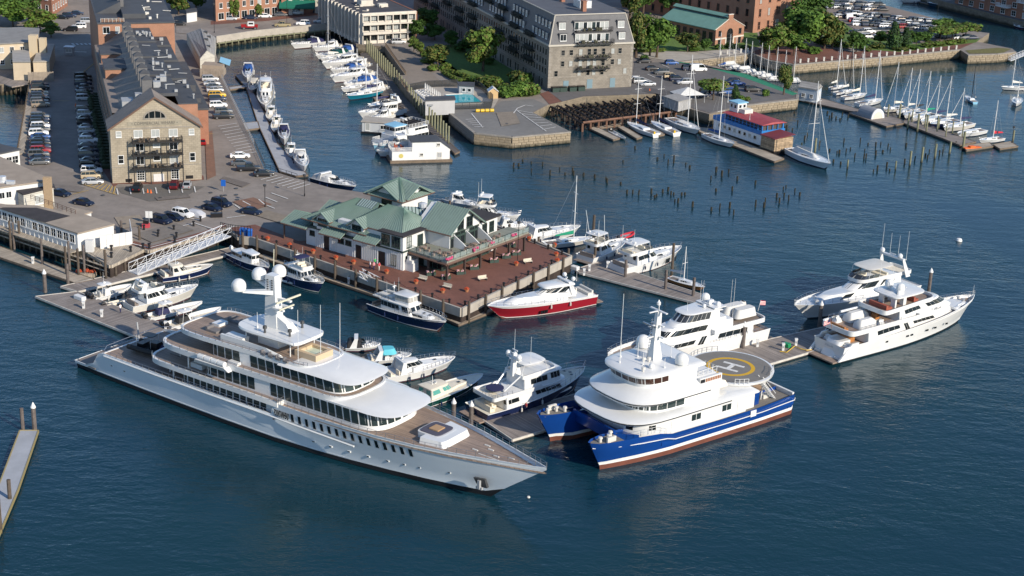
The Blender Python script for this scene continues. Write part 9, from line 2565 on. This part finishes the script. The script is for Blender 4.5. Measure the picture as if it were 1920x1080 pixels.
for q,a,lab in (((792,526),-30,'wooden bench facing the water left of the others'),((838,541),-30,'wooden bench near the promenade front corner'),((905,526),30,'wooden bench by the right promenade edge'),((990,494),30,'wooden bench nearest the promenade right corner')):
 t = thing('park_bench',lab,'bench',G(*q,WZ + .03),RD(a))
 for i in range(4):
  MB().box(-.9,.9,-.25 + i * .13,-.15 + i * .13,.42,.47).build('slat',CREAM,t); MB().box(-.9,.9,.27,.31,.5 + i * .12,.59 + i * .12).build('slat',CREAM,t)
 MB().box(-.8,-.7,-.25,.3,0,.42).build('leg',DGREY,t); MB().box(.7,.8,-.25,.3,0,.42).build('leg',DGREY,t)
def person(q,top,leg,label,a=0,z=WZ,step=.12):
 """standing figure grown from a skin of joints"""
 V = [(0,0,.95),(0,0,1.2),(0,0,1.42),(0,0,1.55),(0,0,1.68),(.1,.02,.9),(.11,step,.5),(.12,step * .6,.04),(-.1,-.02,.9),(-.11,-step,.5),(-.12,-step * 1.3,.04),(.2,0,1.38),(.25,.04,1.1),(.24,.14,.88),(-.2,0,1.38),(-.25,.02,1.1),(-.23,.1,.87),(.12,step * .6 + .13,.03),(-.12,-step * 1.3 + .13,.03)]
 E = [(0,1),(1,2),(2,3),(3,4),(0,5),(5,6),(6,7),(0,8),(8,9),(9,10),(2,11),(11,12),(12,13),(2,14),(14,15),(15,16),(7,17),(10,18)]
 Rr = [.15,.15,.15,.06,.11,.10,.07,.05,.10,.07,.05,.06,.05,.04,.06,.05,.04,.04,.04]
 me = bpy.data.meshes.new('person'); me.from_pydata([(x,y,zz) for x,y,zz in V],E,[])
 o = link('person',me,None,G(*q,z) + Vector((0,0,.05)),a)
 sk = o.modifiers.new('skin','SKIN')
 for i,r in enumerate(Rr):
  me.skin_vertices[0].data[i].radius = (r,r)
 me.skin_vertices[0].data[0].use_root = True
 o.modifiers.new('sub','SUBSURF').levels = 1
 dg = bpy.context.evaluated_depsgraph_get(); m2 = bpy.data.meshes.new_from_object(o.evaluated_get(dg)); o.modifiers.clear(); o.data = m2
 m2.materials.clear()
 for m in (top,leg,SKIN,BLACK):
  m2.materials.append(m)
 for p in m2.polygons:
  c = p.center; p.use_smooth = True
  p.material_index = 3 if c.z > 1.72 or c.z < .08 else 2 if c.z > 1.48 or (abs(c.x) > .19 and c.z < 1.2) else 0 if c.z > .92 else 1
 return tag(o,label,'person')
SH1,SH2,SH3,SH4 = (mat('shirt_red',(.45,.05,.07),.8),mat('shirt_pink',(.55,.22,.25),.8),mat('shirt_white',(.65,.65,.65),.8),mat('shirt_green',(.03,.35,.10),.8))
for q,a_,b_,lab,z in (((694,506),SH3,CANVN,'person in a white shirt at the top of the promenade gangway',WZ),((701,507),SH2,CANVN,'person in a pink top walking beside the gangway head',WZ),((711,508),SH1,OFFW,'person in red top and pale trousers by the restaurant door',WZ),((703,500),SH4,CANVN,'person in a green top near the restaurant wall',WZ),((986,773),SH1,CANVN,'person in red standing on the dock by the catamaran bow',.55),((655,534),SH3,OFFW,'person in white standing on the tan dock',.55),((226,587),SH3,CANVN,'person in white crouching by the dinghy on the left dock',.55)):
 person(q,a_,b_,lab,rnd.uniform(0,6),z)
 # ---------------------------------------------------------------- gangways
for (a,za),(b,zb),w_,hh,lab in ((((250,512),.7),((425,440),3.2),2.6,1.7,'long aluminium truss gangway down to the left dock'),(((741,549),.7),((676,516.5),3.1),1.4,1.1,'short aluminium gangway from the promenade to the tan dock'),(((1893,113),.8),((1925,100),3),1.6,1.1,'light footbridge at the right picture edge')):
 A,B = G(*a,za),G(*b,zb)
 t = thing('gangway',lab,'gangway',A,0)
 d = B - A; n_ = Vector((-d.y,d.x,0)).normalized() * w_ / 2; up = Vector((0,0,hh)); N = max(6,int(d.length / 2))
 MB().loft([[-n_,n_,n_ - Vector((0,0,.2)),-n_ - Vector((0,0,.2))],[d - n_,d + n_,d + n_ - Vector((0,0,.2)),d - n_ - Vector((0,0,.2))]]).build('walkway',ALU,t)
 for s in (-1,1):
  o = MB(); o.tube([n_ * s,d + n_ * s],.09,4); o.tube([n_ * s + up,d + n_ * s + up],.09,4); o.tube([n_ * s + up * .5,d + n_ * s + up * .5],.04,4); o.build('rail',ALU,t)
  for i in range(N):
   u,v = d * (i / N) + n_ * s,d * ((i + 1) / N) + n_ * s
   MB().tube([u,u + up],.05,4).build('upright',PAINTW,t); MB().tube([u,v + up],.045,4).build('diagonal',PAINTW,t)
t = thing('security_gate','black steel gate frame at the head of the long gangway','gate',G(432,441,WZ))
P = [G(*q,WZ) - t.location for q in ((414,438),(424,441),(441,444),(470,446))]
for a,b in zip(P,P[1:]):
 o = MB(); o.rail([a,b],2.4,.6,2,.05); o.build('panel',BLACK,t)
for i,q in enumerate(((455,440),(462,441),(468,442))):
 o = MB(); o.loft([outl(plan(-.5,.5,.45,.2,.2),0),outl(plan(-.6,.6,.5,.2,.2),1.2),outl(plan(-.5,.5,.4,.2,.2),1.4)]); tag(o.build('bin',BLUEP,None,loc=G(*q,WZ + .03)),'blue wheeled bin by the gangway gate, %s from the left' % NUM[i],'bin','blue bins')
 # ---------------------------------------------------------------- dock pedestals, boxes, lamps, signs, bins
for i,(q,z) in enumerate((((157,578),.6),((191,594),.6),((311,616),.6),((62,494),.6),((654,532),.6),((885,590),.6),((1139,502),.6),((1095,516),.6),((1420,650),.6),((1468,657),.6),((1492,648),.6),((1105,508),.6),((317,497),.6))):
 o = MB(); o.box(-.2,.2,-.2,.2,0,1.1); o.box(-.26,.26,-.26,.26,1.1,1.35); o.box(-.15,.15,-.22,-.2,.5,.9,1)
 tag(o.build('power_pedestal',[PAINTW,GREYM],None,loc=G(*q,z)),'white power pedestal on the docks, %s in the marina' % NUM[i],'pedestal','power pedestals')
for q,lab,m,w_ in (((150,561),'white dock box behind the first console boat',PAINTW,1.2),((641,517),'tall white cabinet on the tan dock below the gangway',PAINTW,.9),((1475,650),'green coiled hose on the right dock',GREENP,.6),((1078,505),'white dock box at the promenade corner',PAINTW,.8)):
 o = MB(); h_ = 2.2 if 'cabinet' in lab else .7; o.loft([outl(plan(-w_,w_,.5,.1,.1),0),outl(plan(-w_,w_,.5,.1,.1),h_ - .1),outl(plan(-w_ * .95,w_ * .95,.42,.1,.1),h_)]); tag(o.build('dock_box',m,None,loc=G(*q,.6),rz=RD(-38)),lab,'dock box')
ye = MB(); pts = [G(*q,.62) for q in ((1462,660),(1475,662),(1490,650),(1500,655),(1512,658),(1522,657))]; ye.tube([p - pts[0] + Vector((0,0,.15)) for p in pts],.08,5); tag(ye.build('power_cable',YELLOW,None,loc=pts[0]),'yellow shore power cable looping across the right dock','cable')
def lamp(q,lab,h=6.0,z=WZ,g='street lamps'):
 t = thing('street_lamp',lab,'street lamp',G(*q,z),0,g)
 MB().lathe([(.14,0),(.14,.6),(.07,.7),(.06,h)],(0,0,0),7).build('post',BLACK,t); MB().lathe([(.08,0),(.3,.1),(.38,.5),(.1,.6)],(0,0,h),8).build('lamp_head',DGREY,t)
for q,lab,h in (((497,388),'black lamp post by the planter in the yard',4.4),((571,368),'black lamp post with a white sign near the canal corner',4.4),((416,405),'black lamp post behind the navy sport utility car',4),((970,494),'black flagpole lamp on the promenade right side',8),((402,62),'tall lamp at the shed corner',9),((538,48),'tall lamp on the back street',9),((467,33),'tall lamp before the brick block',8),((1644,55),'tall lamp in the middle of the far car park',11),((1595,12),'tall lamp at the far car park edge',11),((1756,40),'tall lamp at the channel edge',9),((1897,268),'short white lamp at the last float',4)):
 lamp(q,lab,h,WZ if q[1] != 268 else .5)
o = MB(); o.lathe([(.06,0),(.05,2.2)],(0,0,0),6); o.box(-.5,.5,-.06,.06,1.2,2.6,1); tag(o.build('sign',[GREYM,BLUEP],None,loc=G(419,359,WZ)),'blue sign board on a post in the yard','sign')
o = MB(); o.lathe([(.06,0),(.05,2.6)],(0,0,0),6); o.box(-.7,-.05,-.05,.05,1.4,2.8,1); o.box(.05,.7,-.05,.05,1.4,2.8,1); tag(o.build('sign',[GREYM,PAINTW],None,loc=G(280,421,WZ)),'white double sign board beside the bollards','sign')
for i,q in enumerate(((270,431),(297,440),(326,432),(376,415),(363,424),(296,445),(331,445))):
 o = MB(); o.lathe([(.22,0),(.18,.8),(.3,.85),(.3,1.05),(.05,1.15)],(0,0,0),8); tag(o.build('bollard',BLACK,None,loc=G(*q,WZ)),'black cannon bollard round the yard island, %s' % NUM[i],'bollard','yard bollards')
o = MB(); o.box(-1.2,1.2,-.4,.4,0,.9); tag(o.build('planter_wall',BLACK,None,loc=G(406,407,WZ),rz=RD(15)),'low black planter box behind the parked cars','planter')
o = MB(); o.box(-.7,.7,-.5,.5,0,.8); o.box(-.5,.5,-.4,.4,.8,1.5,1); tag(o.build('food_cart',[SH1,BLACK],None,loc=G(274,426,WZ)),'small red and black cart beside the white sign','cart')
for i,q in enumerate(((186,448),(209,470),(209,483),(245,472),(268,466),(280,466),(328,455))):
 o = MB(); o.lathe([(.25,0),(.2,.8),(.34,.85),(.34,1.1),(.05,1.2)],(0,0,0),8); tag(o.build('bollard',BLACK,None,loc=G(*q,WZ + .02)),'black bollard on the tan waterside deck, %s from the left' % NUM[i],'bollard','deck bollards')
for q,lab in (((277,361),'orange traffic cone between two gable parking bays'),((283,362),'second orange traffic cone by the gable'),((1218,171),'orange barrel at the quay car park'),((142,199),'orange marker post left car row'),((155,206),'second orange marker post in the left car row')):
 o = MB(); o.lathe([(.3,0),(.3,.06),(.2,.08),(.06,.8)],(0,0,0),8); tag(o.build('traffic_cone',ORANGE,None,loc=G(*q,WZ)),lab,'traffic cone')
for i,x in enumerate((1041,1055,1073,1089)):
 t = thing('dumpster','dark green dumpster at the granite block foot, %s from the left' % NUM[i],'dumpster',G(x,172.5 - i * .7,WZ),RD(21),'dumpsters'); MB().loft([[(-1,-.7,0),(1,-.7,0),(1,.7,0),(-1,.7,0)],[(-1.1,-.8,1.2),(1.1,-.8,1.2),(1.1,.7,1.4),(-1.1,.7,1.4)]]).build('bin_body',GREENT,t); MB().box(-1.1,1.1,-.75,.7,1.42,1.5).build('lid',BLACK,t)
o = MB()
for i in range(4):
 o.tube([(i * 1.3,0,.5),(i * 1.3 + 1.0,0,.5)],.45,9)
tag(o.build('barrier_drums',YELLOW,None,loc=G(892,211,WZ),rz=RD(15)),'row of yellow barrier drums by the pool fence','barrier')
for q,lab in (((131,103),'grey barrier booth in the shaded lot'),):
 t = thing('booth',lab,'booth',G(*q,WZ)); MB().box(-1.2,1.2,-1,1,0,2.4).build('wall',GREYM,t); MB().box(-1.5,1.5,-1.3,1.3,2.4,2.6).build('roof',ALU,t); MB().box(1.2,5,-.05,.05,1,1.12).build('barrier_arm',PAINTW,t)
 window(t,0,-1,1.5,0,1.6,.9,2,1)
 # granite posts of the park rail, timber kerb of the left seawall, garden balustrade
for a,b,n,lab in (((1493,119),(1655,105.5),11,'white stone post along the park harbour wall'),((1655,105.5),(1800,92),10,'white stone post along the park wall by the point'),((1345,104),(1408,97),5,'white stone post by the park path')):
 for i in range(n):
  o = MB(); o.box(-.25,.25,-.25,.25,0,1.15); o.box(-.3,.3,-.3,.3,1.15,1.32); tag(o.build('stone_post',OFFW,None,loc=G(lerp(a[0],b[0],(i + .5) / n),lerp(a[1],b[1],(i + .5) / n),WZ)),'%s, %s from the left' % (lab,NUM[i]),'stone post','stone posts of the park wall')
t = thing('timber_kerb','tan timber kerb with dark posts along the left seawall','kerb',G(61,156,WZ))
a,b = Vector(),G(38,290,WZ) - t.location
d = b.normalized(); n_ = Vector((-d.y,d.x,0))
MB().loft([[a - n_ * .8,b - n_ * .8,b + n_ * .8,a + n_ * .8],[q + Vector((0,0,.3)) for q in (a - n_ * .8,b - n_ * .8,b + n_ * .8,a + n_ * .8)]]).build('kerb',DOCKT,t)
for i in range(30):
 q = b * ((i + .5) / 30) - n_ * .7; MB().lathe([(.18,-4),(.18,1.1)],q,6).build('post',PILEM,t)
for pts,lab in ((((723,87),(761,141),(743,141),(765,172)),'rustic wooden balustrade along the garden seawall'),):
 P = [G(*q,WZ) for q in pts]; t = thing('balustrade',lab,'balustrade',P[0])
 for a,b in ((P[0],P[1]),(P[2],P[3])):
  o = MB(); o.rail([a - P[0],b - P[0]],1.1,1.2,3,.09); o.build('rail',TIMB,t)
for pts,h,lab,m in ((((477,270),(497,316),(557,335)),1.1,'black railing along the canal wall by the parking bays',DGREY),(((416,147),(476,270)),1.1,'grey railing along the canal wall beside the taxis',GREYM),(((1310,116),(1400,139),(1494,175)),1.0,'dark railing of the green walkway',DGREY)):
 P = [G(*q,WZ) for q in pts]; t = thing('railing',lab,'railing',P[0]); MB().rail([p - P[0] for p in P],h,2,2,.05).build('rail',m,t)
for q,r,m,lab in (((1798,452),.7,PAINTW,'white round mooring buoy alone in the open water'),((991,933),.25,OFFW,'small white float near the silver yacht bow'),((1903,277),.35,SH1,'red float at the last dock')):
 o = MB(); o.lathe([(.02,-r * .5),(r * .8,-r * .3),(r,.1),(r * .75,r * .8),(.02,r)],(0,0,0),12); tag(o.build('buoy',m,None,True,loc=G(*q,0)),lab,'buoy')
t = thing('flower_raft','low raft of red flowers by the left walkway','raft',G(160,514,.3)); MB().box(-2,2,-1,1,-.4,.3).build('float',DOCKT,t)
for x in (-1.2,.2,1.3):
 o = link('flowers',FM[0],t,(x,rnd.uniform(-.4,.4),0)); o.scale = (1.3,1.3,1)
o = MB(); o.box(-2.6,2.6,-.8,.8,0,.2); o.box(-.8,.8,-.6,.6,.2,.5); tag(o.build('rescue_board',ORANGE,None,loc=G(1822,277,.57),rz=.4),'orange cover lying on the low float','cover')
